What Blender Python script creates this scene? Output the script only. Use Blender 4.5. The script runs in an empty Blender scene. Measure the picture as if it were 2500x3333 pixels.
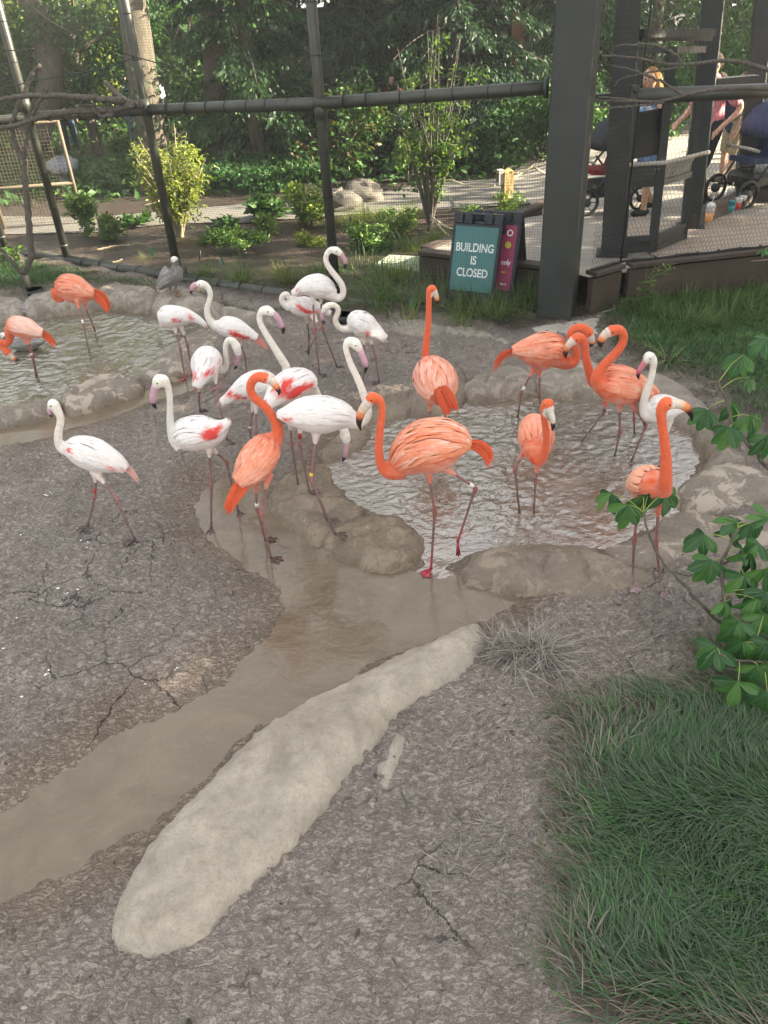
import bpy, bmesh, math, random
import numpy as np
from mathutils import Vector, Matrix
random.seed(7); RNG = np.random.default_rng(7)
SC = bpy.context.scene
COL = SC.collection

# ------------------------------------------------------------------ camera
IW, IH, FPX, CAMH = 2500.0, 3333.0, 2500.0, 2.9      # photograph size, focal length in its pixels, lens height
_d = np.array([1477 - IW/2, -(5425 - IH/2), -FPX]); _d /= np.linalg.norm(_d)
_up = -_d; _fw = np.array([0, 0, -1.0]); _fw = _fw - _up*np.dot(_fw, _up); _fw /= np.linalg.norm(_fw)
CR = np.array([np.cross(_fw, _up), _fw, _up])          # camera axes -> world
cam = bpy.data.cameras.new('camera'); cam_o = bpy.data.objects.new('camera', cam); COL.objects.link(cam_o)
cam.sensor_fit = 'VERTICAL'; cam.sensor_height = 36.0; cam.lens = FPX/IH*36.0
cam.clip_start = 0.05; cam.clip_end = 400
M4 = np.eye(4); M4[:3, :3] = CR; M4[2, 3] = CAMH
cam_o.matrix_world = Matrix(M4.tolist()); SC.camera = cam_o

# ------------------------------------------------------------------ sky, sun, exposure
SUN = np.array([0.97, -0.04, 0.0]); SUN /= np.linalg.norm(SUN); ELEV = math.radians(25)
world = bpy.data.worlds.new('World'); SC.world = world; world.use_nodes = True
wn = world.node_tree.nodes; wl = world.node_tree.links
sky = wn.new('ShaderNodeTexSky'); sky.sky_type = 'NISHITA'; sky.sun_disc = False
sky.sun_elevation = ELEV; sky.sun_rotation = math.atan2(SUN[0], SUN[1]); sky.air_density = 1.0; sky.dust_density = 2.0
wn['Background'].inputs[1].default_value = 0.05
# thin bright cloud over the blue: half Nishita, half an even pale veil
veil = wn.new('ShaderNodeMix'); veil.data_type = 'RGBA'; veil.inputs[0].default_value = .55; veil.inputs[7].default_value = (7.6, 7.3, 6.8, 1)
wl.new(sky.outputs[0], veil.inputs[6]); wl.new(veil.outputs[2], wn['Background'].inputs[0])
sl = bpy.data.lights.new('sun', 'SUN'); sl.energy = 5.0; sl.angle = math.radians(0.5); sl.color = (1.0, 0.87, 0.66)
so = bpy.data.objects.new('sun', sl); COL.objects.link(so)
sdir = Vector((SUN[0]*math.cos(ELEV), SUN[1]*math.cos(ELEV), math.sin(ELEV)))
so.rotation_euler = sdir.to_track_quat('Z', 'Y').to_euler()
SC.view_settings.view_transform = 'Standard'; SC.view_settings.look = 'None'
SC.view_settings.exposure = 2.95; SC.view_settings.gamma = 1.0; SC.view_settings.use_curve_mapping = False
SC.render.engine = 'CYCLES'
SC.cycles.max_bounces = 6; SC.cycles.diffuse_bounces = 3; SC.cycles.glossy_bounces = 3
SC.cycles.transparent_max_bounces = 8; SC.cycles.transmission_bounces = 4
SC.cycles.use_denoising = True; SC.cycles.sample_clamp_indirect = 6.0

# ------------------------------------------------------------------ geometry helpers
def ray(x, y):
    return CR @ np.array([x - IW/2, -(y - IH/2), -FPX])
def G(x, y, z=0.0):
    """point of the ground (height z) under a place in the photograph"""
    r = ray(x, y); return np.array([0, 0, CAMH]) + r*((z - CAMH)/r[2])
def W(x, y, Y):
    """point at forward distance Y"""
    r = ray(x, y); return np.array([0, 0, CAMH]) + r*(Y/r[1])
def depth(p):
    return -((p - np.array([0, 0, CAMH])) @ CR)[..., 2]
def m_of(px, p):
    return px*depth(p)/FPX
def panel(ox, oy, s):
    return lambda *pts: [(ox + q[0]*s, oy + q[1]*s) + tuple(v*s if i == 0 else v for i, v in enumerate(q[2:])) for q in pts]
PA = panel(100, 1150, .36166); P2 = panel(650, 1150, .36166); P3 = panel(1100, 1230, .36166)
R4 = panel(1600, 1050, .42194); P8 = panel(0, 850, .36166); P6 = panel(450, 780, .30139); P7 = panel(850, 780, .30139)
P4 = panel(0, 800, .54250); P5 = panel(800, 800, .54250); Q3 = panel(1600, 1500, .54250); D = panel(0, 0, 1.50693)
T1 = panel(0, 0, .5425); T2 = panel(800, 0, .5425); T3 = panel(1600, 0, .5425)

def spline(pts, n):
    """Catmull-Rom through rows of pts, n samples"""
    P = np.asarray(pts, float)
    if len(P) == 2:
        t = np.linspace(0, 1, n)[:, None]; return P[0]*(1-t) + P[1]*t
    P = np.vstack([2*P[0]-P[1], P, 2*P[-1]-P[-2]])
    d = np.linalg.norm(np.diff(P[:, :3], axis=0), axis=1)**.5 + 1e-9
    k = np.concatenate([[0], np.cumsum(d)])
    ts = np.linspace(k[1], k[-2], n); out = []
    for t in ts:
        i = int(np.clip(np.searchsorted(k, t, 'right') - 1, 1, len(P) - 3))
        a, b, c, e = P[i-1:i+3]; ka, kb, kc, kd = k[i-1:i+3]
        A1 = (kb-t)/(kb-ka)*a + (t-ka)/(kb-ka)*b; A2 = (kc-t)/(kc-kb)*b + (t-kb)/(kc-kb)*c; A3 = (kd-t)/(kd-kc)*c + (t-kc)/(kd-kc)*e
        B1 = (kc-t)/(kc-ka)*A1 + (t-ka)/(kc-ka)*A2; B2 = (kd-t)/(kd-kb)*A2 + (t-kb)/(kd-kb)*A3
        out.append((kc-t)/(kc-kb)*B1 + (t-kb)/(kc-kb)*B2)
    return np.array(out)

class MB:
    """collects shapes for one mesh"""
    def __init__(s): s.v = []; s.f = []; s.n = 0; s.c = []; s.m = []; s.mat = 0
    def add(s, v, f, c=None):
        v = np.asarray(v, float).reshape(-1, 3); s.v.append(v)
        s.f += [tuple(int(i) + s.n for i in q) for q in f]; s.n += len(v); s.m += [s.mat]*len(f)
        cc = np.ones((len(v), 4)); 
        if c is not None: cc[:, :3] = c
        s.c.append(cc); return s
    def box(s, a, b, rot=0, at=(0, 0, 0), c=None):
        x0, y0, z0 = a; x1, y1, z1 = b
        v = np.array([(x0,y0,z0),(x1,y0,z0),(x1,y1,z0),(x0,y1,z0),(x0,y0,z1),(x1,y0,z1),(x1,y1,z1),(x0,y1,z1)], float)
        cs, sn = math.cos(rot), math.sin(rot)
        v = v @ np.array([[cs, sn, 0], [-sn, cs, 0], [0, 0, 1]]) + np.array(at)
        return s.add(v, [(0,3,2,1),(4,5,6,7),(0,1,5,4),(1,2,6,5),(2,3,7,6),(3,0,4,7)], c)
    def beam(s, p, q, w, h, up=(0, 0, 1), c=None):
        """box between two points, w across, h along up"""
        p = np.asarray(p, float); q = np.asarray(q, float); t = (q-p)/np.linalg.norm(q-p)
        a = np.cross(t, up); a /= np.linalg.norm(a); u = np.cross(a, t)
        v = [e + a*w/2*sx + u*h/2*sy for e in (p, q) for sx, sy in ((-1,-1),(1,-1),(1,1),(-1,1))]
        return s.add(v, [(0,1,2,3)[::-1],(4,5,6,7),(0,1,5,4),(1,2,6,5),(2,3,7,6),(3,0,4,7)], c)
    def tube(s, pts, r, n=8, cap=True, c=None, r2=None, side=None, ends=None):
        P = np.asarray(pts, float)[:, :3]; k = len(P); r = np.broadcast_to(np.asarray(r, float), (k,)); rh = r if r2 is None else np.broadcast_to(np.asarray(r2, float), (k,))
        T = np.gradient(P, axis=0); T /= np.linalg.norm(T, axis=1)[:, None] + 1e-12
        a = np.linspace(0, 2*np.pi, n, endpoint=False); vs = []
        ref = None
        for i in range(k):
            if side is not None:
                A = np.asarray(side, float) - T[i]*np.dot(side, T[i])
            elif ref is None:
                A = np.cross(T[i], (0, 0, 1.0))
                if np.linalg.norm(A) < .15: A = np.cross(T[i], (0, 1.0, 0))
            else:
                A = ref - T[i]*np.dot(ref, T[i])
            A /= np.linalg.norm(A) + 1e-12; ref = A; H = np.cross(A, T[i])
            vs.append(P[i] + np.outer(np.cos(a)*r[i], A) + np.outer(np.sin(a)*rh[i], H))
        v = np.vstack(vs); f = []
        for i in range(k-1):
            for j in range(n):
                j2 = (j+1) % n; f.append((i*n+j, i*n+j2, (i+1)*n+j2, (i+1)*n+j))
        if cap:
            f.append(tuple(range(n))[::-1]); f.append(tuple(range((k-1)*n, k*n)))
        if c is not None and np.ndim(c) == 2 and len(c) == k: c = np.repeat(np.asarray(c), n, axis=0)
        return s.add(v, f, c)
    def ball(s, p, r, n=8, m=6, c=None):
        r = np.broadcast_to(np.asarray(r, float), (3,)); v = []; f = []
        for i in range(m+1):
            th = math.pi*i/m
            for j in range(n):
                ph = 2*math.pi*j/n; v.append((math.sin(th)*math.cos(ph), math.sin(th)*math.sin(ph), math.cos(th)))
        for i in range(m):
            for j in range(n):
                f.append((i*n+j, (i+1)*n+j, (i+1)*n+(j+1) % n, i*n+(j+1) % n))
        return s.add(np.array(v)*r + np.asarray(p), f, c)
    def build(s, name, mat, parent=None, smooth=True, col=False, loc=None, **tags):
        me = bpy.data.meshes.new(name)
        v = np.vstack(s.v) if s.v else np.zeros((0, 3))
        if loc is not None: v = v - np.asarray(loc)
        me.from_pydata(v.tolist(), [], s.f)
        mats = mat if isinstance(mat, (list, tuple)) else [mat]
        for m in mats: me.materials.append(m)
        if len(mats) > 1: me.polygons.foreach_set('material_index', s.m)
        if smooth: me.polygons.foreach_set('use_smooth', [True]*len(me.polygons))
        if col:
            at = me.color_attributes.new('Col', 'FLOAT_COLOR', 'POINT'); at.data.foreach_set('color', np.vstack(s.c).ravel())
        me.update()
        return obj(name, me, parent, loc, **tags)
def obj(name, me, parent=None, loc=None, **tags):
    o = bpy.data.objects.new(name, me); COL.objects.link(o)
    if loc is not None: o.location = loc
    if parent is not None: o.parent = parent; 
    for k, v in tags.items(): o[k] = v
    return o
def thing(name, label, cat, loc=(0, 0, 0), group=None, rot=0):
    o = bpy.data.objects.new(name, None); COL.objects.link(o); o.location = loc; o.rotation_euler = (0, 0, rot); o.empty_display_size = .1
    o['label'] = label; o['category'] = cat
    if group: o['group'] = group
    return o
def tag(o, label, cat, group=None):
    o['label'] = label; o['category'] = cat
    if group: o['group'] = group
    return o
class At:
    """builds parts given in world coordinates under an empty standing at its base"""
    def __init__(s, root): s.root = root; s.o = np.array(root.location)
    def __call__(s, mb, name, mat, **k):
        o = mb.build(name, mat, s.root, **k)
        o.data.transform(Matrix.Translation(-s.root.location)); return o
def flatmesh(name, v, f, mat, parent=None, smooth=True, attrs=None, **tags):
    """mesh from numpy arrays; f is an (n,3|4) array"""
    me = bpy.data.meshes.new(name); v = np.asarray(v, np.float32); f = np.asarray(f, np.int32); k = f.shape[1]
    me.vertices.add(len(v)); me.vertices.foreach_set('co', v.ravel())
    me.loops.add(f.size); me.loops.foreach_set('vertex_index', f.ravel())
    me.polygons.add(len(f)); me.polygons.foreach_set('loop_start', np.arange(0, f.size, k, dtype=np.int32)); me.polygons.foreach_set('loop_total', np.full(len(f), k, np.int32))
    if smooth: me.polygons.foreach_set('use_smooth', np.ones(len(f), bool))
    for nm, a in (attrs or {}).items():
        at = me.color_attributes.new(nm, 'FLOAT_COLOR', 'POINT'); c = np.ones((len(v), 4), np.float32); c[:, :a.shape[1]] = a; at.data.foreach_set('color', c.ravel())
    me.update(); me.validate()
    me.materials.append(mat)
    return obj(name, me, parent, **tags)

# ---- noise on numpy arrays
_perm = RNG.permutation(512)
def _h(ix, iy, s): return _perm[(_perm[(ix + s*37) & 511] + iy) & 511]
def noise2(x, y, s=0):
    x = np.asarray(x, float); y = np.asarray(y, float); ix = np.floor(x).astype(int); iy = np.floor(y).astype(int); fx = x-ix; fy = y-iy
    u = fx*fx*fx*(fx*(fx*6-15)+10); v = fy*fy*fy*(fy*(fy*6-15)+10)
    def g(a, b, dx, dy):
        ang = _h(a, b, s)*(2*np.pi/512); return np.cos(ang)*dx + np.sin(ang)*dy
    a = g(ix, iy, fx, fy); b = g(ix+1, iy, fx-1, fy); c = g(ix, iy+1, fx, fy-1); d = g(ix+1, iy+1, fx-1, fy-1)
    return (a + (b-a)*u + (c-a)*v + (a-b-c+d)*u*v)*1.5
def fbm(x, y, o=4, s=0, gain=.5):
    t = 0; a = 1; f = 1
    for i in range(o): t = t + a*noise2(x*f, y*f, s+i); a *= gain; f *= 2.03
    return t
def sdist(poly, X, Y):
    """signed distance to a polygon, positive inside"""
    P = np.asarray(poly, float)[:, :2]; d2 = np.full(X.shape, 1e9); ins = np.zeros(X.shape, bool)
    for i in range(len(P)):
        a = P[i]; b = P[(i+1) % len(P)]; e = b-a; L = e@e + 1e-12
        t = np.clip(((X-a[0])*e[0] + (Y-a[1])*e[1])/L, 0, 1)
        d2 = np.minimum(d2, (X-a[0]-t*e[0])**2 + (Y-a[1]-t*e[1])**2)
        if a[1] != b[1]:
            c = ((a[1] > Y) != (b[1] > Y)) & (X < (b[0]-a[0])*(Y-a[1])/(b[1]-a[1]) + a[0]); ins ^= c
    d = np.sqrt(d2); return np.where(ins, d, -d)
def closed(poly, n=None):
    """rounded closed outline through the points"""
    P = np.asarray(poly, float)[:, :2]; n = n or len(P)*5
    Q = np.vstack([P[-2:], P, P[:2]]); s = spline(np.c_[Q, np.zeros(len(Q))], (len(P)+4)*5)
    return s[8:-9, :2]
def poly(*pts, z=0.0, rnd=True):
    w = np.array([G(x, y, z)[:2] for x, y in D(*pts)])
    return closed(w) if rnd else w
def sm(a, b, x):
    t = np.clip((x-a)/(b-a), 0, 1); return t*t*(3-2*t)
# ------------------------------------------------------------------ materials
class N:
    """small wrapper over a node tree"""
    def __init__(s, name):
        s.m = bpy.data.materials.new(name); s.m.use_nodes = True; s.t = s.m.node_tree; s.b = s.t.nodes['Principled BSDF']; s.out = s.t.nodes['Material Output']
        s._co = None
    def n(s, kind, **k):
        o = s.t.nodes.new(kind)
        for a, v in k.items(): setattr(o, a, v)
        return o
    def l(s, a, b): s.t.links.new(a, b); return s
    def inp(s, sock, v):
        if hasattr(v, 'is_output') or isinstance(v, bpy.types.NodeSocket): s.l(v, sock)
        else: sock.default_value = v
    def co(s, kind='Object'):
        if s._co is None: s._co = s.n('ShaderNodeTexCoord')
        return s._co.outputs[kind]
    def pos(s): return s.n('ShaderNodeNewGeometry').outputs['Position']
    def map(s, v, scale=(1, 1, 1), rot=(0, 0, 0), loc=(0, 0, 0)):
        o = s.n('ShaderNodeMapping'); s.l(v, o.inputs[0]); o.inputs['Scale'].default_value = scale; o.inputs['Rotation'].default_value = rot; o.inputs['Location'].default_value = loc; return o.outputs[0]
    def noise(s, v, scale, detail=4, rough=.55, dist=0.0, out=0):
        o = s.n('ShaderNodeTexNoise'); s.l(v, o.inputs['Vector']); o.inputs['Scale'].default_value = scale; o.inputs['Detail'].default_value = detail; o.inputs['Roughness'].default_value = rough; o.inputs['Distortion'].default_value = dist; return o.outputs[out]
    def vor(s, v, scale, feature='F1', out='Distance', rnd=1.0):
        o = s.n('ShaderNodeTexVoronoi', feature=feature); s.l(v, o.inputs['Vector']); o.inputs['Scale'].default_value = scale; o.inputs['Randomness'].default_value = rnd; return o.outputs[out]
    def ramp(s, v, *stops, interp='LINEAR'):
        o = s.n('ShaderNodeValToRGB'); r = o.color_ramp; r.interpolation = interp
        while len(r.elements) < len(stops): r.elements.new(.5)
        for e, (p, c) in zip(r.elements, stops): e.position = p; e.color = (c, c, c, 1) if np.ndim(c) == 0 else tuple(c) + (1,)
        s.l(v, o.inputs[0]); return o.outputs[0]
    def mix(s, f, a, b, mode='MIX'):
        o = s.n('ShaderNodeMix', data_type='RGBA', blend_type=mode)
        s.inp(o.inputs[0], f)
        for sock, v in ((o.inputs[6], a), (o.inputs[7], b)):
            if isinstance(v, (tuple, list)): v = tuple(v) + (1,)*(4-len(v))
            s.inp(sock, v)
        return o.outputs[2]
    def math(s, op, a, b=0.0, c=0.0):
        o = s.n('ShaderNodeMath', operation=op); s.inp(o.inputs[0], a); s.inp(o.inputs[1], b); s.inp(o.inputs[2], c); return o.outputs[0]
    def attr(s, name): return s.n('ShaderNodeVertexColor', layer_name=name).outputs[0]
    def sep(s, v):
        o = s.n('ShaderNodeSeparateColor'); s.l(v, o.inputs[0]); return o.outputs
    def bump(s, h, strength=.5, dist=.01, normal=None):
        o = s.n('ShaderNodeBump'); o.inputs['Strength'].default_value = strength; o.inputs['Distance'].default_value = dist; s.l(h, o.inputs['Height'])
        if normal is not None: s.l(normal, o.inputs['Normal'])
        return o.outputs[0]
    def set(s, color=None, rough=None, spec=None, normal=None, metal=None, **k):
        if color is not None:
            if isinstance(color, (tuple, list)): color = tuple(color) + (1,)*(4-len(color))
            s.inp(s.b.inputs['Base Color'], color)
        if rough is not None: s.inp(s.b.inputs['Roughness'], rough)
        if spec is not None: s.inp(s.b.inputs['Specular IOR Level'], spec)
        if metal is not None: s.inp(s.b.inputs['Metallic'], metal)
        if normal is not None: s.l(normal, s.b.inputs['Normal'])
        for a, v in k.items(): s.inp(s.b.inputs[a], v)
        return s.m
MAT = {}
def plain(name, col, rough=.6, var=.25, scale=6.0, bump=0.0, bscale=60.0, spec=.4, metal=0.0):
    """one colour with blotchy variation and fine relief"""
    k = N(name); c = k.co(); nz = k.noise(c, scale, 5, .6); d = tuple(max(0, x*(1-var)) for x in col); e = tuple(min(1, x*(1+var)) for x in col)
    colr = k.ramp(nz, (.3, d), (.7, e)); nrm = k.bump(k.noise(c, bscale, 3), bump, .01) if bump else None
    r = k.ramp(k.noise(c, scale*2.3, 3), (.3, max(0, rough-.1)), (.7, min(1, rough+.1)))
    return k.set(colr, r, spec, nrm, metal)
def vcol(name, rough=.6, spec=.3, var=.2, scale=25.0, sub=0.0):
    """per-vertex base colour with slight blotches"""
    k = N(name); c = k.attr('Col'); nz = k.noise(k.co(), scale, 3)
    colr = k.mix(1.0, c, k.ramp(nz, (.25, 1-var), (.75, 1.0)), 'MULTIPLY')
    return k.set(colr, rough, spec)
def leafmat(name, rough=.5, trans=.35, var=.35, spec=.3):
    """leaves: vertex colour, thin translucency"""
    k = N(name); c = k.attr('Col'); nz = k.noise(k.co(), 3.0, 3)
    colr = k.mix(1.0, c, k.ramp(nz, (.3, 1-var), (.7, 1.0)), 'MULTIPLY'); k.set(colr, rough, spec)
    t = k.n('ShaderNodeBsdfTranslucent'); k.l(k.mix(1.0, colr, (1.0, 1.0, .45), 'MULTIPLY'), t.inputs[0])
    m = k.n('ShaderNodeMixShader'); m.inputs[0].default_value = trans; k.l(k.b.outputs[0], m.inputs[1]); k.l(t.outputs[0], m.inputs[2]); k.l(m.outputs[0], k.out.inputs[0])
    return k.m
# ------------------------------------------------------------------ ground, water, rocks
ZW = -0.02
POND_R = poly((795,905),(830,893),(880,885),(935,872),(1010,852),(1090,848),(1170,838),(1255,846),(1335,868),(1435,893),(1492,940),(1512,985),(1495,1025),(1475,1060),(1465,1090),(1400,1148),(1330,1178),(1270,1188),(1180,1182),(1080,1184),(1020,1195),(985,1215),(950,1232),(920,1222),(900,1180),(860,1140),(800,1110),(765,1090),(740,1062),(712,1040),(708,1000),(700,975),(722,948),(765,928), z=ZW)
STREAM = poly((1115,1290),(1060,1262),(1000,1246),(955,1226),(925,1222),(905,1240),(850,1234),(800,1222),(750,1203),(700,1178),(640,1148),(592,1112),(577,1080),(560,1055),(535,1035),(500,1030),(462,1045),(432,1085),(430,1125),(455,1165),(520,1215),(590,1270),(608,1305),(590,1350),(560,1395),(515,1440),(470,1488),(420,1515),(355,1545),(270,1580),(180,1640),(60,1720),(-160,1860),(-100,1960),(120,1900),(300,1790),(430,1690),(540,1595),(640,1535),(740,1478),(855,1412),(960,1368),(1050,1338),(1108,1306), z=ZW)
PUDDLE = poly((-140,925),(-40,922),(60,912),(130,893),(210,872),(300,846),(380,822),(430,795),(452,790),(425,835),(340,866),(250,895),(170,922),(70,952),(0,966),(-120,990), z=ZW)
POND_L = poly((-160,675),(-60,680),(0,688),(60,680),(120,668),(200,660),(300,655),(380,664),(440,672),(478,690),(470,706),(430,724),(395,745),(350,780),(318,805),(290,820),(240,818),(180,838),(140,860),(90,874),(0,880),(-140,900), z=ZW)
WATERS = [POND_R, STREAM, PUDDLE, POND_L]
LAWN_L = poly((-300,545),(0,556),(70,572),(140,582),(240,602),(340,618),(430,640),(520,668),(600,690),(700,700),(790,700),(835,706),(820,690),(760,672),(660,662),(560,690),(480,672),(400,640),(345,640),(230,632),(150,634),(60,652),(0,650),(-300,650))
LAWN_R = poly((1290,705),(1400,640),(1660,625),(2000,630),(2000,1200),(1750,1050),(1640,960),(1580,905),(1520,850),(1450,825),(1380,795),(1310,765))
LAWN_N = poly((1230,1590),(1215,1560),(1300,1530),(1400,1490),(1500,1440),(1560,1385),(1660,1335),(2100,1250),(2100,2250),(1230,2250),(1180,1900),(1205,1700))
BED = poly((-400,560),(0,548),(140,575),(340,612),(520,655),(740,676),(870,690),(960,696),(1040,712),(1110,735),(1180,720),(1290,700),(1290,560),(1240,540),(1200,430),(1000,380),(600,380),(200,400),(-400,420), rnd=False)

def axis(lo, a, b, hi, fine, grow=1.25):
    s = list(np.arange(a, b, fine)); st = fine; x = a; L = []
    while x > lo: st *= grow; x -= st; L.append(x)
    st = fine; x = s[-1]; Rr = []
    while x < hi: st *= grow; x += st; Rr.append(x)
    return np.array(L[::-1] + s + Rr)
gx = axis(-70, -4.6, 4.2, 70, .021); gy = axis(-12, .9, 8.6, 110, .021)
GX, GY = np.meshgrid(gx, gy)
def water_sd(X, Y):
    s = np.full(X.shape, -1e3)
    for w in WATERS: s = np.maximum(s, sdist(w, X, Y))
    return s
def ground_parts(X, Y):
    sw = water_sd(X, Y); wob = .022*noise2(X*5, Y*5, 3) + .04*noise2(X*2.2, Y*2.2, 4) + .030*fbm(X*12, Y*12, 2, 6)
    s = sw + wob*sm(-.3, 0, sw)*.9
    shore = np.minimum(-s*.16, .055)
    z = np.where(s < 0, ZW + shore, ZW - np.minimum(s*.5, .16))
    land = sm(0, .25, -s)
    lg = np.maximum.reduce([sdist(p, X, Y) for p in (LAWN_L, LAWN_R, LAWN_N)]) + .06*noise2(X*4, Y*4, 9) + .05*noise2(X*9, Y*9, 10)
    bd = sdist(BED, X, Y) + .05*noise2(X*3, Y*3, 12)
    grass = sm(-.05, .12, lg); mulch = sm(-.05, .08, bd)
    mud = (1-grass*.8)*(1-mulch*.7)
    near = 1 - sm(7, 11, Y)
    lump = .030*np.abs(fbm(X*10, Y*14, 4, 20, .6))*land + .014*fbm(X*24, Y*28, 2, 25)*sm(.02, .2, -s)
    z = z + mud*near*lump + .03*fbm(X*.9, Y*.9, 3, 30)*sm(.3, 1.2, -s)*(1 - sm(9, 11, Y)*.8)
    z = z + .06*grass*sm(.0, .5, -s) + .05*mulch
    return z, s, grass, mulch
GZ, GS, GG, GM = ground_parts(GX, GY)
def ground_z(x, y):
    return float(ground_parts(np.array([[x]], float), np.array([[y]], float))[0][0, 0])
def grid_faces(nx, ny):
    i = np.arange(nx*ny).reshape(ny, nx); return np.stack([i[:-1, :-1], i[:-1, 1:], i[1:, 1:], i[1:, :-1]], -1).reshape(-1, 4)

k = N('ground'); z3 = k.sep(k.attr('Zone')); p = k.pos()
n1 = k.noise(p, 2.2, 5, .6); n2 = k.noise(p, 30, 5, .65); n3 = k.noise(k.map(p, (1, 1.5, 1)), 95, 4, .7)
mud = k.ramp(n1, (.25, (.205, .173, .148)), (.5, (.268, .228, .198)), (.75, (.33, .285, .248)))
mud = k.mix(k.ramp(n2, (.40, 0.0), (.75, .35)), mud, (.105, .085, .074))
mud = k.mix(k.ramp(k.noise(p, 1.3, 3), (.5, 0.0), (.75, .5)), mud, (.27, .20, .16)); mud = k.mix(k.ramp(k.noise(p, .75, 4, .6), (.48, 0.0), (.66, .55)), mud, (.19, .165, .148))
mud = k.mix(k.ramp(n3, (.55, 0.0), (.8, .22)), mud, (.34, .30, .27))
wp = k.mix(.10, p, k.noise(p, 6, 6, .7, out=1)); cr = k.vor(wp, 3.1, 'DISTANCE_TO_EDGE'); crm = k.ramp(k.noise(p, .9, 2), (.53, 0.0), (.60, 1.0))
crack = k.math('MULTIPLY', k.ramp(cr, (.0, 1.0), (.006, 1.0), (.012, 0.0)), crm)
mud = k.mix(k.math('MULTIPLY', crack, .8), mud, (.018, .014, .012))
wetc = k.mix(1.0, mud, (.80, .74, .66), 'MULTIPLY'); mud = k.mix(z3[2], mud, wetc)
soil = k.ramp(k.noise(p, 16, 5, .7), (.3, (.018, .013, .009)), (.55, (.045, .032, .022)), (.8, (.10, .07, .045)))
mul = k.ramp(k.noise(k.map(p, (1, 2.2, 1), (0, 0, .6)), 22, 5, .8), (.3, (.014, .011, .009)), (.54, (.036, .026, .020)), (.74, (.10, .066, .045)))
mul = k.mix(k.ramp(k.vor(p, 26, out='Color'), (.75, 0.0), (.95, .5)), mul, (.20, .13, .085))
c = k.mix(z3[0], mud, soil); c = k.mix(z3[1], c, mul)
rg = k.math('MULTIPLY_ADD', z3[2], -.32, .52); rg = k.math('ADD', rg, k.math('MULTIPLY', k.math('SUBTRACT', n2, .5), .3))
cl = k.noise(k.map(k.mix(.05, p, k.noise(p, 12, 3, out=1)), (1, 2.0, 1), (0, 0, .35)), 34, 3, .6, .8); clm = k.math('MULTIPLY', k.ramp(cl, (.36, 0.0), (.56, 1.0)), k.math('SUBTRACT', 1.0, k.math('ADD', z3[0], z3[1])))
c = k.mix(k.math('MULTIPLY', k.ramp(cl, (.30, 1.0), (.42, 0.0)), k.math('SUBTRACT', .30, k.math('MULTIPLY', z3[0], .2))), c, (.075, .060, .052))
h = k.math('ADD', k.math('MULTIPLY', n2, .6), k.math('MULTIPLY', clm, .9)); h = k.math('ADD', h, k.math('MULTIPLY', n3, .18)); h = k.math('SUBTRACT', h, k.math('MULTIPLY', crack, 1.2))
MAT['ground'] = k.set(c, rg, .45, k.bump(h, .85, .022))
wet = 1 - sm(.02, .42, -GS + .12*noise2(GX*3, GY*3, 40))
far = sm(14.3, 15.2, GY); GG = np.maximum(GG, far); zone = np.stack([GG.ravel(), GM.ravel(), wet.ravel()], 1)
flatmesh('ground', np.stack([GX.ravel(), GY.ravel(), GZ.ravel()], 1), grid_faces(len(gx), len(gy)), MAT['ground'], attrs={'Zone': zone}, kind='structure')

# ---- water
def water_mat(name, deep, pale, foam, b1=.3, rough=.035, swirl=2.0, ior=2.7):
    k = N(name); p = k.pos(); w = k.noise(k.map(p, (1, 1.6, 1), (0, 0, .7)), swirl, 6, .62, 1.8)
    col = k.ramp(w, (.32, deep), (.68, pale)); col = k.mix(k.ramp(k.noise(p, 9, 6, .7, 2.5), (.55, 0.0), (.8, foam)), col, tuple(min(1, v*1.5) for v in pale))
    hgt = k.noise(k.map(p, (1, 1.5, 1)), 14, 3, .5, 1.2)
    return k.set(col, rough, .5, k.bump(hgt, b1, .012), IOR=ior)
MAT['pond'] = water_mat('pond_water', (.125, .096, .070), (.175, .142, .109), .3, .55, .03)
MAT['pond2'] = water_mat('green_pond_water', (.085, .072, .048), (.125, .108, .076), .2, .55, .03)
MAT['stream'] = water_mat('stream_water', (.112, .083, .055), (.160, .124, .088), .5, .22, .06, 1.5, 1.5)
def water(name, pl, mat, amp, sx, sy, seed, res=.02):
    x0, y0 = pl.min(0) - .1; x1, y1 = pl.max(0) + .1
    X, Y = np.meshgrid(np.arange(x0, x1, res), np.arange(y0, y1, res)); s = sdist(pl, X, Y)
    wx = X + .13*noise2(X*4, Y*4, seed+5); wy = Y + .13*noise2(X*4, Y*4, seed+6)
    a = 1 - np.abs(noise2(wx*sx, wy*sy, seed)); b = 1 - np.abs(noise2(wx*sx*1.9 + 5, wy*sy*1.7, seed+1)); c = noise2(X*sx*4, Y*sy*4, seed+2)
    Z = ZW + amp*(a*.9 + b*.55 - 1.1 + .16*c)*sm(-.02, .2, s)
    f = grid_faces(X.shape[1], X.shape[0]); keep = (s.ravel()[f] > -.09).all(1); f = f[keep]
    u, inv = np.unique(f, return_inverse=True)
    v = np.stack([X.ravel(), Y.ravel(), Z.ravel()], 1)[u]
    return flatmesh(name, v, inv.reshape(-1, 4), mat, kind='structure')
water('pond_water', POND_R, MAT['pond'], .0155, 12, 17, 50)
water('back_pond_water', POND_L, MAT['pond2'], .018, 4.2, 8.5, 60)
water('stream_water', STREAM, MAT['stream'], .0025, 3.5, 5, 70, .025)
water('puddle_water', PUDDLE, MAT['stream'], .0018, 3.5, 5, 80, .03)

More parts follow.
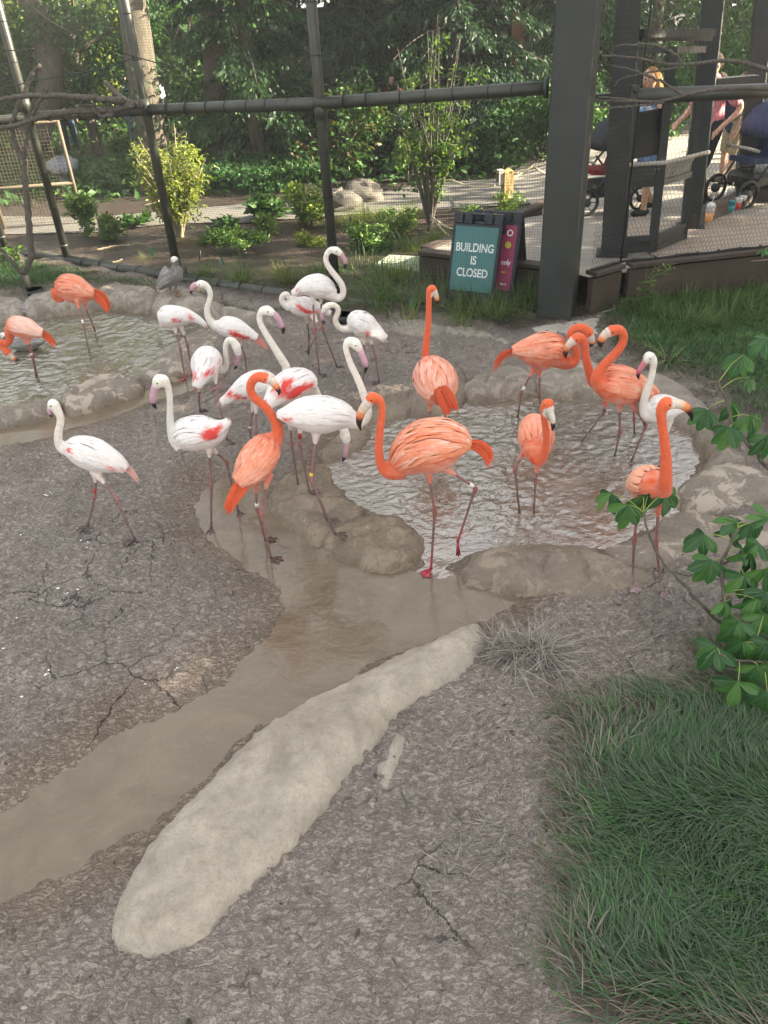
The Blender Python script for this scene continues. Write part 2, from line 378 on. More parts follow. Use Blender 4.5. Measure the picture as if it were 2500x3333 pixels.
# ---- rim rocks
k = N('rim_rock'); p = k.pos(); z3 = k.sep(k.attr('Zone'))
n1 = k.noise(p, 3.0, 6, .62); n2 = k.noise(p, 42, 6, .72)
col = k.ramp(n1, (.28, (.16, .14, .118)), (.5, (.225, .198, .168)), (.74, (.295, .26, .222)))
col = k.mix(k.ramp(n2, (.4, 0.0), (.75, .6)), col, (.115, .098, .082))
fl = k.ramp(k.noise(p, 6.0, 8, .70, .8), (.525, 0.0), (.54, 1.0)); col = k.mix(k.math('MULTIPLY', fl, k.math('MULTIPLY', z3[1], .85)), col, (.43, .385, .33))
dark = k.mix(1.0, col, (.78, .68, .57), 'MULTIPLY'); col = k.mix(z3[0], col, dark)
pale = k.ramp(k.noise(p, 7, 6, .7), (.3, (.27, .24, .20)), (.6, (.39, .345, .285)), (.8, (.46, .39, .30)))
pale = k.mix(k.ramp(k.vor(p, 75), (.0, .75), (.28, 0.0)), pale, (.16, .14, .12)); pale = k.mix(k.ramp(k.noise(p, 2.6, 5, .65, .5), (.5, 0.0), (.68, .7)), pale, (.23, .19, .145)); pale = k.mix(k.ramp(k.noise(p, 55, 5, .8), (.5, 0.0), (.75, .6)), pale, (.17, .15, .125)); col = k.mix(z3[2], col, pale)
rg = k.math('ADD', k.math('MULTIPLY_ADD', z3[0], -.52, .72), k.math('MULTIPLY', k.math('SUBTRACT', k.noise(p, 14, 4), .5), .45))
h = k.math('ADD', n2, k.math('MULTIPLY', k.noise(p, 120, 3), .35)); h = k.math('ADD', h, k.math('MULTIPLY', fl, -.12))
MAT['rock'] = k.set(col, rg, .45, k.bump(h, .6, .02))
def rock(pts, h, label, seed, edge=.16, wet=.5, flake=1.0, pale=0.0, res=.02, name='rim_rock', sink=.05, raw=False, rag=.045):
    pl = closed(np.asarray(pts)) if raw else poly(*pts, z=h*.25)
    x0, y0 = pl.min(0) - .12; x1, y1 = pl.max(0) + .12
    X, Y = np.meshgrid(np.arange(x0, x1, res), np.arange(y0, y1, res)); s = sdist(pl, X, Y) + rag*fbm(X*3.1, Y*3.1, 4, seed)
    t = np.clip(s/edge, 0, 1); Z = h*np.sqrt(1-(1-t)**2) + np.where(s < 0, s*1.3, 0) - sink*.3
    Z += t*(.030*fbm(X*4, Y*4, 4, seed+1)) + (.010 + .007*pale)*fbm(X*16, Y*16, 3, seed+3)
    rid = np.abs(noise2(X*2.6 + seed, Y*2.6, seed+9)); Z -= .05*h/.15*(1 - sm(0, .05, rid))*t*.7*(1 - .85*pale)
    f = grid_faces(X.shape[1], X.shape[0]); f = f[(s.ravel()[f] > -.085).all(1)]
    u, inv = np.unique(f, return_inverse=True); v = np.stack([X.ravel(), Y.ravel(), Z.ravel()], 1)[u]
    if len(u) == 0: return
    wsd = water_sd(v[:, 0], v[:, 1]); wt = np.clip(np.maximum(wet, 1 - sm(-.0, .10, v[:, 2] - ZW + .03*noise2(v[:, 0]*7, v[:, 1]*7, 5))), 0, 1)
    z = np.stack([wt, np.full(len(v), flake), np.full(len(v), pale)], 1)
    base = np.array([v[:, 0].mean(), v[:, 1].mean(), 0]); o = flatmesh(name, v - base, inv.reshape(-1, 4), MAT['rock'], attrs={'Zone': z}); o.location = base
    tag(o, label, 'rock', 'rounded rocks rimming the ponds')
    return o
rock([(-60,640),(0,652),(48,654),(62,668),(40,688),(-10,694),(-80,690)], 0.144, 'tan rim rock at the left end of the far bank, beside the lawn', 101, .14, .1, .45)
rock([(46,668),(70,650),(130,634),(190,631),(215,640),(213,660),(160,668),(90,676),(58,684)], 0.173, 'long low tan rim rock behind the preening orange flamingo', 102, .16, .1, .45)
rock([(205,655),(222,634),(255,627),(310,632),(345,640),(352,655),(330,664),(260,662)], 0.187, 'brown rim rock between the orange flamingo tail and the goose rock', 103, .16, .15, .45)
rock([(330,668),(338,645),(375,630),(425,636),(470,660),(520,678),(570,690),(610,700),(590,712),(520,706),(480,698),(440,684),(390,676)], 0.187, 'long sloping rim rock on which the speckled goose stands', 104, .2, .1, .45)
rock([(560,706),(600,694),(680,700),(760,700),(830,702),(850,712),(800,722),(700,718),(620,716)], 0.056, 'low pale rim slab behind the tall white flamingo pair', 105, .1, .05, .5, .2)
rock([(302,818),(330,785),(370,748),(420,722),(470,708),(500,712),(480,740),(452,768),(430,790),(372,816),(335,824)], 0.096, 'flat grey slab with peeling pale skin, at the feet of the preening white flamingo', 106, .18, .35)
rock([(128,868),(150,846),(200,824),(255,815),(300,822),(312,836),(250,862),(200,880),(140,890)], 0.128, 'dark rim rock with pale flaking top, between back pond and puddle', 107, .15, .45)
rock([(-40,890),(20,878),(88,872),(108,880),(90,900),(30,912),(-40,918)], 0.096, 'flat rim rock at the left edge beside the puddle', 108, .12, .5, .5)
rock([(98,882),(118,866),(134,872),(138,888),(112,894)], 0.088, 'small brown stone wedged between two rim rocks near the puddle', 109, .08, .5, .3)
rock([(835,712),(860,695),(900,690),(945,702),(975,715),(940,730),(880,726)], 0.128, 'round tan boulder behind the long necked orange flamingo', 110, .2, .0, .3, .1)
rock([(948,712),(1000,708),(1060,720),(1112,742),(1120,756),(1080,752),(1010,738),(960,728)], 0.080, 'pale rim slab curving towards the steel column foot', 111, .12, .0, .4, .35)
rock([(882,890),(885,850),(920,822),(965,806),(1008,826),(1014,858),(960,880),(925,888)], 0.112, 'wet brown rim rock beneath the orange flamingo seen from behind', 112, .2, .65, .15)
rock([(1000,852),(1010,825),(1060,806),(1130,795),(1165,800),(1178,826),(1150,842),(1080,856),(1030,860)], 0.136, 'grey rim rock with a dark cleft, under the drooping orange tail', 113, .18, .3, .5)
rock([(1155,838),(1172,806),(1230,788),(1290,790),(1330,815),(1335,850),(1280,852),(1200,848)], 0.128, 'broad pale rim rock behind the two facing orange flamingos', 114, .18, .15, .7, .2)
rock([(1325,852),(1345,822),(1400,815),(1460,830),(1510,862),(1545,905),(1530,938),(1500,925),(1450,900),(1390,872)], 0.144, 'smooth grey curved rim rock below the far lawn', 115, .2, .1, .2)
rock([(1498,930),(1530,925),(1570,960),(1625,1000),(1600,1020),(1545,1030),(1512,1020),(1520,985)], 0.128, 'brown rim rock at the right end of the pond, behind the leaves', 116, .18, .45, .4)
rock([(1472,1058),(1485,1030),(1530,1012),(1600,1008),(1660,1030),(1690,1060),(1640,1092),(1570,1112),(1510,1112),(1478,1094)], 0.173, 'big bulging boulder with pale flaking patches, right of the pond', 117, .26, .35, 1.0)
rock([(1300,1192),(1350,1168),(1410,1142),(1470,1108),(1560,1116),(1650,1110),(1760,1140),(1700,1190),(1590,1210),(1500,1225),(1420,1240),(1350,1222)], 0.104, 'long flaking rim slab under the orange flamingo at the right', 118, .2, .5, .9)
rock([(985,1225),(1010,1196),(1070,1178),(1150,1176),(1250,1184),(1320,1200),(1400,1228),(1425,1250),(1380,1276),(1300,1300),(1210,1296),(1120,1275),(1050,1262),(1000,1250)], 0.120, 'long grey rim rock before the pond, right of the raised foot', 119, .24, .7, .45)
rock([(695,1172),(712,1140),(760,1116),(820,1108),(875,1118),(905,1150),(912,1180),(885,1216),(820,1224),(750,1204)], 0.085, 'shiny wet grey stone beside the orange flamingo standing leg', 120, .2, 1.0, .35)
rock([(578,1085),(590,1050),(610,1020),(660,1000),(705,1000),(722,1040),(765,1086),(780,1112),(745,1130),(705,1165),(680,1172),(620,1132)], 0.085, 'wet muddy rock with two pairs of white flamingo feet on it', 121, .24, .95, .35)
rock([(680,985),(700,958),(745,930),(790,925),(800,940),(770,962),(725,985),(700,996)], 0.072, 'small muddy rock at the pond edge below the hanging white head', 122, .14, .9, .1)
rock([(790,905),(800,880),(850,858),(885,862),(895,885),(860,896),(820,905)], 0.080, 'low brown rock under the beak of the front orange flamingo', 123, .14, .8, .1)
rock([(430,1700),(545,1592),(640,1528),(730,1482),(850,1420),(960,1372),(1035,1352),(1050,1375),(1035,1420),(985,1472),(930,1508),(870,1545),(835,1590),(790,1640),(730,1720),(640,1830),(520,1950),(380,2080),(240,2040),(300,1860)], .145, 'long pale rough rock along the near bank of the stream', 124, .17, .0, .0, 1.0, rag=.016)
rock([(800,1680),(815,1640),(850,1592),(870,1590),(880,1625),(860,1690),(820,1760),(780,1740)], 0.080, 'pale broken stone at the very front, beside the long rough rock', 125, .1, .0, .0, .8)
# ------------------------------------------------------------------ birds
k = N('plumage'); c = k.attr('Col'); uv = k.n('ShaderNodeUVMap', uv_map='UVMap').outputs[0]
st = k.noise(k.map(uv, (2.5, 16, 1)), 3.0, 5, .6); st2 = k.noise(k.map(uv, (7, 5, 1)), 2.0, 4)
c = k.mix(1.0, c, k.ramp(st, (.28, (.80, .77, .76)), (.55, (1, 1, 1))), 'MULTIPLY'); c = k.mix(1.0, c, k.ramp(st2, (.25, (.90, .87, .86)), (.6, (1, 1, 1))), 'MULTIPLY')
MAT['plumage'] = k.set(c, .75, .2, k.bump(k.math('ADD', st, k.math('MULTIPLY', st2, .6)), .45, .012), **{'Sheen Weight': .25, 'Sheen Roughness': .4})
MAT['bill'] = vcol('bill', .42, .4, .25); MAT['feather'] = vcol('feather', .7, .25, .18, 40)
MAT['eye'] = plain('eye', (.02, .015, .01), .2); MAT['legskin'] = vcol('leg_skin', .55, .35, .45, 40)
for nm, cc in dict(band_white=(.7, .7, .68), band_yellow=(.75, .55, .03), band_red=(.5, .03, .02), band_black=(.03, .03, .03)).items(): MAT[nm] = plain(nm, cc, .5, .1)
WHITE = dict(body=(.80, .755, .735), belly=(.78, .69, .65), neck=(.76, .715, .655), head=(.78, .75, .69), tail=(.76, .50, .45), leg=(.30, .185, .18), knee=(.33, .16, .15), foot=(.13, .095, .085),
             bill=[(0, (.58, .37, .44)), (.5, (.52, .30, .39)), (.66, (.44, .24, .32)), (.70, (.02, .018, .018)), (1, (.015, .015, .015))], fe=[(.80, .76, .75), (.785, .735, .72), (.82, .79, .785)])
ORANGE = dict(body=(.74, .235, .145), belly=(.73, .25, .18), neck=(.69, .130, .056), head=(.71, .14, .056), tail=(.74, .135, .058), leg=(.30, .16, .15), knee=(.33, .12, .11), foot=(.13, .075, .065),
              bill=[(0, (.66, .60, .50)), (.28, (.70, .50, .36)), (.34, (.76, .26, .10)), (.52, (.72, .20, .07)), (.56, (.02, .018, .018)), (1, (.015, .015, .015))], fe=[(.73, .19, .095), (.75, .25, .15), (.77, .33, .225), (.79, .44, .34)])
RED = (.66, .045, .035)
NATIVE_R = 0
def bird(kind, label, foot, body, neck, head, bill, legs, tail=None, red=(), bands=(), wings=1.0, fz=None, Y0=None, eye=1, group=None, pal=None, wingspan=(.15, .95), tailn=7, legz=None, taild=0.0, pink=0.0, name='flamingo', cat='flamingo', wf=.86, fl=1.0, fluff=1.3):
    P = dict(WHITE if kind == 'white' else ORANGE)
    if pal: P.update(pal)
    rs = np.random.default_rng(abs(hash(label)) % 99991 if False else sum(ord(ch)*(i+1) for i, ch in enumerate(label)) % 99991)
    if fz is None:   # stand on the mud as it lies there, or wade with the shin in the water
        fz = []
        for L in legs:
            z = 0.0
            for _ in range(2): q = G(L[2][0], L[2][1], z); z = max(ground_z(q[0], q[1]), ZW - .01)
            fz.append(z + .004)
    feet = []
    for (L, z) in zip(legs, fz): feet.append(G(L[2][0], L[2][1], z))
    if Y0 is None: Y0 = float(np.mean([f[1] for f in feet]))
    def pt(q, dY=0.0): return W(q[0], q[1], Y0 + dY)
    base = np.array([np.mean([f[0] for f in feet]), Y0, min(f[2] for f in feet)])
    root = thing(name, label, cat, base, group or None)
    at = At(root)
    def loft(rows, n, scale=1.0):
        o = []
        for q in rows:
            dY = q[3] if len(q) > 3 else 0.0; p = pt(q, dY); o.append(np.r_[p, m_of(q[2], p)*scale, (m_of(q[2], p)*(wf if len(q) < 5 else q[4]))])
        return spline(o, n)
    B = loft(body, 26); NK = loft(list(neck) + [head] if head else neck, 34)
    b0 = pt(bill[0], bill[0][3] if len(bill[0]) > 3 else (head[3] if len(head) > 3 else 0)); hd = np.r_[pt(head, head[3] if len(head) > 3 else 0)]
    raw = MB()
    raw.tube(np.vstack([B[0, :3] - (B[1, :3]-B[0, :3])*.3, B[:, :3], B[-1, :3] + (B[-1, :3]-B[-2, :3])*.5*1]), np.r_[B[0, 4]*.6, B[:, 4], B[-1, 4]*.55], 18, r2=np.r_[B[0, 3]*.6, B[:, 3], B[-1, 3]*.55], side=None)
    raw.tube(NK[:, :3], NK[:, 3], 12)
    rh = NK[-1, 3]; bd = (b0-hd)/(np.linalg.norm(b0-hd)+1e-9)
    hp = np.array([hd - bd*rh*.75, hd - bd*rh*.35, hd, hd + bd*rh*.5, b0, b0 + bd*rh*.25])
    rb = m_of(bill[0][2], b0)
    raw.tube(hp, [rh*.55, rh*.92, rh, rh*.93, rb*1.05, rb*.75], 12)
    hips = []
    for L in legs:
        f = feet[legs.index(L)]; hY = (f[1]-Y0)*.35; h = pt(L[0], hY); kn = pt(L[1], (f[1]-Y0)*.7); hips.append((h, kn, f))
        d = (kn-h)/np.linalg.norm(kn-h); raw.tube([h - d*.05, h, h + d*.06], [.036, .024, .010], 8)
    me = bpy.data.meshes.new('tmp'); me.from_pydata(np.vstack(raw.v).tolist(), [], raw.f); to = bpy.data.objects.new('tmp', me); COL.objects.link(to)
    rm = to.modifiers.new('r', 'REMESH'); rm.mode = 'VOXEL'; rm.voxel_size = .0075
    s2 = to.modifiers.new('s', 'SMOOTH'); s2.factor = .5; s2.iterations = 4
    ev = to.evaluated_get(bpy.context.evaluated_depsgraph_get()); m2 = ev.to_mesh()
    v = np.empty(len(m2.vertices)*3); m2.vertices.foreach_get('co', v); v = v.reshape(-1, 3); F = [tuple(pp.vertices) for pp in m2.polygons]
    ev.to_mesh_clear(); bpy.data.objects.remove(to); bpy.data.meshes.remove(me)
    # nearest place on body / neck, colours
    def near(path, rad):
        dd = np.linalg.norm(v[:, None, :] - path[None, :, :3], axis=2)/rad[None]; i = dd.argmin(1); return dd[np.arange(len(v)), i], i/(len(path)-1), i
    db, tb, ib = near(B, B[:, 3]); dn, tn, inn = near(NK, NK[:, 3])
    wn_ = sm(-.25, .35, db-dn - .0)
    up = (v[:, 2] - B[ib, 2])/B[ib, 3]
    cb = np.array(P['body'])*sm(-.9, -.1, up)[:, None] + np.array(P['belly'])*(1-sm(-.9, -.1, up))[:, None]
    if kind == 'orange':
        fade = sm(.55, 1.0, tb)[:, None]; cb = cb*(1-fade*.75) + np.array(P['neck'])*fade*.75
        fade = sm(.25, 0, tb)[:, None]; cb = cb*(1-fade*.5) + np.array(P['tail'])*fade*.5
        jt = fbm(v[:, 0]*14 + v[:, 2]*9, v[:, 1]*14 + v[:, 2]*22, 3, 5)[:, None]; cb = np.clip(cb + jt*np.array([.02, .10, .09]), .02, .9)
    else:
        cb = cb*(1-pink) + np.array((.80, .60, .56))*pink
    hn = sm(.78, .95, tn)[:, None]; cn = np.array(P['neck'])*(1-hn) + np.array(P['head'])*hn
    col = cb*(1-wn_)[:, None] + cn*wn_[:, None]
    if kind == 'orange':
        # bare pale skin between eye and bill
        fd = ((v - hd) @ bd)/rh; nr = np.linalg.norm(v - b0, axis=1) < rh*1.25
        a = (sm(.35, .75, fd)*nr)[:, None]; col = col*(1-a) + np.array((.66, .60, .54))*a
    def project(q):
        c = (q - np.array([0, 0, CAMH])) @ CR; return IW/2 - c[:, 0]/c[:, 2]*FPX, IH/2 + c[:, 1]/c[:, 2]*FPX
    def redness(q):
        if not red: return np.zeros(len(q))
        # pattern of the wing coverts, the same on both flanks
        x, y = project(q); j = 7*noise2(q[:, 0]*60, q[:, 2]*60, 3); j2 = 7*noise2(q[:, 0]*60, q[:, 2]*60, 8); a = np.zeros(len(q))
        for rp in red: a = np.maximum(a, sm(-6, 6, sdist(np.array(rp)[:, :2], x + j, y + j2)))
        return a
    rd = redness(v)[:, None]*(1-wn_)[:, None]; col = col*(1-rd) + np.array(RED)*rd
    # feathers' running direction as uv
    ref = np.cross(B[-1, :3]-B[0, :3], (0, 0, 1)); ref /= np.linalg.norm(ref)+1e-9
    off = v - B[ib, :3]; ang = np.arctan2(off[:, 2], off @ ref)
    sp = np.sum((v - B[0, :3])*((B[-1, :3]-B[0, :3])/np.linalg.norm(B[-1, :3]-B[0, :3])), axis=1)
    along = np.r_[0, np.cumsum(np.linalg.norm(np.diff(NK[:, :3], axis=0), axis=1))][inn]
    UV = np.stack([np.where(wn_ > .5, along*4, sp*4), ang], 1)
    mb = MB(); mb.add(v, F); mb.c[-1][:, :3] = col
    # legs and webbed feet belong to the same continuous body
    mb.mat = 1
    lc = np.array(P['leg']); kc = np.array(P['knee']); fc = np.array(P['foot'])
    for L, (h, kn, f) in zip(legs, hips):
        toe = L[3] if len(L) > 3 else None; fr = .0078 if fl == 1.0 else .008*fl
        ank = f + np.array([0, 0, .012]) 
        rows = np.array([h, h*.5+kn*.5, h*.12 + kn*.88, kn, kn*.88+ank*.12, kn*.5+ank*.5, kn*.08 + ank*.92, ank]); rr = np.array([1.35, 1.1, 1.15, 1.95, 1.2, .95, 1.0, 1.35])*fr
        cs = np.array([lc, lc, kc, kc, lc*.9, lc*.75, fc*1.1, fc])*rs.uniform(.9, 1.1)
        mb.tube(spline(np.c_[rows, rr], 18)[:, :3], spline(np.c_[rows, rr], 18)[:, 3], 8, c=spline(np.c_[rows, cs], 18)[:, 3:6])
        if toe is not None:
            if isinstance(toe, tuple) and len(toe) == 3: # foot hanging in the air, toes towards a point
                tip = pt(toe[:2], f[1]-Y0); t = (tip-ank); t /= np.linalg.norm(t); sd = np.cross(t, (0, 1, .2)); sd /= np.linalg.norm(sd); TL = np.linalg.norm(tip-ank)
                tips = [ank + t*TL*.9 + sd*.012, tip, ank + t*TL*.9 - sd*.012]
            else:
                a = math.radians(toe); TL = .078
                tips = [ank + np.array([math.cos(a+e)*TL*q, math.sin(a+e)*TL*q, -.010]) for e, q in ((.55, .92), (0, 1.05), (-.55, .92))]
            for tp in tips:
                mb.tube([ank, ank*.5+tp*.5 + np.array([0, 0, .006]), tp], [fr*.8, fr*.62, fr*.35], 6, c=fc)
            mid = [ank*.38 + (tips[i]+tips[i+1])/2*.62 for i in (0, 1)]; ww = fc*1.25
            web = [ank + (0, 0, .002), tips[0], mid[0]*.35+(tips[0]+tips[1])/2*.65, tips[1], mid[1]*.35+(tips[1]+tips[2])/2*.65, tips[2]]
            w2 = [q + np.array([0, 0, -.003]) for q in web]
            mb.add(web + w2, [(0, 1, 2), (0, 2, 3), (0, 3, 4), (0, 4, 5), (8, 7, 6), (9, 8, 6), (10, 9, 6), (11, 10, 6), (1, 7, 8, 2), (2, 8, 9, 3), (3, 9, 10, 4), (4, 10, 11, 5)], c=ww)
    o = at(mb, 'body', [MAT['plumage'], MAT['legskin']], col=True)
    uvl = o.data.uv_layers.new(name='UVMap'); li = np.empty(len(o.data.loops), np.int32); o.data.loops.foreach_get('vertex_index', li)
    full = np.zeros((len(o.data.vertices), 2)); full[:len(UV)] = UV; uvl.data.foreach_set('uv', full[li].ravel().astype(np.float32))
    # bill
    bp = []
    for q in bill:
        dY = q[3] if len(q) > 3 else (head[3] if len(head) > 3 else 0); p = pt(q, dY); bp.append(np.r_[p, m_of(q[2], p)])
    bs = spline(bp, 12); tt = np.linspace(0, 1, 12); lat = np.cross(bd, (0, 0, 1)); lat = lat/(np.linalg.norm(lat)+1e-9) if np.linalg.norm(lat) > .2 else np.array([1., 0, 0])
    cs = np.array([[np.interp(t, [a for a, _ in P['bill']], [b[i] for _, b in P['bill']]) for i in range(3)] for t in tt])
    bm_ = MB(); bm_.tube(bs[:, :3], bs[:, 3]*.78, 10, c=cs, r2=bs[:, 3], side=lat); at(bm_, 'bill', MAT['bill'], col=True)
    if eye:
        for sgn in (-1, 1):
            e = MB(); e.ball(hd + bd*rh*.25 + lat*sgn*rh*.86 + np.array([0, 0, rh*.12]), rh*.155, 8, 6); at(e, 'eye', MAT['eye'])
    # layered wing feathers
    def surf(s, phi, o_):
        i = np.clip(s, 0, 1)*(len(B)-1); a = int(min(i, len(B)-2)); q = B[a] + (B[a+1]-B[a])*(i-a); T = B[min(a+2, len(B)-1), :3]-B[max(a-1, 0), :3]; T = T/np.linalg.norm(T)
        S = np.cross(T, (0, 0, 1.)); S /= np.linalg.norm(S)+1e-9; U = np.cross(S, T)
        n = S*math.sin(phi) + U*math.cos(phi); return q[:3] + S*math.sin(phi)*(q[4]+o_) + U*math.cos(phi)*(q[3]+o_), n
    def strip(mb, pts, nrm, w, colr, tipc=None):
        pts = np.array(pts); kx = len(pts); T = np.gradient(pts, axis=0); T /= np.linalg.norm(T, axis=1)[:, None]+1e-9
        S = np.cross(T, nrm); S /= np.linalg.norm(S, axis=1)[:, None]+1e-9; tq = np.linspace(0, 1, kx); ww = w*np.sqrt(np.sin(np.pi*(tq*.86+.12)))
        L_ = pts + S*ww[:, None]; Rr = pts - S*ww[:, None]; C_ = pts + nrm*w*.22
        vv = np.stack([L_, C_, Rr], 1).reshape(-1, 3); ff = []
        for i in range(kx-1):
            a = i*3; ff += [(a, a+1, a+4, a+3), (a+1, a+2, a+5, a+4)]
        cc = np.repeat(np.asarray(colr) if np.ndim(colr) == 2 else (np.array(colr)[None]*(1-tq)[:, None] + np.array(tipc if tipc is not None else colr)[None]*tq[:, None]), 3, axis=0)
        mb.add(vv, ff, cc)
    if wings:
        for sgn in (-1, 1):
            wm = MB()
            s_hi, s_lo = wingspan[1], wingspan[0]
            rows = 10
            for r in range(rows):
                phi0 = sgn*(.04 + 1.52*r/(rows-1))
                for j in range(14):
                    s0 = s_lo + (s_hi-s_lo)*(j+rs.uniform(-.3, .3)+.5)/14; ph = phi0 + rs.uniform(-.12, .12)
                    ln = rs.uniform(.20, .34)*(1.15 - .35*j/14); pts = []; nn = []
                    for u in np.linspace(0, 1, 5):
                        p_, n_ = surf(s0 - ln*u, ph + sgn*.16*u*(1 if abs(ph) < 1.2 else -.3), .002 + .007*math.sin(u*2.2)*fluff + (fluff-1)*.006*u*rs.uniform(0, 1)); pts.append(p_); nn.append(n_)
                    fq = (float(noise2(s0*5.5 + r*.35, r*.55 + sgn*9 + s0, 31)) + rs.normal(0, .16))*.5 + .5; fq = min(max(fq, 0), .999)*(len(P['fe'])-1); fi = int(fq); fc_ = (np.array(P['fe'][fi])*(1-fq+fi) + np.array(P['fe'][fi+1])*(fq-fi))*rs.uniform(.96, 1.03)
                    if kind == 'white':
                        rr_ = redness(np.array(pts))[:, None]*.97; fcol = fc_[None]*(1-rr_) + np.array(RED)[None]*rr_; tcol = None
                    else: 
                        fr_ = float(sm(.6, .95, np.array(s0)))
                        fcol = fc_*(1-fr_*.7) + np.array(P['neck'])*fr_*.7; tcol = fc_*np.array([1.02, 1.10, 1.12])
                    strip(wm, pts, np.array(nn), wings*m_of(1, base)*0 + .0098*wings*rs.uniform(.8, 1.25), np.clip(fcol, 0, .88), None if tcol is None else np.clip(tcol, 0, .88))
            at(wm, 'wing', MAT['feather'], col=True)
    if tail:
        tm = MB(); tr = [pt(q, taild) for q in tail]; wv = [m_of(q[2], p) for q, p in zip(tail, tr)]
        ctr = spline(np.c_[tr, wv], 8); T = ctr[-1, :3]-ctr[0, :3]; T /= np.linalg.norm(T); vw = np.array([0, 1.0, .25]); S = np.cross(T, vw); S /= np.linalg.norm(S); vn = np.cross(S, T)
        for j in range(tailn):
            q = (j/(tailn-1)-.5)*2 if tailn > 1 else 0; ln = rs.uniform(.72, 1.0); dz = rs.uniform(-.012, .012)
            pts = []
            for i, u in enumerate(np.linspace(0, ln, 6)):
                ii = u*7; a = int(min(ii, 6)); r_ = ctr[a] + (ctr[a+1]-ctr[a])*(ii-a); pts.append(r_[:3] + S*q*r_[3]*.85 + vn*(dz + .014*(1-q*q)*(1-u)))
            cc = np.array(P['tail'])*rs.uniform(.85, 1.1); c2 = cc*np.array([1.0, .8, .8]) if kind == 'orange' else np.array(P['tail'])*np.array([1, .8, .75])
            strip(tm, pts, np.tile(-vn, (6, 1)), max(.005, np.mean(wv)*.24), np.clip(cc, 0, .85), np.clip(c2, 0, .85))
        at(tm, 'tail', MAT['feather'], col=True)
    for (li_, seg, t, mt, w) in bands:
        h, kn, f = hips[li_]; a, b = (h, kn) if seg == 0 else (kn, f); p = a*(1-t)+b*t; d = (b-a)/np.linalg.norm(b-a)
        bb = MB(); bb.tube([p - d*w, p + d*w], .0115, 10); at(bb, 'leg_band', MAT[mt])
    return root, at, hips, hd
WHITE_G = 'white flamingos of the flock'; ORANGE_G = 'orange flamingos of the flock'
def one(p): return p[0]
# front left, looking away
bird('white', 'white flamingo walking on the mud at far left, head turned away, coral tail', None,
     PA((850,1045,40),(780,1005,82),(680,965,122),(570,925,150),(460,888,140),(370,862,105),(305,850,62)),
     PA((320,870,55),(275,850,44),(250,790,39),(252,700,36),(268,625,34),(264,565,35),(238,512,42)), one(PA((205,455,50))),
     PA((172,490,24),(168,520,20),(176,550,16),(189,576,4)),
     [PA((585,1105),(577,1290),(518,1570))+[200], PA((615,1110),(775,1310),(940,1690))+[200]],
     tail=PA((800,1000,55),(880,1050,45),(985,1180,18)), red=[PA((315,870),(345,848),(385,920)), PA((670,1020),(720,1015),(770,1050),(710,1050)), PA((810,1040),(850,1050),(860,1080),(815,1065))], bands=[(0,0,.7,'band_red',.012)], group=WHITE_G)
bird('white', 'white flamingo with straight grey neck and bright red wing patch, right of the left walker', None,
     P4((1380,1050,12),(1345,1085,36),(1305,1110,70),(1250,1125,96),(1180,1130,104),(1115,1148,98),(1075,1180,66)),
     P4((1090,1190,60),(1050,1160,40),(1027,1090,27),(1020,1030,22),(1020,960,20),(1016,890,20),(1003,830,22),(985,800,28)), one(P4((958,808,41))),
     P4((936,838,26),(922,880,22),(917,920,21),(925,955,14),(939,981,3)),
     [P4((1255,1225),(1267,1445),(1270,1705))+[270], P2((110,860),(240,970),(352,1440))+[300]],
     tail=P4((1340,1090,25),(1370,1060,20),(1390,1038,10)), tailn=7, pal=dict(tail=(.78, .72, .70), neck=(.66,.645,.60)), red=[P4((1195,1150),(1240,1085),(1285,1100),(1320,1060),(1335,1075),(1310,1150),(1250,1170))], group=WHITE_G)
bird('orange', 'orange flamingo with its back turned, standing in the stream at front left', None,
     P2((345,1170,58,-.13),(410,1110,112,-.10),(480,1030,150,-.05),(555,930,158,0),(620,835,128,.06),(675,760,80,.1)),
     P2((670,790,85,.07),(697,740,64,.09),(700,670,52,.1),(665,590,42,.1),(590,480,41,.1),(495,400,40,.1),(456,330,40,.1),(470,255,42,.1),(525,212,46,.1)), one(P2((582,220,52,.1))),
     P2((632,238,42,.1),(672,275,36,.09),(702,320,27,.08),(715,350,18,.08),(712,378,4,.08)),
     [P2((505,1195),(515,1400),(595,1700))+[30], P2((605,1150),(555,1450),(645,1860))+[-10]],
     tail=P2((385,1180,80),(320,1280,62),(235,1450,38)), tailn=13, taild=-.12, bands=[(0,0,.82,'band_white',.014)], group=ORANGE_G, fz=[-.02, -.02], wf=1.0)
bird('white', 'large white flamingo in the middle with yellow leg band, standing on the wet rock', None,
     P2((700,552,22),(760,560,62),(830,560,102),(930,556,145),(1050,560,168),(1170,562,160),(1290,572,118),(1385,600,82)),
     P2((1340,600,80),(1430,622,62),(1492,590,46),(1515,530,40),(1510,470,38),(1478,375,37),(1425,235,34),(1360,100,32))+P5((606,640,19),(600,605,20),(614,570,24)), one(P5((655,585,35))),
     P5((684,622,22),(702,665,19),(716,705,18),(722,735,12),(714,767,3)),
     [P2((1050,740),(1000,1125),(1220,1640))+[-10], P2((1040,745),(1012,1150),(1150,1515))+[-5]], fz=[.07, .07],
     tail=P2((760,555,45),(715,560,35),(690,590,16)), tailn=7, red=[P2((740,575),(820,590),(830,615),(760,605))], bands=[(0,0,.93,'band_yellow',.017)], group=WHITE_G)
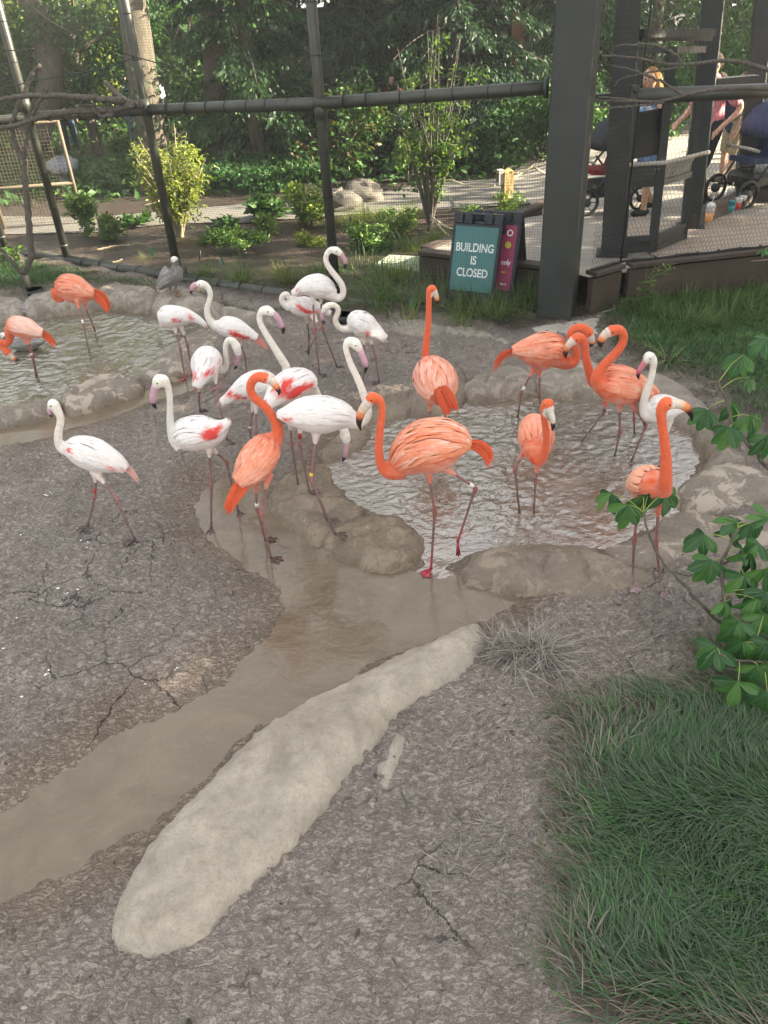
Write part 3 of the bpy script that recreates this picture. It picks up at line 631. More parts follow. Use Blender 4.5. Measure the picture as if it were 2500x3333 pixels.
bird('white', 'white flamingo from behind with ragged red patches, head hanging below its neighbour', None,
     P2((590,485,28,-.16),(660,425,66,-.12),(750,345,118,-.05),(850,285,132,.02),(940,265,112,.10),(1000,280,70,.15)),
     P2((985,300,70,.13),(1040,360,50,.16),(1090,460,42,.16),(1170,560,38,.14),(1250,610,36,.12),(1295,680,40,.10)), one(P2((1310,745,48,.10))),
     P2((1322,795,34,.1),(1318,850,29,.1),(1312,900,27,.1),(1300,945,22,.1),(1282,978,4,.1)),
     [P2((815,630),(827,815),(890,1210))+[10], P2((905,660),(900,810),(988,1258))+[-5]], fz=[.06, .07],
     tail=P2((640,430,55),(600,480,50),(560,530,25)), taild=-.16, pal=dict(tail=(.80, .64, .62)), wf=1.15, red=[P2((735,235),(860,225),(800,330),(1020,255),(1030,300),(900,370),(830,410),(700,400)), P2((640,330),(700,300),(690,380))], bands=[(1,0,.45,'band_red',.03)], group=WHITE_G)
bird('white', 'white flamingo with raised bent neck and red-edged wing, behind the front left orange one', None,
     P2((205,445,26),(285,402,52),(370,355,90),(460,312,122),(560,292,134),(640,292,108),(700,300,70)),
     P2((680,320,66),(740,310,50),(757,240,44))+P5((245,735,26),(215,680,25),(165,600,22),(110,510,20),(84,450,19),(86,412,20),(102,390,25)), one(P5((128,388,31))),
     P5((165,405,20),(192,432,19),(210,470,17),(224,497,14),(222,530,4)),
     [P2((485,475),(450,690),(488,900))+[0], P2((508,485),(508,715),(525,930))+[0]],
     tail=P2((260,420,40),(200,450,34),(150,478,14)), tailn=7, pal=dict(tail=(.76,.70,.68)), red=[P2((230,385),(275,325),(300,370),(360,385),(430,385),(420,412),(300,408))], bands=[(0,0,.88,'band_white',.006)], group=WHITE_G)
bird('white', 'white flamingo seen from behind with red wing tips, bending its neck down to the right', None,
     P6((632,1600,36,-.20),(672,1520,72,-.16),(715,1440,122,-.09),(740,1340,150,0),(770,1250,118,.09),(795,1200,70,.14)),
     P6((800,1330,80,.10),(870,1400,52,.13),(925,1410,38,.13),(955,1350,33,.13),(945,1230,30,.13),(945,1140,30,.13),(975,1085,33,.13),(1020,1095,40,.13)), one(P6((1062,1160,50,.13))),
     P6((1082,1238,36,.13),(1082,1280,28,.13),(1070,1330,26,.13),(1058,1370,22,.13),(1040,1405,5,.13)),
     [P6((665,1600),(655,1700),(672,1868))+[60], P4((1290,790),(1312,940),(1366,1172))+[-40]],
     tail=P6((650,1480,62),(640,1560,48),(628,1640,26)), taild=-.2, tailn=9, wf=1.0, pal=dict(tail=(.80,.42,.40)), red=[P6((680,1470),(740,1420),(800,1400),(830,1380),(810,1450),(740,1475),(700,1500)), P6((580,1420),(620,1440),(640,1490),(600,1500)), P6((872,1340),(890,1290),(888,1320),(876,1380))], group=WHITE_G)
bird('white', 'white flamingo preening its flank beside the back pond, bright pink webbed feet', None,
     P6((725,930,14),(665,885,30),(580,850,58),(500,838,90),(400,835,108),(300,840,112),(230,850,78)),
     P6((240,900,62),(280,905,48),(335,850,40),(352,790,33),(398,752,30),(450,772,30),(488,825,34)), one(P6((508,872,40))),
     P6((512,915,26),(495,925,18),(478,915,12),(466,895,4)),
     [P6((395,960),(455,1190),(512,1522))+[200], P6((480,975),(535,1150),(585,1480))+[340]],
     tail=P6((640,880,40),(700,910,28),(768,958,8)), tailn=7, pal=dict(tail=(.80,.62,.58), foot=(.50,.10,.12)), red=[P6((365,850),(460,845),(462,890),(375,885)), P6((515,785),(560,830),(605,862),(565,875))], eye=0, pink=.12, group=WHITE_G)
bird('white', 'white flamingo with long coral wing stripe, its head in front of the base pipe', None,
     P6((1280,1065,30),(1185,1025,66),(1090,990,102),(1000,958,112),(900,938,92),(835,920,52)),
     P6((850,935,60),(800,905,46),(755,835,37),(745,745,33),(768,665,30),(780,595,30),(758,525,33),(718,488,39)), one(P6((678,478,43))),
     P6((640,485,32),(605,500,36),(582,530,30),(572,560,18),(568,588,5)),
     [P6((1095,1090),(1155,1270),(1178,1470))+[200], P6((1020,1075),(1003,1340),(862,1625))+[180]],
     tail=P6((1200,1040,55),(1290,1085,42),(1405,1188,10)), pal=dict(tail=(.80,.34,.28), foot=(.42,.17,.18)), red=[P6((965,990),(1060,985),(1110,1020),(1200,1040),(1215,1068),(1180,1085),(1100,1072),(1000,1040))], group=WHITE_G)
bird('white', 'tallest white flamingo at the back, S-shaped neck, head facing right', None,
     P7((345,588,22),(395,562,42),(455,530,76),(545,508,112),(640,518,126),(720,550,95),(790,592,60)),
     P7((740,580,80),(800,625,52),(850,628,42),(885,585,36),(872,490,35),(812,402,34),(742,312,32),(700,225,30),(712,152,30),(752,112,34)), one(P7((808,118,44))),
     P7((858,150,30),(886,190,25),(908,230,24),(912,270,20),(897,312,5)),
     [P7((560,640),(580,990),(632,1465))+[-30], P7((645,630),(665,970),(822,1385))+[-10]],
     tail=P7((390,560,36),(350,580,30),(322,605,12)), tailn=4, pal=dict(tail=(.77,.72,.69)), red=[P7((375,560),(398,515),(420,560))], bands=[(0,0,.93,'band_red',.013)], group=WHITE_G)
bird('white', 'white flamingo with neck coiled on its back, red wing panel, behind the tallest one', None,
     P7((745,805,22),(660,775,48),(570,752,82),(475,735,104),(385,718,96),(300,690,60)),
     P7((310,720,62),(262,700,44),(225,655,34),(235,605,31),(275,588,29),(302,628,30),(330,645,30)), one(P7((362,622,32))),
     P7((385,608,24),(410,606,18),(430,615,12),(446,628,4)),
     [P7((495,860),(518,1050),(512,1262))+[200], P7((585,860),(640,940),(530,1170))+[(430,1300,0)][:0] + [P7((505,1235))[0] + (0,)]],
     tail=P7((680,790,34),(730,800,26),(772,828,12)), tailn=4, pal=dict(tail=(.78,.68,.64)), red=[P7((368,700),(400,692),(480,740),(560,770),(640,765),(570,802),(470,792),(395,752))], eye=0, pink=.1, fz=[0, .32], group=WHITE_G)
bird('white', 'white flamingo with shaggy pointed wing feathers and yellowish neck hook, right of the tallest one', None,
     P7((1330,1075,26),(1255,1025,60),(1170,980,102),(1090,930,126),(1010,905,114),(950,925,72)),
     P7((990,940,80),(945,962,46),(870,965,34),(820,920,33),(803,860,31),(830,790,30),(826,735,30),(780,705,31),(730,712,37)), one(P7((698,735,40))),
     P7((672,778,28),(660,815,23),(660,850,21),(670,880,16),(687,915,4)),
     [P7((1180,1070),(1235,1270),(1275,1548))+[180], P7((1110,1070),(1118,1290),(1100,1560))+[200]],
     tail=P7((1260,1030,50),(1320,1070,36),(1372,1110,14)), fluff=2.3, wings=1.3, pal=dict(tail=(.80,.72,.68), neck=(.74,.68,.58)), red=[P7((1110,985),(1170,1000),(1180,1040),(1140,1045)), P7((1230,980),(1255,990),(1250,1020))], group=WHITE_G)
bird('white', 'white flamingo in the right pond with bright pink bill, partly behind an orange head', None,
     R4((1475,665,32),(1425,662,66),(1350,668,100),(1270,672,100),(1205,685,66)),
     R4((1250,700,80),(1195,705,50),(1174,640,34),(1193,540,32),(1228,435,28),(1246,350,26),(1248,300,32)), one(R4((1218,262,44))),
     R4((1190,300,28),(1158,340,22),(1138,378,20),(1130,410,14),(1137,437,4)),
     [R4((1365,790),(1345,930),(1330,1110)), R4((1320,790),(1315,940),(1300,1090))], fz=[-.02, -.02], wings=.9, eye=1, pal=dict(bill=[(0,(.62,.22,.27)),(.5,(.58,.16,.22)),(.62,(.5,.1,.15)),(.66,(.02,.018,.018)),(1,(.015,.015,.015))]), group=WHITE_G)

# orange birds
b4 = bird('orange', 'big orange flamingo in the middle striding with one leg lifted and fluffed salmon back', None,
     P3((1175,615,52),(1105,598,140),(1005,596,212),(900,612,242),(790,640,246),(680,690,212),(580,765,145),(500,830,88)),
     P3((560,815,112),(480,842,80),(425,828,62),(385,765,48),(368,660,40),(372,545,38),(382,435,37),(394,330,36),(392,245,37),(362,188,43)), one(P3((308,178,55))),
     P3((258,238,46),(222,290,40),(200,345,37),(190,405,26),(205,472,5)),
     [P3((818,875),(872,1200),(838,1735))+[225], P3((1000,835),(1238,990),(1078,1490)) + [P3((1085,1612))[0] + (0,)]], fz=[-.015, .13], Y0=float(G(*P3((838,1750))[0][:2])[1]),
     tail=P3((1165,590,60),(1260,610,70),(1345,680,62),(1375,800,30)), tailn=15, bands=[(1,0,.84,'band_white',.016)], pal=dict(foot=(.40,.05,.075), fe=[(.72,.17,.08),(.75,.24,.13),(.78,.36,.25),(.82,.54,.45)]), wings=.95, fluff=1.7, group=ORANGE_G)
bird('orange', 'orange flamingo seen from behind with straight vertical neck, pale pink back, at the pond edge', None,
     P5((1175,915,62,-.20),(1158,868,105,-.12),(1132,800,118,0),(1108,745,88,.12),(1090,715,50,.2)),
     P5((1095,760,60,.16),(1082,700,30,.2),(1078,640,24,.2),(1086,560,21,.2),(1095,470,19,.2),(1098,380,18,.2),(1100,310,19,.2),(1106,265,23,.2)), one(P5((1118,258,26,.2))),
     P5((1135,285,19,.2),(1146,312,15,.2),(1149,335,12,.2),(1146,358,3,.2)),
     [P5((1103,955),(1112,1085),(1115,1190)), P5((1190,955),(1200,1085),(1210,1195))], fz=[-.02, -.02],
     tail=P5((1165,850,40),(1205,920,52),(1245,1020,48)), taild=-.24, tailn=13, wf=1.05, pal=dict(fe=[(.77,.30,.20),(.79,.42,.33),(.77,.26,.16),(.80,.50,.42)]), wings=1.1, group=ORANGE_G)
bird('orange', 'orange flamingo at the far pond side, tail left, neck folded behind another head', None,
     R4((160,222,28),(220,217,62),(300,220,112),(390,224,144),(480,230,128),(545,262,82)),
     R4((520,270,90),(590,312,52),(636,300,40),(656,245,33),(642,180,30),(612,120,29),(612,75,30),(650,45,34),(700,42,38)), one(R4((742,75,44))),
     R4((765,120,30),(775,148,24),(772,170,18),(758,190,5)),
     [R4((320,370),(230,540),(202,745)), R4((370,375),(370,570),(385,740))], fz=[-.02, -.02],
     tail=R4((190,225,40),(110,240,36),(50,300,30),(12,385,12)), tailn=11, bands=[(0,0,.8,'band_white',.016)], group=ORANGE_G)
bird('orange', 'rear orange flamingo of the crossed pair in the right pond, its face before its neighbour', None,
     R4((1270,550,24),(1210,515,42),(1120,478,72),(1020,445,98),(910,425,92),(820,430,66)),
     R4((850,450,75),(790,455,50),(752,370,36),(724,250,32),(716,165,33),(695,125,38)), one(R4((655,122,43))),
     R4((618,150,34),(594,178,29),(577,212,26),(570,245,18),(576,278,4)),
     [R4((880,600),(868,690),(692,930)), R4((1095,640),(1100,740),(1100,870))], fz=[-.02, -.02], Y0=float(G(*R4((900,905))[0][:2], -.02)[1]), wings=.9, tail=R4((1180,490,40),(1240,520,34),(1285,550,14)), tailn=7, bands=[(0,0,.9,'band_black',.012)], group=ORANGE_G)
bird('orange', 'front orange flamingo of the crossed pair, neck in a wide hook, bill left', None,
     R4((1235,570,24),(1155,555,62),(1080,533,104),(985,512,126),(895,495,104),(830,480,66)),
     R4((860,485,82),(820,430,58),(855,345,40),(945,250,35),(1008,165,33),(1018,95,33),(985,55,37)), one(R4((932,62,45))),
     R4((892,80,38),(862,108,33),(846,142,30),(840,170,20),(850,192,5)),
     [R4((988,640),(990,850),(948,1040)), R4((1095,640),(1190,795),(1075,1085))], fz=[-.02, -.02], tail=R4((1150,560,45),(1210,580,36),(1260,600,14)), tailn=7, bands=[(1,0,.9,'band_black',.012)], group=ORANGE_G)
bird('orange', 'orange flamingo facing the camera in the right pond, white face and bill', None,
     R4((315,790,52,.26),(325,805,92,.20),(340,850,118,.08),(347,935,122,-.04),(352,1020,94,-.12),(358,1070,56,-.16)),
     R4((356,1065,62,-.15),(392,1030,46,-.17),(415,970,33,-.18),(424,870,29,-.18),(408,760,26,-.18),(402,690,26,-.18),(410,645,34,-.18)), one(R4((434,622,46,-.18))),
     R4((452,690,32,-.2),(468,735,27,-.22),(474,775,23,-.22),(474,805,17,-.22),(465,835,4,-.22)),
     [R4((250,1000),(180,1130),(215,1480)), R4((355,1100),(340,1220),(326,1480))], fz=[-.02, -.02], wf=1.0, bands=[(1,0,.98,'band_black',.012)], wingspan=(.1,.75), group=ORANGE_G, pal=dict(bill=[(0,(.70,.64,.58)),(.5,(.66,.58,.52)),(.55,(.02,.018,.018)),(1,(.015,.015,.015))]))
bird('orange', 'orange flamingo at the right with thick upright neck, standing behind the leafy twig', None,
     R4((1095,1265,52,.20),(1150,1255,110,.13),(1215,1262,148,.02),(1290,1285,120,-.07),(1325,1300,72,-.12)),
     R4((1320,1300,75,-.11),(1338,1240,58,-.14),(1345,1150,49,-.15),(1342,1000,43,-.15),(1328,870,38,-.15),(1312,760,38,-.15),(1312,670,46,-.15)), one(R4((1345,622,54,-.15))),
     R4((1405,625,42,-.15),(1455,630,37,-.15),(1505,655,34,-.15),(1535,700,24,-.15),(1550,758,5,-.15)),
     [Q3((879,270),(857,470),(842,745))+[275], Q3((1003,283),(986,490),(1020,795))+[280]], pal=dict(foot=(.34,.24,.24), fe=[(.76,.28,.17),(.78,.36,.24),(.79,.43,.30)]), wingspan=(.0,.7), group=ORANGE_G)
bird('orange', 'pale salmon flamingo feeding at the left edge, bill near the water', None,
     P8((385,655,32),(330,642,56),(265,620,84),(195,600,92),(125,592,82),(72,600,46)),
     P8((95,610,55),(84,650,42),(88,700,34),(72,735,29),(42,738,26),(22,725,26),(22,760,27),(45,795,32)), one(P8((66,818,37))),
     P8((92,848,27),(118,870,23),(138,886,18),(160,890,12),(184,886,4)),
     [P8((222,700),(288,850),(330,1060)), P8((255,695),(297,850),(340,1050))], fz=[-.02, -.02], tail=P8((360,645,46),(430,690,38),(518,790,14)), tailn=9, bands=[(0,0,.97,'band_white',.018)], pal=dict(fe=[(.82,.46,.36),(.82,.52,.44),(.80,.36,.26)], body=(.80,.30,.2)), group=ORANGE_G)
bird('orange', 'orange flamingo preening its breast in the middle of the back pond, long drooping orange tail', None,
     P8((850,300,42),(770,285,88),(675,258,124),(580,245,112),(515,250,66)),
     P8((520,275,66),(510,318,44),(535,338,38),(572,300,33),(605,232,30),(638,188,30),(672,230,31),(685,275,34)), one(P8((688,306,34))),
     P8((690,335,22),(688,350,15),(682,362,10),(676,370,4)),
     [P8((700,380),(755,590),(808,840)), P8((765,400),(848,605),(858,640))], fz=[-.02, -.02], Y0=float(G(*P8((800,760))[0][:2], -.02)[1]),
     tail=P8((820,280,60),(890,310,60),(950,380,46),(985,470,22)), tailn=13, bands=[(0,0,.78,'band_white',.018)], eye=0, group=ORANGE_G)

# geese
GO = dict(body=(.20,.19,.18), belly=(.16,.15,.14), neck=(.13,.12,.115), head=(.78,.77,.74), tail=(.70,.70,.68), leg=(.42,.20,.08), knee=(.42,.20,.08), foot=(.22,.13,.08), fe=[(.10,.095,.09),(.24,.23,.22),(.46,.45,.44)], bill=[(0,(.6,.3,.05)),(1,(.5,.25,.05))])
bird('white', 'grey speckled goose with white striped head, standing on a rim rock by the fence pipe', None,
     P6((225,530,24,.0),(275,470,62,.0),(335,410,100,.02),(385,370,104,.05),(405,320,74,.06),(402,290,50,.06)),
     P6((402,330,60,.06),(405,290,42,.06),(408,250,36,.06),(405,225,36,.06)), one(P6((392,215,38,.06))), P6((372,228,24,.08),(362,240,16,.10),(356,250,8,.12)),
     [P6((345,500),(340,545),(352,590))+[300], P6((405,490),(405,540),(415,590))+[300]], fz=[.165, .165], tail=P6((290,490,40),(250,530,34),(210,575,16)), tailn=7, pal=GO, wings=1.0, name='goose', cat='goose', fl=.9, group='grey geese')
bird('white', 'grey goose floating behind the feeding flamingo in the back pond, wing bars white', None,
     P8((415,715,12),(360,722,36),(280,740,62),(200,745,66),(130,750,48),(80,745,30)),
     P8((90,740,34),(60,710,28),(45,680,24)), one(P8((30,665,26))), P8((10,668,14),(0,670,10),(-8,672,5)),
     [P8((200,780),(205,800),(205,815)), P8((240,780),(245,800),(240,815))], fz=[-.04, -.04], tail=P8((350,705,26),(390,712,20),(425,712,8)), tailn=7, pal=GO, name='goose', cat='goose', fl=.8, group='grey geese')
bird('white', 'grey goose by the far rim rocks of the back pond, seen over the feeding flamingo', None,
     P8((330,500,12),(285,470,30),(220,462,40),(150,470,40),(100,478,26)),
     P8((110,474,28),(85,470,20),(75,455,17)), one(P8((66,448,18))), P8((50,452,10),(44,455,7),(38,458,4)),
     [P8((200,500),(205,505),(205,515)), P8((240,500),(245,505),(240,515))], fz=[-.03, -.03], tail=P8((290,470,20),(315,485,15),(340,505,6)), tailn=4, pal=GO, name='goose', cat='goose', fl=.8, group='grey geese')
# ------------------------------------------------------------------ fence, steel, deck, signs
MAT['pipe'] = plain('olive_pipe', (.040, .042, .034), .42, .2, 5, .15, 30, .5); MAT['steel'] = plain('dark_steel', (.030, .034, .033), .5, .16, 2.5, .12, 40, .4)
MAT['wire'] = plain('wire', (.022, .024, .022), .5, .1); MAT['tie'] = plain('tie', (.012, .012, .012), .5, .1)
MAT['cable'] = plain('cable', (.02, .02, .02), .6, .1)
k = N('deck_timber'); p = k.co(); g_ = k.noise(k.map(p, (3, 3, 30)), 3.5, 6, .65, .4)
MAT['timber'] = k.set(k.ramp(g_, (.3, (.048, .036, .029)), (.55, (.064, .048, .039)), (.8, (.085, .065, .053))), .68, .35, k.bump(g_, .3, .006))
k = N('deck_board'); p = k.co(); g_ = k.noise(k.map(p, (25, 3, 3)), 3, 6, .65)
MAT['board'] = k.set(k.ramp(g_, (.3, (.24, .19, .15)), (.55, (.32, .26, .21)), (.8, (.40, .33, .27))), .6, .35, k.bump(g_, .3, .005))
MAT['slab'] = plain('deck_slab', (.24, .22, .19), .8, .15, 3, .3, 60); MAT['concrete'] = plain('concrete', (.36, .33, .29), .8, .18, 5, .4, 60); MAT['asphalt'] = plain('asphalt', (.125, .118, .108), .85, .15, 2.5, .5, 90)
def segs(P, Q, r):
    """straight wires, three sided, as one array mesh"""
    P = np.asarray(P, float); Q = np.asarray(Q, float); T = Q-P; T /= np.linalg.norm(T, axis=1)[:, None]; ref = np.where(np.abs(T[:, 2:3]) > .9, [[1., 0, 0]], [[0, 0, 1.]])
    A = np.cross(T, ref); A /= np.linalg.norm(A, axis=1)[:, None]; B_ = np.cross(T, A); vs = []
    for e in (P, Q):
        for kx in range(3):
            a = kx*2*math.pi/3; vs.append(e + r*(A*math.cos(a) + B_*math.sin(a)))
    v = np.stack(vs, 1).reshape(-1, 3); b = np.arange(len(P))[:, None]*6
    return v, np.concatenate([b + np.array([[i, (i+1) % 3, 3+(i+1) % 3, 3+i]]) for i in range(3)])
FP = [np.array(q) for q in [(-7.6, 13.4, 0), (-5.42, 11.95, 0), (-4.26, 11.2, 0), (-2.44, 9.95, 0), (-.39, 8.62, 0), (1.84, 7.78, 0)]]
FH = 2.03
fence = thing('aviary_fence', 'olive pipe fence with fine black netting behind the flamingos', 'fence', (-.4, 8.6, 0)); FE = At(fence)
for q in FP[1:5]:
    m = MB(); m.tube([q, q + (0, 0, 4.6)], .052, 14)
    o = FE(m, 'post', MAT['pipe']); 
    for z0, z1, r_ in ((FH-.09, FH+.09, .066), (.26, .29, .058)):
        b = MB(); b.tube([q + (0, 0, z0), q + (0, 0, z1)], r_, 14); bo = b.build('collar', MAT['pipe'], o); bo.data.transform(Matrix.Translation(-fence.location))
rail = [W(-400, 440, 12.4), W(120, 378, 11.2), W(484, 357, 9.95), W(1028, 337, 8.62), W(1783, 285, 7.80)]
m = MB()
for a, b in zip(rail[:-1], rail[1:]): m.tube([a, b], .058, 14)
FE(m, 'rail', MAT['pipe'])
m = MB(); m.tube([rail[-1] - (rail[-1]-rail[-2])/np.linalg.norm(rail[-1]-rail[-2])*.03, rail[-1]], .085, 14); FE(m, 'flange', MAT['steel'])
m = MB()
for a, b in zip(FP[:-2], FP[1:-1]): m.tube([a + (0, 0, .07), b + (0, 0, .07)], .07, 14)
m.tube([FP[-2] + (0, 0, .07), FP[-2]*.72 + FP[-1]*.28 + (0, 0, .05)], .07, 14)
FE(m, 'base_pipe', MAT['pipe'])
tm = MB(); tm.tube([(math.cos(a)*.062, 0, math.sin(a)*.062) for a in np.linspace(0, 2*math.pi, 15)], .0042, 5, cap=False); tie0 = FE(tm, 'tie', MAT['tie']); tie0.data.transform(Matrix.Translation(fence.location))
first = True
def tie(p, d, s=1.0):
    global first
    o = tie0 if first else tie0.copy()
    if not first: COL.objects.link(o); o.parent = fence
    first = False
    o.location = Vector(p) - fence.location; o.rotation_euler = Vector(d).to_track_quat('Y', 'Z').to_euler(); o.scale = (s, s, s)
for a, b in zip(rail[:-1], rail[1:]):
    L = np.linalg.norm(b-a); n_ = int(L/.285)
    for i in range(1, n_): tie(a + (b-a)*((i + RNG.uniform(-.15, .15))/n_), b-a)
for q in FP[1:5]:
    for z in np.arange(.35, 3.6, .43): tie(q + (0, 0, z), (0, 0, 1), .93)
for a, b in zip(FP[1:4], FP[2:5]):
    L = np.linalg.norm(b-a); n_ = int(L/.32)
    for i in range(1, n_): tie(a + (b-a)*(i/n_) + (0, 0, .07), b-a, 1.2)
vs = []; fs = []; nb = 0
for a, b in zip(FP[:-1], FP[1:]):
    L = np.linalg.norm(b-a); d = (b-a)/L; off = np.array([d[1], -d[0], 0])*-.06
    t = np.arange(0, L, .0254); z = np.arange(.09, 4.5, .0254)
    P = a + off + d*t[:, None]; Pz = np.tile(a + off, (len(z), 1)); Pz[:, 2] = z
    for A_, B_ in ((P + (0, 0, .08), P + (0, 0, 4.5)), (Pz, Pz + d*L)):
        v, f = segs(A_, B_, .0011); vs.append(v); fs.append(f + nb); nb += len(v)
net = flatmesh('netting', np.vstack(vs) - np.array(fence.location), np.vstack(fs), MAT['wire'], fence, smooth=False, kind='stuff')

# big steel column
colt = thing('steel_column', 'broad dark square steel column on a concrete foot', 'column', (1.99, 7.80, 0)); CT = At(colt)
ca = math.atan2(-.40, .92)
m = MB(); m.box((-.175, -.17, 0), (.175, .17, 4.8), ca, (1.93, 7.80, .06)); o = CT(m, 'shaft', MAT['steel'], smooth=False)
bv = o.modifiers.new('b', 'BEVEL'); bv.width = .018; bv.segments = 2
m = MB(); m.box((-.26, -.05, 0), (-.17, .10, .02), ca, (1.93, 7.80, .07)); CT(m, 'base_plate', MAT['steel'], smooth=False)
for dx, dy in ((-.235, -.02), (-.235, .06)):
    m = MB(); p = np.array([1.93, 7.80, 0]) + np.array([math.cos(ca)*dx - math.sin(ca)*dy, math.sin(ca)*dx + math.cos(ca)*dy, 0]); m.tube([p + (0, 0, .085), p + (0, 0, .125)], .014, 6); CT(m, 'bolt', MAT['steel'])
m = MB(); m.box((-.55, -.48, 0), (.62, .42, .09), ca, (2.02, 7.78, -.02)); o = m.build('concrete_foot', MAT['concrete'], None, smooth=False, loc=(2.02, 7.78, 0)); tag(o, 'pale concrete pad under the big steel column', 'concrete pad')
o.modifiers.new('b', 'BEVEL').width = .02

# deck: floor, kerbs
ZD = .40; ZK = .50
_e0, _e1 = G(1372, 916, .04), G(1765, 970, .04); ZB = float(W(1372, 818, _e0[1])[2])
EDGE = [np.array(q) for q in [tuple(_e0[:2]), tuple(_e1[:2]), (2.24, 7.74), (2.60, 7.97), (6.2, 8.50)]]
dk = thing('timber_deck', 'raised timber deck with dark plank fascia right of the column', 'deck', (3.5, 9, 0)); DK = At(dk)
def fascia(a, b, z1, th=.09):
    m = MB(); m.beam((*a, (z1-.04)/2 - .02), (*b, (z1-.04)/2 - .02), th-.02, z1-.02, c=None); DK(m, 'fascia', MAT['timber'], smooth=False)
    m = MB(); m.beam((*a, z1), (*b, z1), th+.07, .045); o = DK(m, 'coping', MAT['timber'], smooth=False); o.modifiers.new('b', 'BEVEL').width = .006
e = EDGE
fascia(e[0], e[1], ZB); fascia(e[2], e[3], ZK); fascia(e[3] + (.09, .0), e[4], ZK); fascia(e[0] + (.06, .1), np.array((2.6, 11.5)), ZB)
m = MB(); m.add([(e[0][0]+.15, e[0][1]+.05, ZD-.01), (e[1][0]+.04, e[1][1]+.06, ZD-.005), (2.32, 7.86, ZD), (2.64, 8.03, ZD), (6.2, 8.56, ZD), (9.5, 9.7, ZD), (.86, 9.7, ZD)], [tuple(range(7))])
xs, ys = np.meshgrid(np.arange(.7, 9.6, .2), np.arange(9.7, 26.1, .2)); lim = np.where(ys < 11.5, .76 + (ys-9.65)*1.03, 2.62)
xs = np.maximum(xs, lim); zz = .105 + (ZD-.105)*np.maximum(sm(2.6, 4.6, xs), 1 - sm(10.2, 12.6, ys)) - .001
fq = grid_faces(xs.shape[1], xs.shape[0]); fq = fq[(xs.ravel()[fq][:, 1] - xs.ravel()[fq][:, 0] > .01) | (xs.ravel()[fq][:, 2] - xs.ravel()[fq][:, 3] > .01)]
m.add(np.stack([xs.ravel(), ys.ravel(), zz.ravel()], 1), fq)
DK(m, 'floor_slab', MAT['slab'], smooth=False)
# boards of the lower deck seen through the mesh
for i in range(9):
    y0 = 8.14 + i*.205; x0, x1 = 3.18 - i*.02, 6.0
    m = MB(); m.box((x0, y0, ZD+.004), (x1, y0+.198, ZD+.012), math.radians(8) * 0, (0, 0, 0)); 
    o = DK(m, 'board', MAT['board'], smooth=False)
ks = G(2240, 745, ZD)[:2]; ke = G(2440, 655, ZD)[:2]
for a, b in ((ks, ke), (ke, ke + np.array((2.2, -.15)))):
    m = MB(); m.beam((*a, ZD+.085), (*b, ZD+.085), .14, .17); o = DK(m, 'kerb', MAT['timber'], smooth=False); o.modifiers.new('b', 'BEVEL').width = .008

# rear columns, beams and the double gate
gt = thing('steel_gate', 'dark steel double gate with mesh panels between two columns', 'gate', (*G(2100, 820, ZD)[:2], ZD)); GT = At(gt)
def col(px, py, w, label, xt):
    b = G(px, py, ZD); t = thing('steel_column', label, 'column', b); m = MB(); tp = W(xt, 0, b[1]); m.beam(b, b + (tp-b)*1.4, w, w, up=(.3, 1, 0)); o = At(t)(m, 'shaft', MAT['steel'], smooth=False); o.modifiers.new('b', 'BEVEL').width = .012; 
    m = MB(); m.box((-w/2-.05, -w/2-.05, 0), (w/2+.05, w/2+.05, .015), math.radians(-18), b + (0, 0, .005)); At(t)(m, 'base_plate', MAT['steel'], smooth=False); return b
c2 = col(1992, 825, .24, 'dark steel column left of the gate, beside the black stroller', 2047); c3 = col(2246, 738, .22, 'dark steel column right of the gate, beside the man in pink', 2321); c4 = col(2418, 640, .22, 'dark steel column at the right edge before the navy stroller', 2490)
gA = G(2024, 832, ZD) + (0, 0, .02); gM = G(2122, 824, ZD) + (0, 0, .02); gB = G(2224, 782, ZD) + (0, 0, .02)
ZC = float(W(*T3((815, 985))[0][:2], gA[1])[2] - gA[2]); ZL = float(W(*T3((890, 300))[0][:2], gA[1])[2] - gA[2]); ZH = float(W(*T3((890, 185))[0][:2], gA[1])[2] - gA[2])
def gbar(name, p, q, w=.06, d=.05):
    m = MB(); m.beam(p, q, d, w, up=(0, 0, 1) if abs((np.array(q)-p)[2]) < .5 else (0, 1, 0)); return GT(m, name, MAT['steel'], smooth=False)
def gtop(x, y, b): return W(*T3((x, y))[0][:2], b[1])
tA, tM, tB = gtop(885, 300, gA), gtop(1085, 300, gM), gtop(1282, 296, gB)
def leaf(a, b, a1, b1, nm='door_leaf'):
    Pq = lambda u, z: (a*(1-u) + b*u)*(1 - z/ZL) + (a1*(1-u) + b1*u)*(z/ZL)
    m = MB()
    for u in (0, 1): m.beam(Pq(u, 0), Pq(u, ZL+.03), .06, .05, up=(0, 1, 0))
    for z, w in ((.03, .05), (.17*ZC, .05), (.78*ZC, .06), (.97*ZC, .06), (ZL, .06)): m.beam(Pq(0, z), Pq(1, z), .045, w)
    o = GT(m, nm, MAT['steel'], smooth=False)
    for z, w in ((.875*ZC, .16*ZC), (.10*ZC, .10*ZC)):
        m = MB(); m.beam(Pq(0, z), Pq(1, z), .02, w); pn = m.build('kick_panel', MAT['steel'], o, smooth=False); pn.data.transform(Matrix.Translation(-gt.location))
leaf(gA, gM - (gM-gA)*.04, tA, tM - (tM-tA)*.04); leaf(gM + (gB-gM)*.04, gB, tM + (tB-tM)*.04, tB)
for z in (ZL + .10,): gbar('lintel', tA + (0, 0, z-ZL), tB + (.04, 0, z-ZL), .055, .05)
m = MB(); a = gtop(890, 200, gA); b = gtop(1310, 195, gB); m.beam(a, b, .16, .07); GT(m, 'header_beam', MAT['steel'], smooth=False)
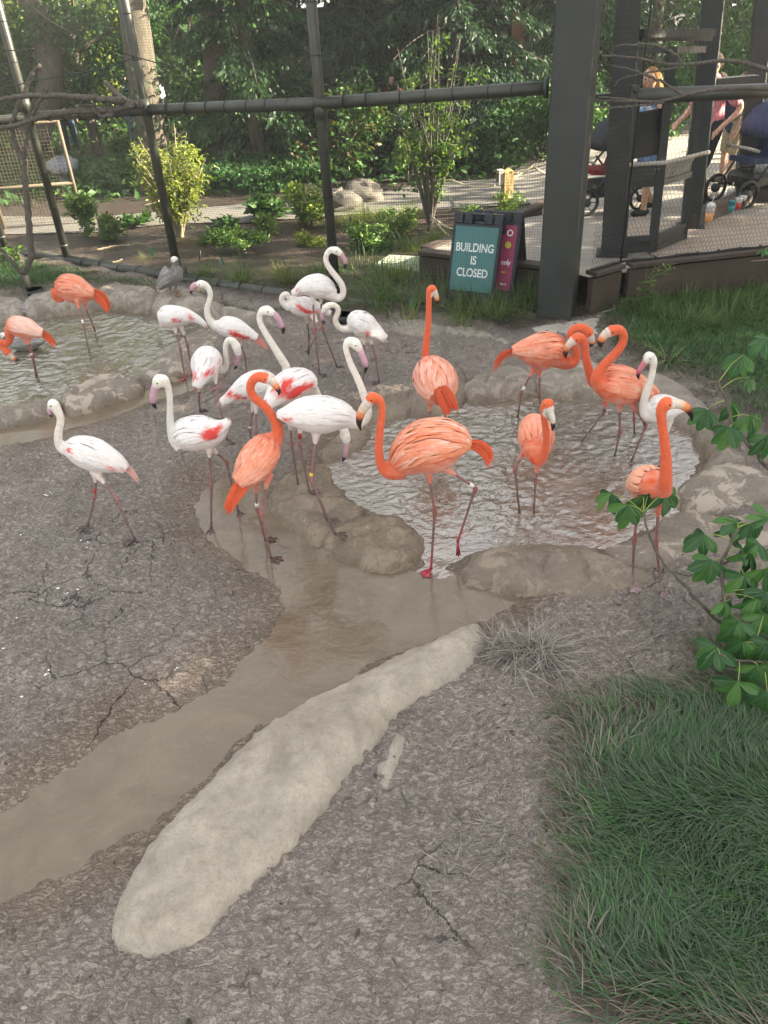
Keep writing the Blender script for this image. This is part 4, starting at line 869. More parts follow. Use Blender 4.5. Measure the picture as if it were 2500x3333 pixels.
m = MB(); a = gA + (-.05, -.06, ZC); b = gB + (.1, -.06, ZC)
m.tube([a, gM + (0, -.07, ZC), b], .022, 8); GT(m, 'crash_rail', MAT['concrete'])
m = MB(); m.beam(gA + (.17, .1, ZC*1.05), gA*.28 + tA*.72 + (.17, .1, ZC*.0), .34, .02, up=(0, 1, 0)); GT(m, 'screen_board', MAT['tie'], smooth=False)
# second rail from the second column to the right
bt = thing('pipe_rail', 'thick smooth pipe rail bolted to a column, running out of frame right', 'rail', (2.9, 7.9, 2.0)); BT = At(bt)
r0 = W(2068, 313, 7.95); r1 = W(2700, 288, 8.25)
m = MB(); m.tube([r0, r1], .066, 16); BT(m, 'pipe', MAT['pipe'])
m = MB(); m.box((-.035, -.05, -.10), (.035, .05, .09), 0, r0 + (-.02, 0, 0)); o = BT(m, 'bracket', MAT['steel'], smooth=False)
for z in (-.055, .045):
    m = MB(); m.tube([r0 + (-.02, -.05, z), r0 + (-.02, -.066, z)], .016, 6); BT(m, 'bolt', MAT['steel'])
lt = thing('light_beam', 'short steel beam with a pale top behind the pipe rail, over the man', 'beam', W(2390, 262, 9.6)); m = MB(); m.beam(W(2325, 270, 9.7), W(2462, 258, 9.7), .16, .09); At(lt)(m, 'channel', MAT['steel'], smooth=False)
lt = thing('light_beam', 'short steel beam with pale top between the big column and the next', 'beam', W(1985, 316, 9.3)); m = MB(); m.beam(W(1940, 318, 9.4), W(2030, 310, 9.2), .16, .07); At(lt)(m, 'channel', MAT['steel'], smooth=False)
# knotted mesh over the deck edge
mesh = thing('mesh_screen', 'black knotted hexagonal mesh screen laced along the deck edge', 'mesh', (2.6, 7.97, ZK)); 
def hexnet(a, b, z0, z1, wx, hz):
    L = np.linalg.norm(b-a); d = np.append((b-a)/L, 0); P = []; Q = []
    nx = int(L/wx); nz = int((z1-z0)/hz)
    jx, jz = np.meshgrid(np.arange(nx), np.arange(nz)); jx = jx.ravel(); jz = jz.ravel()
    def pt(u, w): return np.append(a, 0) + d*u[:, None] + np.array([0, 0, 1.])*w[:, None]
    x0 = (jx + .5*(jz % 2))*wx; zz = z0 + jz*hz
    P += [pt(x0, zz), pt(x0, zz + hz*.55), pt(x0, zz + hz*.55)]; Q += [pt(x0, zz + hz*.55), pt(x0 + wx/2, zz + hz), pt(x0 - wx/2, zz + hz)]
    return np.vstack(P), np.vstack(Q)
P, Q = hexnet(EDGE[3], EDGE[4], ZK+.03, 4.0, .042, .042); v1, f1 = segs(P, Q, .0017)
P, Q = hexnet(EDGE[2], EDGE[3], ZK+.03, 4.0, .042, .042); v2, f2 = segs(P, Q, .0017)
flatmesh('netting', np.vstack([v1, v2]) - np.array(mesh.location), np.vstack([f1, f2 + len(v1)]), MAT['wire'], mesh, smooth=False, kind='stuff')
m = MB(); a = np.array([*EDGE[3], ZK+.035]); b = np.array([*EDGE[4], ZK+.035]); m.tube([a + (b-a)*t + (0, 0, .006*math.sin(t*40)) for t in np.linspace(0, 1, 40)], .013, 6); m.tube([np.array([*EDGE[2], ZK+.04]), a], .012, 6); m.tube([a, a + (0, 0, 3.6)], .010, 6); At(mesh)(m, 'lacing_rope', MAT['cable'])
m0 = None
for t in np.arange(.04, 1, .065):
    p_ = a + (b-a)*t
    if m0 is None:
        m = MB(); m.ball((0, 0, 0), (.02, .022, .024), 8, 6); m0 = m.build('knot', MAT['cable'], mesh); o = m0
    else:
        o = m0.copy(); COL.objects.link(o); o.parent = mesh
    o.location = Vector(p_) - mesh.location

# path
PATH = np.array([G(x, y, .06)[:2] for x, y in [(-900,790),(300,765),(560,735),(800,733),(1071,711),(1288,699),(1451,688),(1700,673),(1980,640),(2200,600),(2200,520),(1900,560),(1700,584),(1451,602),(1290,620),(1200,645),(1000,668),(780,672),(600,690),(300,715),(-900,700)]])
X_, Y_ = PATH[:, 0], PATH[:, 1]
m = MB(); m.add(np.c_[X_, Y_, np.full(len(X_), .10)], [tuple(range(len(X_)))]); o = m.build('path', MAT['asphalt'], None, smooth=False); o['kind'] = 'structure'

# A-frame signs
MAT['sign_black'] = plain('sign_plastic', (.018, .022, .030), .42, .1); MAT['teal'] = plain('teal_print', (.062, .185, .185), .45, .04); MAT['magenta'] = plain('magenta_print', (.30, .03, .10), .45, .04)
MAT['white_print'] = plain('white_print', (.74, .78, .78), .5, .03); MAT['yellow_print'] = plain('yellow_print', (.55, .50, .05), .5, .03)
def aframe(base, rz, label, panelmat, texts, w=.56, h=.98, lean=math.radians(17)):
    t = thing('a_frame_sign', label, 'sign', base, None, rz)
    for sgn, nm in ((-1, 'front_board'), (1, 'rear_board')):
        m = MB(); m.box((-w/2, -.018, 0), (w/2, .018, h-.13)); 
        for x0, x1 in ((-w/2, -w/2+.10), (-.16, -.07), (.07, .16), (w/2-.10, w/2)): m.box((x0, -.016, h-.13), (x1, .016, h-.02))
        m.box((-.15, -.014, h-.045), (.15, .014, h-.02))
        o = m.build(nm, MAT['sign_black'], t, smooth=False); o.rotation_euler = (sgn*-lean, 0, 0) if sgn < 0 else (lean, 0, 0); o.rotation_euler = (-lean if sgn < 0 else lean, 0, 0); o.location = (0, sgn*math.sin(lean)*h, 0)
        o.modifiers.new('b', 'BEVEL').width = .006
        if sgn < 0: fr = o
    m = MB(); m.box((-w/2+.035, -.0235, .155), (w/2-.035, -.019, h-.155)); pn = m.build('poster', panelmat, fr, smooth=False)
    for s, x, z, size, mt, al in texts:
        cu = bpy.data.curves.new('lettering', 'FONT'); cu.body = s; cu.size = size; cu.align_x = al; cu.align_y = 'CENTER'; cu.extrude = .0006; cu.offset = size*.022
        to = bpy.data.objects.new('tmp_text', cu); COL.objects.link(to); me = bpy.data.meshes.new_from_object(to.evaluated_get(bpy.context.evaluated_depsgraph_get())); bpy.data.objects.remove(to)
        me.name = 'lettering'; me.materials.clear(); me.materials.append(MAT[mt]); lo = obj('lettering', me, fr); lo.rotation_euler = (math.radians(90), 0, 0); lo.location = (x, -.026, z); lo.scale = (.80 if len(s) > 1 else 1, 1, 1)
    return t, fr
sb = G(1540, 975, .05); sr = math.radians(-29)
aframe((sb[0]+.07, sb[1]+.08, .04), sr, 'teal A-frame sign reading BUILDING IS CLOSED behind the netting', MAT['teal'], [('BUILDING', 0, .605, .122, 'white_print', 'CENTER'), ('IS', 0, .475, .122, 'white_print', 'CENTER'), ('CLOSED', 0, .345, .122, 'white_print', 'CENTER')])
_, mf = aframe((sb[0]+.28, sb[1]+.13, .04), sr, 'magenta A-frame sign mostly hidden behind the teal sign', MAT['magenta'], [('O', .17, .745, .09, 'white_print', 'CENTER'), ('only', .165, .445, .075, 'white_print', 'CENTER'), ('visit!', .15, .345, .035, 'yellow_print', 'CENTER'), ('less %', .165, .22, .035, 'white_print', 'CENTER')])
m = MB(); m.tube([(.165, -.0235, .625), (.165, -.0275, .625)], [.035, .035], 12); m.build('yellow_dot', MAT['yellow_print'], mf, smooth=False)

# utility lid in the bed
MAT['lid'] = plain('lid_green', (.30, .34, .27), .7, .12, 4, .2)
pl = [G(x, y, .1) for x, y in D((806, 572), (842, 550), (950, 556), (930, 590))]; m = MB(); v = [q for q in pl] + [q - (0, 0, .06) for q in pl]; m.add(v, [(0, 1, 2, 3)[::-1], (4, 5, 6, 7), (0, 1, 5, 4), (1, 2, 6, 5), (2, 3, 7, 6), (3, 0, 4, 7)])
o = m.build('utility_lid', MAT['lid'], None, smooth=False); bpy.context.view_layer.update(); tag(o, 'pale green flat utility box lid in the planting bed', 'utility lid')
# ------------------------------------------------------------------ vegetation
MAT['leaf'] = leafmat('leaf'); MAT['leaf_bright'] = leafmat('backlit_leaf', .5, .6); MAT['grass'] = leafmat('grass_blade', .55, .25, .25); MAT['dry'] = leafmat('dry_grass', .8, .1, .3)  # backlit_leaf: same leaf made more translucent, a backlit glow built in
def barkmat(name, a, b, s=9):
    k = N(name); p = k.co(); n_ = k.noise(k.map(p, (1, 1, .22)), s*2, 6, .7, .6); return k.set(k.ramp(n_, (.3, a), (.65, b)), .9, .2, k.bump(n_, .9, .03))
MAT['bark'] = barkmat('bark', (.050, .042, .034), (.15, .13, .105)); MAT['bark_pale'] = barkmat('pale_bark', (.05, .044, .034), (.125, .11, .085)); MAT['twig'] = barkmat('twig', (.07, .062, .052), (.16, .145, .125), 30); MAT['stem_tan'] = barkmat('tan_stem', (.16, .13, .085), (.34, .29, .2), 20)
GRN = np.random.default_rng(11)
def leaves(cent, size, cols, droop=.3, flat=.0, aspect=.5, fold=.25, sizevar=.35, rng=GRN, dirs=None):
    """pointed folded leaves: 6 points, 4 faces each -> arrays"""
    n = len(cent); th = rng.uniform(0, 2*np.pi, n); el = rng.normal(-droop, .45, n)
    d = np.stack([np.cos(th)*np.cos(el), np.sin(th)*np.cos(el), np.sin(el)], 1)
    if dirs is not None: d = dirs + d*.55; d /= np.linalg.norm(d, axis=1)[:, None]
    u = rng.normal(0, 1, (n, 3)) + np.array([0, 0, 1.2+flat*4]); s = np.cross(d, u); s /= np.linalg.norm(s, axis=1)[:, None]; nn = np.cross(s, d)
    L = size*(1 + rng.uniform(-sizevar, sizevar, n))[:, None]; w = L*aspect*.5
    v = np.stack([cent, cent + d*L*.45 + s*w + nn*w*fold, cent + d*L*.5, cent + d*L*.45 - s*w + nn*w*fold, cent + d*L - nn*L*.1], 1)
    f = np.array([[0, 2, 1], [0, 3, 2], [1, 2, 4], [2, 3, 4]])[None] + (np.arange(n)*5)[:, None, None]
    cols = np.asarray(cols); c = cols[rng.integers(0, len(cols), n)]*rng.uniform(.75, 1.2, (n, 1))
    return v.reshape(-1, 3), f.reshape(-1, 3), np.repeat(c, 5, axis=0)
def crown(root, name, cent, size, cols, mat=None, **k):
    v, f, c = leaves(cent, size, cols, **k); return flatmesh(name, v - np.array(root.location), f, mat or MAT['leaf'], root, smooth=False, attrs={'Col': c}, kind='stuff')
def clumps(centers, radii, n, rng=GRN, shell=.55):
    """points in ellipsoid clumps, denser near the skin"""
    centers = np.asarray(centers); radii = np.asarray(radii, float)
    if radii.ndim == 1: radii = np.repeat(radii[:, None], 3, 1)
    w = (radii.prod(1))**(2/3); idx = rng.choice(len(centers), n, p=w/w.sum()); d = rng.normal(0, 1, (n, 3)); d /= np.linalg.norm(d, axis=1)[:, None]
    r = shell + (1-shell)*rng.uniform(0, 1, n)**.5; r *= rng.uniform(.75, 1.08, n)
    return centers[idx] + d*radii[idx]*r[:, None]
GREEN = dict(dark=[(.032,.080,.030),(.042,.10,.036),(.028,.068,.032)], mid=[(.062,.145,.036),(.080,.175,.044),(.050,.115,.032)], light=[(.13,.235,.045),(.18,.28,.055),(.10,.195,.042)], yellow=[(.28,.35,.06),(.36,.41,.085),(.21,.30,.055)], vine=[(.042,.115,.036),(.055,.14,.042)])  # dark, mid and vine greens raised so leaf colour carries some milky haze
def trunk(root, pts, r, mat='bark', name='trunk', n=10):
    rr = np.asarray(r, float); s = spline(np.c_[pts, np.interp(np.linspace(0, 1, len(pts)), np.linspace(0, 1, len(rr)), rr)], max(6, len(pts)*4)); m = MB(); m.tube(s[:, :3], s[:, 3], n); return At(root)(m, name, MAT[mat])

# evergreens behind the path: drooping sprays on tiers of branches
def evergreen(x, y, h, r, label, seed, n=9000, z0=.1, cols=None, size=.115, top=0):
    g = np.random.default_rng(seed); t = thing('evergreen_tree', label, 'tree', (x, y, 0), 'dark evergreens behind the path')
    trunk(t, [(x, y, -.2), (x, y, h*.5), (x + .1, y, h)], [.17, .10, .02]); P = []; Dr = []
    br = MB(); nb = 120
    for i in range(nb):
        z = z0 + (h-z0)*(i/nb)**1.7; a = g.uniform(0, 2*np.pi); L = r*(1 - (z/h)**1.4*.75)*g.uniform(.7, 1.15); o = np.array([math.cos(a), math.sin(a), 0])
        tt = np.linspace(.12, 1, 7); c = np.array([x, y, z]) + o*L*tt[:, None]; c[:, 2] += L*(.10*tt - .32*tt**2); 
        if i % 3 == 0: br.tube(c, np.linspace(.022, .005, 7), 4, cap=False)
        k_ = int(n/nb*g.uniform(.6, 1.3)); ti = g.uniform(.15, 1, k_)**.7; q = np.array([x, y, z]) + o*(L*ti)[:, None]; q[:, 2] += L*(.10*ti - .32*ti**2)
        sd = np.array([-o[1], o[0], 0]); w = g.normal(0, 1, k_)*.22*(1.1-ti*.6); q += sd*w[:, None]; q[:, 2] -= np.abs(w)*.55 + g.uniform(0, .16, k_); P.append(q); Dr.append(np.tile(o*.8 + (0, 0, -.65), (k_, 1)) + sd*np.sign(w)[:, None]*.5)
    if top: # looser upper crown
        m_ = int(1500*r/2); hz = g.uniform(0, 1, m_)**1.3; a = g.uniform(0, 6.28, m_); rr = r*.95*(1-hz*.8)*g.uniform(.35, 1, m_); q = np.stack([x + np.cos(a)*rr, y + np.sin(a)*rr, h*.62 + (top-h*.62)*hz], 1)
        crown(t, 'upper_crown', q, .34, cols or GREEN['dark'], aspect=.5, rng=g, droop=.5)
        trunk(t, [(x + .1, y, h*.9), (x, y, top)], [.06, .02])
    At(t)(br, 'branches', MAT['bark'], kind='stuff')
    crown(t, 'foliage', np.vstack(P), size, cols or GREEN['dark'], aspect=.42, dirs=np.vstack(Dr), rng=g)
evergreen(-2.1, 17.2, 6.0, 2.0, 'dark evergreen tree right of the big ivy trunk, behind the sunlit shrub', 301, 32000, cols=GREEN['dark'] + GREEN['mid'][:1], top=7.8)
evergreen(-.2, 18.2, 6.2, 2.2, 'dark evergreen tree behind the third fence post, in the middle', 302, 32000, top=8.6)
evergreen(1.9, 17.3, 5.6, 2.2, 'blue green evergreen behind the many stemmed young tree', 303, 28000, z0=1.0, cols=[(.028,.070,.035),(.035,.085,.040),(.022,.055,.03)], top=7.4)
evergreen(4.5, 18.6, 5.8, 2.3, 'evergreen tree behind the big steel column', 304, 22000, z0=.9, cols=[(.030,.075,.030),(.040,.09,.034),(.022,.055,.026)], top=8.2)
evergreen(7.2, 21.5, 9.5, 2.6, 'tall evergreen behind the steel gate at the right', 305, 15000, z0=.6, cols=GREEN['dark'] + GREEN['mid'])
evergreen(10.4, 21.5, 9.0, 2.7, 'evergreen at the far right behind the last column', 306, 12000, z0=.4, cols=GREEN['dark'] + GREEN['mid'])

# broadleaf trees: light crowns at the left, trees off to the sides, the right ones added unseen to block sun
def broadleaf(x, y, h, r, cz, label, seed, n, size, cols, nclump=26, tr=.2, cat='tree', group=None, lo=None, mat='bark', lean=0.0, low=None, bright=False):
    g = np.random.default_rng(seed); t = thing('broadleaf_tree', label, cat, (x, y, 0), group)
    trunk(t, [(x, y, -.2), (x + lean*.3, y, h*.35), (x + lean, y, h*.8)], [tr, tr*.8, tr*.25], mat)
    C = []; Rr = []
    for i in range(nclump):
        d = g.normal(0, 1, 3); d /= np.linalg.norm(d); q = np.array([x + lean*.8, y, cz]) + d*np.array([r, r, (h-cz)*.95])*g.uniform(.45, .95)
        if lo is not None and q[2] < lo: q[2] = lo + g.uniform(0, .8)
        C.append(q); Rr.append(r*g.uniform(.2, .42)*np.array([1, 1, .72]))
    bm_ = MB()
    for q in C[::2]:
        s = np.array([x + lean*.4, y, min(h*.45, cz)]); bm_.tube([s, (s+q)/2 + (0, 0, .25), q], [tr*.32, tr*.2, tr*.05], 5, cap=False)
    At(t)(bm_, 'limbs', MAT[mat], kind='stuff')
    P = clumps(C, Rr, n, g)
    if low is not None: P = P[P[:, 2] < low] if low > 0 else P
    crown(t, 'crown', P, size, cols, MAT['leaf_bright' if bright else 'leaf'], rng=g, droop=.5); return t
broadleaf(-9.3, 24.5, 9.0, 3.4, 4.2, 'sunlit yellow green tree left of the big ivy trunk', 311, 15000, .17, GREEN['yellow'] + [(.46,.50,.11), (.40,.47,.09)], 40, lo=1.5, bright=True)  # backlight put into the leaf colours, raised and yellowed
broadleaf(-12.6, 22.5, 8.5, 3.2, 4.4, 'light green tree at the top left corner', 312, 10000, .17, GREEN['light'] + GREEN['yellow'], 34, lo=1.2, tr=.32, bright=True)
broadleaf(-9.5, 31.5, 9.5, 3.2, 4.0, 'bright tree glimpsed between trunk and yellow green crown', 313, 9000, .18, GREEN['light'] + GREEN['yellow'], 30, lo=1.4, bright=True)
broadleaf(-6.4, 20.6, 5.0, 2.0, 2.5, 'dark vine covered thicket left of the ivy trunk', 314, 12000, .13, GREEN['vine'], 34, lo=1.35, tr=.14)
broadleaf(-9.0, 19.5, 4.6, 1.7, 2.6, 'dark leafy shrub behind the wire cage', 315, 8000, .12, GREEN['vine'] + GREEN['mid'], 24, lo=.6, tr=.1)
broadleaf(-3.6, 22.5, 8.0, 2.2, 3.6, 'mid green tree right behind the ivy trunk', 316, 8000, .15, GREEN['mid'], 24, lo=.8)
for i, (x, y, h, r, cz, s, n, lab) in enumerate([(11.5, 1.9, 10.5, 4.6, 5.6, 1, 17000, 'unseen tree added at right to block sun from the near mud'), (12.0, 6.0, 11, 4.6, 5.8, 2, 17000, 'unseen tree added at right to block sun from the ponds'), (12.6, 13.0, 7.4, 2.5, 5.0, 3, 500, 'unseen sparse tree added at right to dapple sun on the bed'), (-13.5, 7, 9.5, 4.2, 5.6, 4, 6500, 'big shade tree to the left of the back pond'), (13.5, 18.4, 8.6, 2.9, 4.6, 5, 5000, 'unseen tree added at right to shade the dark evergreens'), (-10, -6, 10, 4.5, 6, 6, 5000, 'shade tree behind the visitors to the left')]):
    broadleaf(x, y, h, r, cz, lab, 330+s, n, .34, GREEN['mid'], 52, tr=.3, lo=1.9)  # right-hand crowns stand out of view
# big ivy trunk and other trunks
t = thing('tree_trunk', 'broad pale trunk wrapped in ivy behind the second fence post', 'tree', (*G(515, 640)[:2], 0))
b = G(515, 640)[:2]; top_ = W(430, 0, b[1] + .2); top2 = top_ + (top_ - np.array([*b, 0]))*1.0
trunk(t, [(*b, -.2), tuple(np.array([*b, 0])*.5 + top_*.5), tuple(top_), tuple(top2)], [.36, .29, .25, .17], 'bark_pale', n=14)
g = np.random.default_rng(5); zz = g.uniform(0, 2.2, 900); aa = g.uniform(0, 6.28, 900); P = np.array([*b, 0]) + (top_ - np.array([*b, 0]))*(zz/ top_[2])[:, None] + np.stack([np.cos(aa), np.sin(aa), aa*0], 1)*.30
crown(t, 'ivy', P, .09, GREEN['dark'], rng=g)
t = thing('tree_trunk', 'dark leaning tree trunk near the top left corner', 'tree', (-8.4, 19.5, 0)); trunk(t, [(-8.0, 19.5, -.2), tuple(W(165, 220, 19.5)), tuple(W(100, 0, 19.5)), tuple(W(20, -260, 19.5))], [.30, .27, .26, .2])
t = thing('tree_trunk', 'grey trunk half hidden in the evergreens', 'tree', (-1.1, 17.6, 0)); trunk(t, [(*G(705, 560)[:2], -.2), tuple(W(690, 60, 17.2)), tuple(W(675, -200, 17.2))], [.24, .2, .18], 'bark_pale')

# low hedge and shrubs behind the path
def shrub(x, y, w, h, label, seed, n, size, cols, cat='shrub', group='shrubs behind the path', z0=0.05, stems=0, dy=.6, sm_='bark', droop=.3):
    g = np.random.default_rng(seed); t = thing('shrub', label, cat, (x, y, z0), group); C = []; Rr = []
    for i in range(max(7, int(w*9))):
        q = np.array([x + g.uniform(-.5, .5)*w*.85, y + g.uniform(-.5, .5)*w*dy, z0 + h*g.uniform(.2, .8)]); C.append(q); Rr.append(np.array([w*.18+.06, w*.18+.06, h*.22])*g.uniform(.7, 1.3))
    crown(t, 'foliage', clumps(C, Rr, n, g, .3), size, cols, rng=g, droop=droop)
    m = MB()
    for i in range(stems or 6):
        q = C[i % len(C)]; m.tube([(x + g.uniform(-.05, .05), y + g.uniform(-.05, .05), z0-.05), ((x+q[0])/2, (y+q[1])/2, z0 + (q[2]-z0)*.6), q], [.014, .010, .004], 5, cap=False)
    At(t)(m, 'stems', MAT[sm_], kind='stuff'); return t
shrub(-.45, 16.0, 1.7, 1.75, 'feathery reddish green shrub behind the pale boulders', 401, 2600, .11, GREEN['mid'] + [(.12,.09,.03)], droop=.1)
shrub(2.35, 16.4, 1.4, 1.0, 'dark low shrub behind the rope, in front of the shed', 402, 1600, .10, GREEN['vine'])
shrub(3.5, 15.9, 2.2, 1.55, 'dense dark bush behind the wooden rope post', 403, 5200, .10, GREEN['vine'] + GREEN['mid'])
shrub(5.3, 17.0, 2.4, 1.7, 'dense bush seen between big column and gate', 404, 4200, .11, GREEN['mid'] + GREEN['vine'])
shrub(8.3, 18.0, 3.0, 2.3, 'leafy hedge behind the man in pink', 405, 4200, .12, GREEN['vine'] + GREEN['mid'])
shrub(11.0, 18.0, 2.4, 2.0, 'leafy hedge at the far right behind the stroller', 406, 2500, .12, GREEN['mid'])
shrub(.85, 15.3, .45, .85, 'narrow weeping bright green conifer by the seated person', 407, 1500, .07, GREEN['light'], droop=1.2)
shrub(-2.0, 15.7, 2.6, .55, 'low dark ground cover behind the shrub and rope', 408, 3800, .09, GREEN['vine'])
shrub(-4.7, 16.6, 2.6, .6, 'low bushy growth on the slope at the left', 409, 3200, .10, GREEN['mid'])
shrub(-7.2, 17.2, 2.6, .5, 'low weeds on the grassy slope behind the cage', 410, 2600, .10, GREEN['mid'])
# sunlit shrub
def twiggy(px, py, Y, label, seed, spread, nst, nleaf, size, cols, mat, h, base_r=.035, cat='shrub', lo=.25, name='shrub', sparse=False):
    g = np.random.default_rng(seed); b = G(px, py, .06); t = thing(name, label, cat, b); A_ = At(t); P = []
    for i in range(nst):
        a = g.uniform(0, 2*np.pi); rr = g.uniform(.15, 1)**.6*spread; hh = h*g.uniform(.72, 1.0)*(1-.35*(rr/spread)**2)
        q = b + np.array([math.cos(a)*rr, math.sin(a)*rr*.8, hh]); mid = b + np.array([math.cos(a)*rr*.35, math.sin(a)*rr*.3, hh*.5]) + g.normal(0, .04, 3)
        s = spline(np.c_[[b + g.normal(0, .015, 3)*(1, 1, 0), mid, q]], 9); m = MB(); m.tube(s, np.linspace(base_r*g.uniform(.5, .9), .004, 9), 6, cap=False); A_(m, 'stem', MAT[mat])
        tw = MB()
        for j in range(6):
            u = g.uniform(.3, .95); k_ = int(u*8); p0 = s[k_]; p1 = p0 + np.array([g.normal(0, 1), g.normal(0, 1), g.uniform(.2, 1.2)])*spread*.22; tw.tube([p0, (p0+p1)/2 + g.normal(0, .015, 3), p1], [.006, .005, .002], 4, cap=False)
            kk = int(nleaf/nst/6); uu = g.uniform(.45, 1.05, kk)[:, None]; 
            P.append(p0 + (p1-p0)*uu + g.normal(0, size*(.5 if sparse else .8), (kk, 3)))
        A_(tw, 'twigs', MAT[mat], kind='stuff')
    crown(t, 'foliage', np.vstack(P), size, cols, MAT['leaf_bright'], rng=g, droop=.35, aspect=.42); return t
twiggy(590, 775, 0, 'sunlit pale twiggy shrub with yellow green leaves behind the second fence post', 421, .62, 24, 4200, .075, GREEN['yellow'] + [(.22,.27,.09)], 'stem_tan', 1.72)
twiggy(1400, 735, 0, 'young many stemmed tree with sparse small leaves in the bed', 422, .95, 20, 2300, .075, GREEN['light'] + GREEN['light'] + GREEN['mid'], 'twig', 3.05, .030, 'tree', name='young_tree', sparse=True)
# planting bed: soft clumps
def clump(px, py, w, h, label, seed, n, size, cols, group='leafy plants in the mulch bed', cat='plant'):
    b = G(px, py, .06); return shrub(b[0], b[1], w*1.15, h*1.2, label, seed, int(n*1.5), size, cols, cat, group, .05, droop=-.25, dy=.8, sm_='twig')
clump(795, 835, .62, .36, 'soft ferny green clump left of the tall white flamingo, large', 431, 1500, .055, GREEN['mid'] + GREEN['light'])
clump(690, 795, .40, .18, 'low pale green clump beside the large ferny one', 432, 500, .05, GREEN['light'])
clump(1005, 740, .46, .58, 'bright yellow green upright plant left of the third fence post', 433, 1300, .07, GREEN['yellow'] + GREEN['light'])
clump(1015, 800, .26, .22, 'small yellow green plant at the foot of the bright upright one', 434, 420, .055, GREEN['yellow'])
clump(1180, 820, .62, .34, 'feathery mid green clump right of the third fence post', 435, 1500, .055, GREEN['mid'] + GREEN['light'])
clump(1300, 775, .36, .40, 'upright soft green plant below the young tree', 436, 700, .055, GREEN['light'])
clump(870, 725, .42, .36, 'broad leaved green plant beside the path edge', 437, 260, .16, GREEN['mid'])
clump(735, 765, .22, .24, 'pair of broad dark leaves near the sunlit shrub', 438, 60, .17, GREEN['mid'])
clump(430, 745, .40, .14, 'flat dark leafy rosette by the path at left', 439, 160, .13, GREEN['mid'])
clump(865, 765, .25, .28, 'thin light green plant left of the yellow green one', 440, 330, .06, GREEN['light'])
clump(1560, 745, .3, .3, 'small leafy plant behind the A-frame signs', 441, 400, .06, GREEN['light'])
clump(1660, 720, .35, .35, 'leafy plant at the foot of the wooden rope post', 442, 420, .06, GREEN['light'])
clump(300, 770, .34, .62, 'leafy shrub growing round the cut stump', 443, 1000, .075, GREEN['light'] + GREEN['mid'])
clump(365, 790, .26, .40, 'small bush right of the cut stump', 444, 520, .065, GREEN['light'])
clump(55, 850, .3, .16, 'bright sprig at the foot of the bare sapling', 445, 60, .08, GREEN['light'])
# strap leaves
def blades(cent, lean, L, w, cols, rng, bend=.6, kseg=4, base_c=.6):
    n = len(cent); u = np.linspace(0, 1, kseg)[None, :, None]; up = np.array([0, 0, 1.]); d = np.stack([np.cos(lean[:, 0]), np.sin(lean[:, 0]), 0*lean[:, 0]], 1)[:, None, :]
    ln = L[:, None, None]; b_ = (lean[:, 1])[:, None, None]
    c = cent[:, None, :] + d*ln*(b_*u*.5 + b_*bend*u**2) + up*ln*(u*(1-.25*b_) - .55*b_*u**2)
    s = np.stack([-d[:, 0, 1], d[:, 0, 0], d[:, 0, 2]], 1)[:, None, :]; ww = (w[:, None, None]*(1 - u**1.5*.97))*.5
    v = np.stack([c - s*ww, c + s*ww], 2).reshape(-1, 3); i = (np.arange(n)*2*kseg)[:, None]
    f = np.concatenate([np.stack([i + 2*j, i + 2*j+1, i + 2*j+3, i + 2*j+2], -1) for j in range(kseg-1)], 1).reshape(-1, 4)
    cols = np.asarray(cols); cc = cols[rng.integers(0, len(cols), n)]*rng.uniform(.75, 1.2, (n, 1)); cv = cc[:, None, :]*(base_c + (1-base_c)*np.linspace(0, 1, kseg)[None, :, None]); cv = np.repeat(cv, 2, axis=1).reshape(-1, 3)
    return v, f, cv
GCOL = dict(lawn=[(.06,.165,.046),(.08,.195,.055),(.11,.22,.066),(.05,.135,.045)], sage=[(.085,.15,.080),(.11,.175,.10),(.14,.19,.125),(.065,.125,.06)], straw=[(.22,.19,.14),(.28,.25,.19),(.17,.15,.12)], sedge=[(.10,.185,.055),(.145,.23,.07),(.19,.26,.09)], gold=[(.22,.28,.055),(.28,.32,.075),(.17,.25,.05)], mudstraw=[(.36,.33,.285),(.46,.42,.37),(.26,.235,.205)])
def tuft_mesh(seed, n, L, spread, w, cols, lean=(.2, 1.1), name='grass_tuft', mat='grass'):
    g = np.random.default_rng(seed); a = g.uniform(0, 2*np.pi, n); r = g.uniform(0, 1, n)**.6*spread; c = np.stack([np.cos(a)*r, np.sin(a)*r, 0*r], 1)
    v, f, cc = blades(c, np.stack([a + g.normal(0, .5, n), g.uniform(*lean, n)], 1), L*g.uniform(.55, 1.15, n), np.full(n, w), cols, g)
    o = flatmesh(name, v, f, MAT[mat], attrs={'Col': cc}, smooth=True); me = o.data; bpy.data.objects.remove(o); return me
TU = {k_: [tuft_mesh(500 + i*7 + j, 150 if k_ != 'thin' else 45, .30, .10 if k_ != 'wide' else .16, .0055, GCOL[c_]) for j in range(2)] for i, (k_, c_) in enumerate([('green', 'sedge'), ('gold', 'gold'), ('thin', 'gold'), ('wide', 'sedge')])}
def tuft(px, py, kind, s, label, z=None, raw=None, i=[0]):
    b = raw if raw is not None else G(px, py, .05 if z is None else z); i[0] += 1; o = obj('grass_tuft', TU[kind][i[0] % 2]); o.location = b; s *= 1.6; o.scale = (s, s, s*(.9 + .2*((i[0]*37) % 10)/10)); o.rotation_euler = (0, 0, i[0]*1.3); o['label'] = label; o['category'] = 'grass tuft'; o['group'] = 'grass tufts in the planting beds'
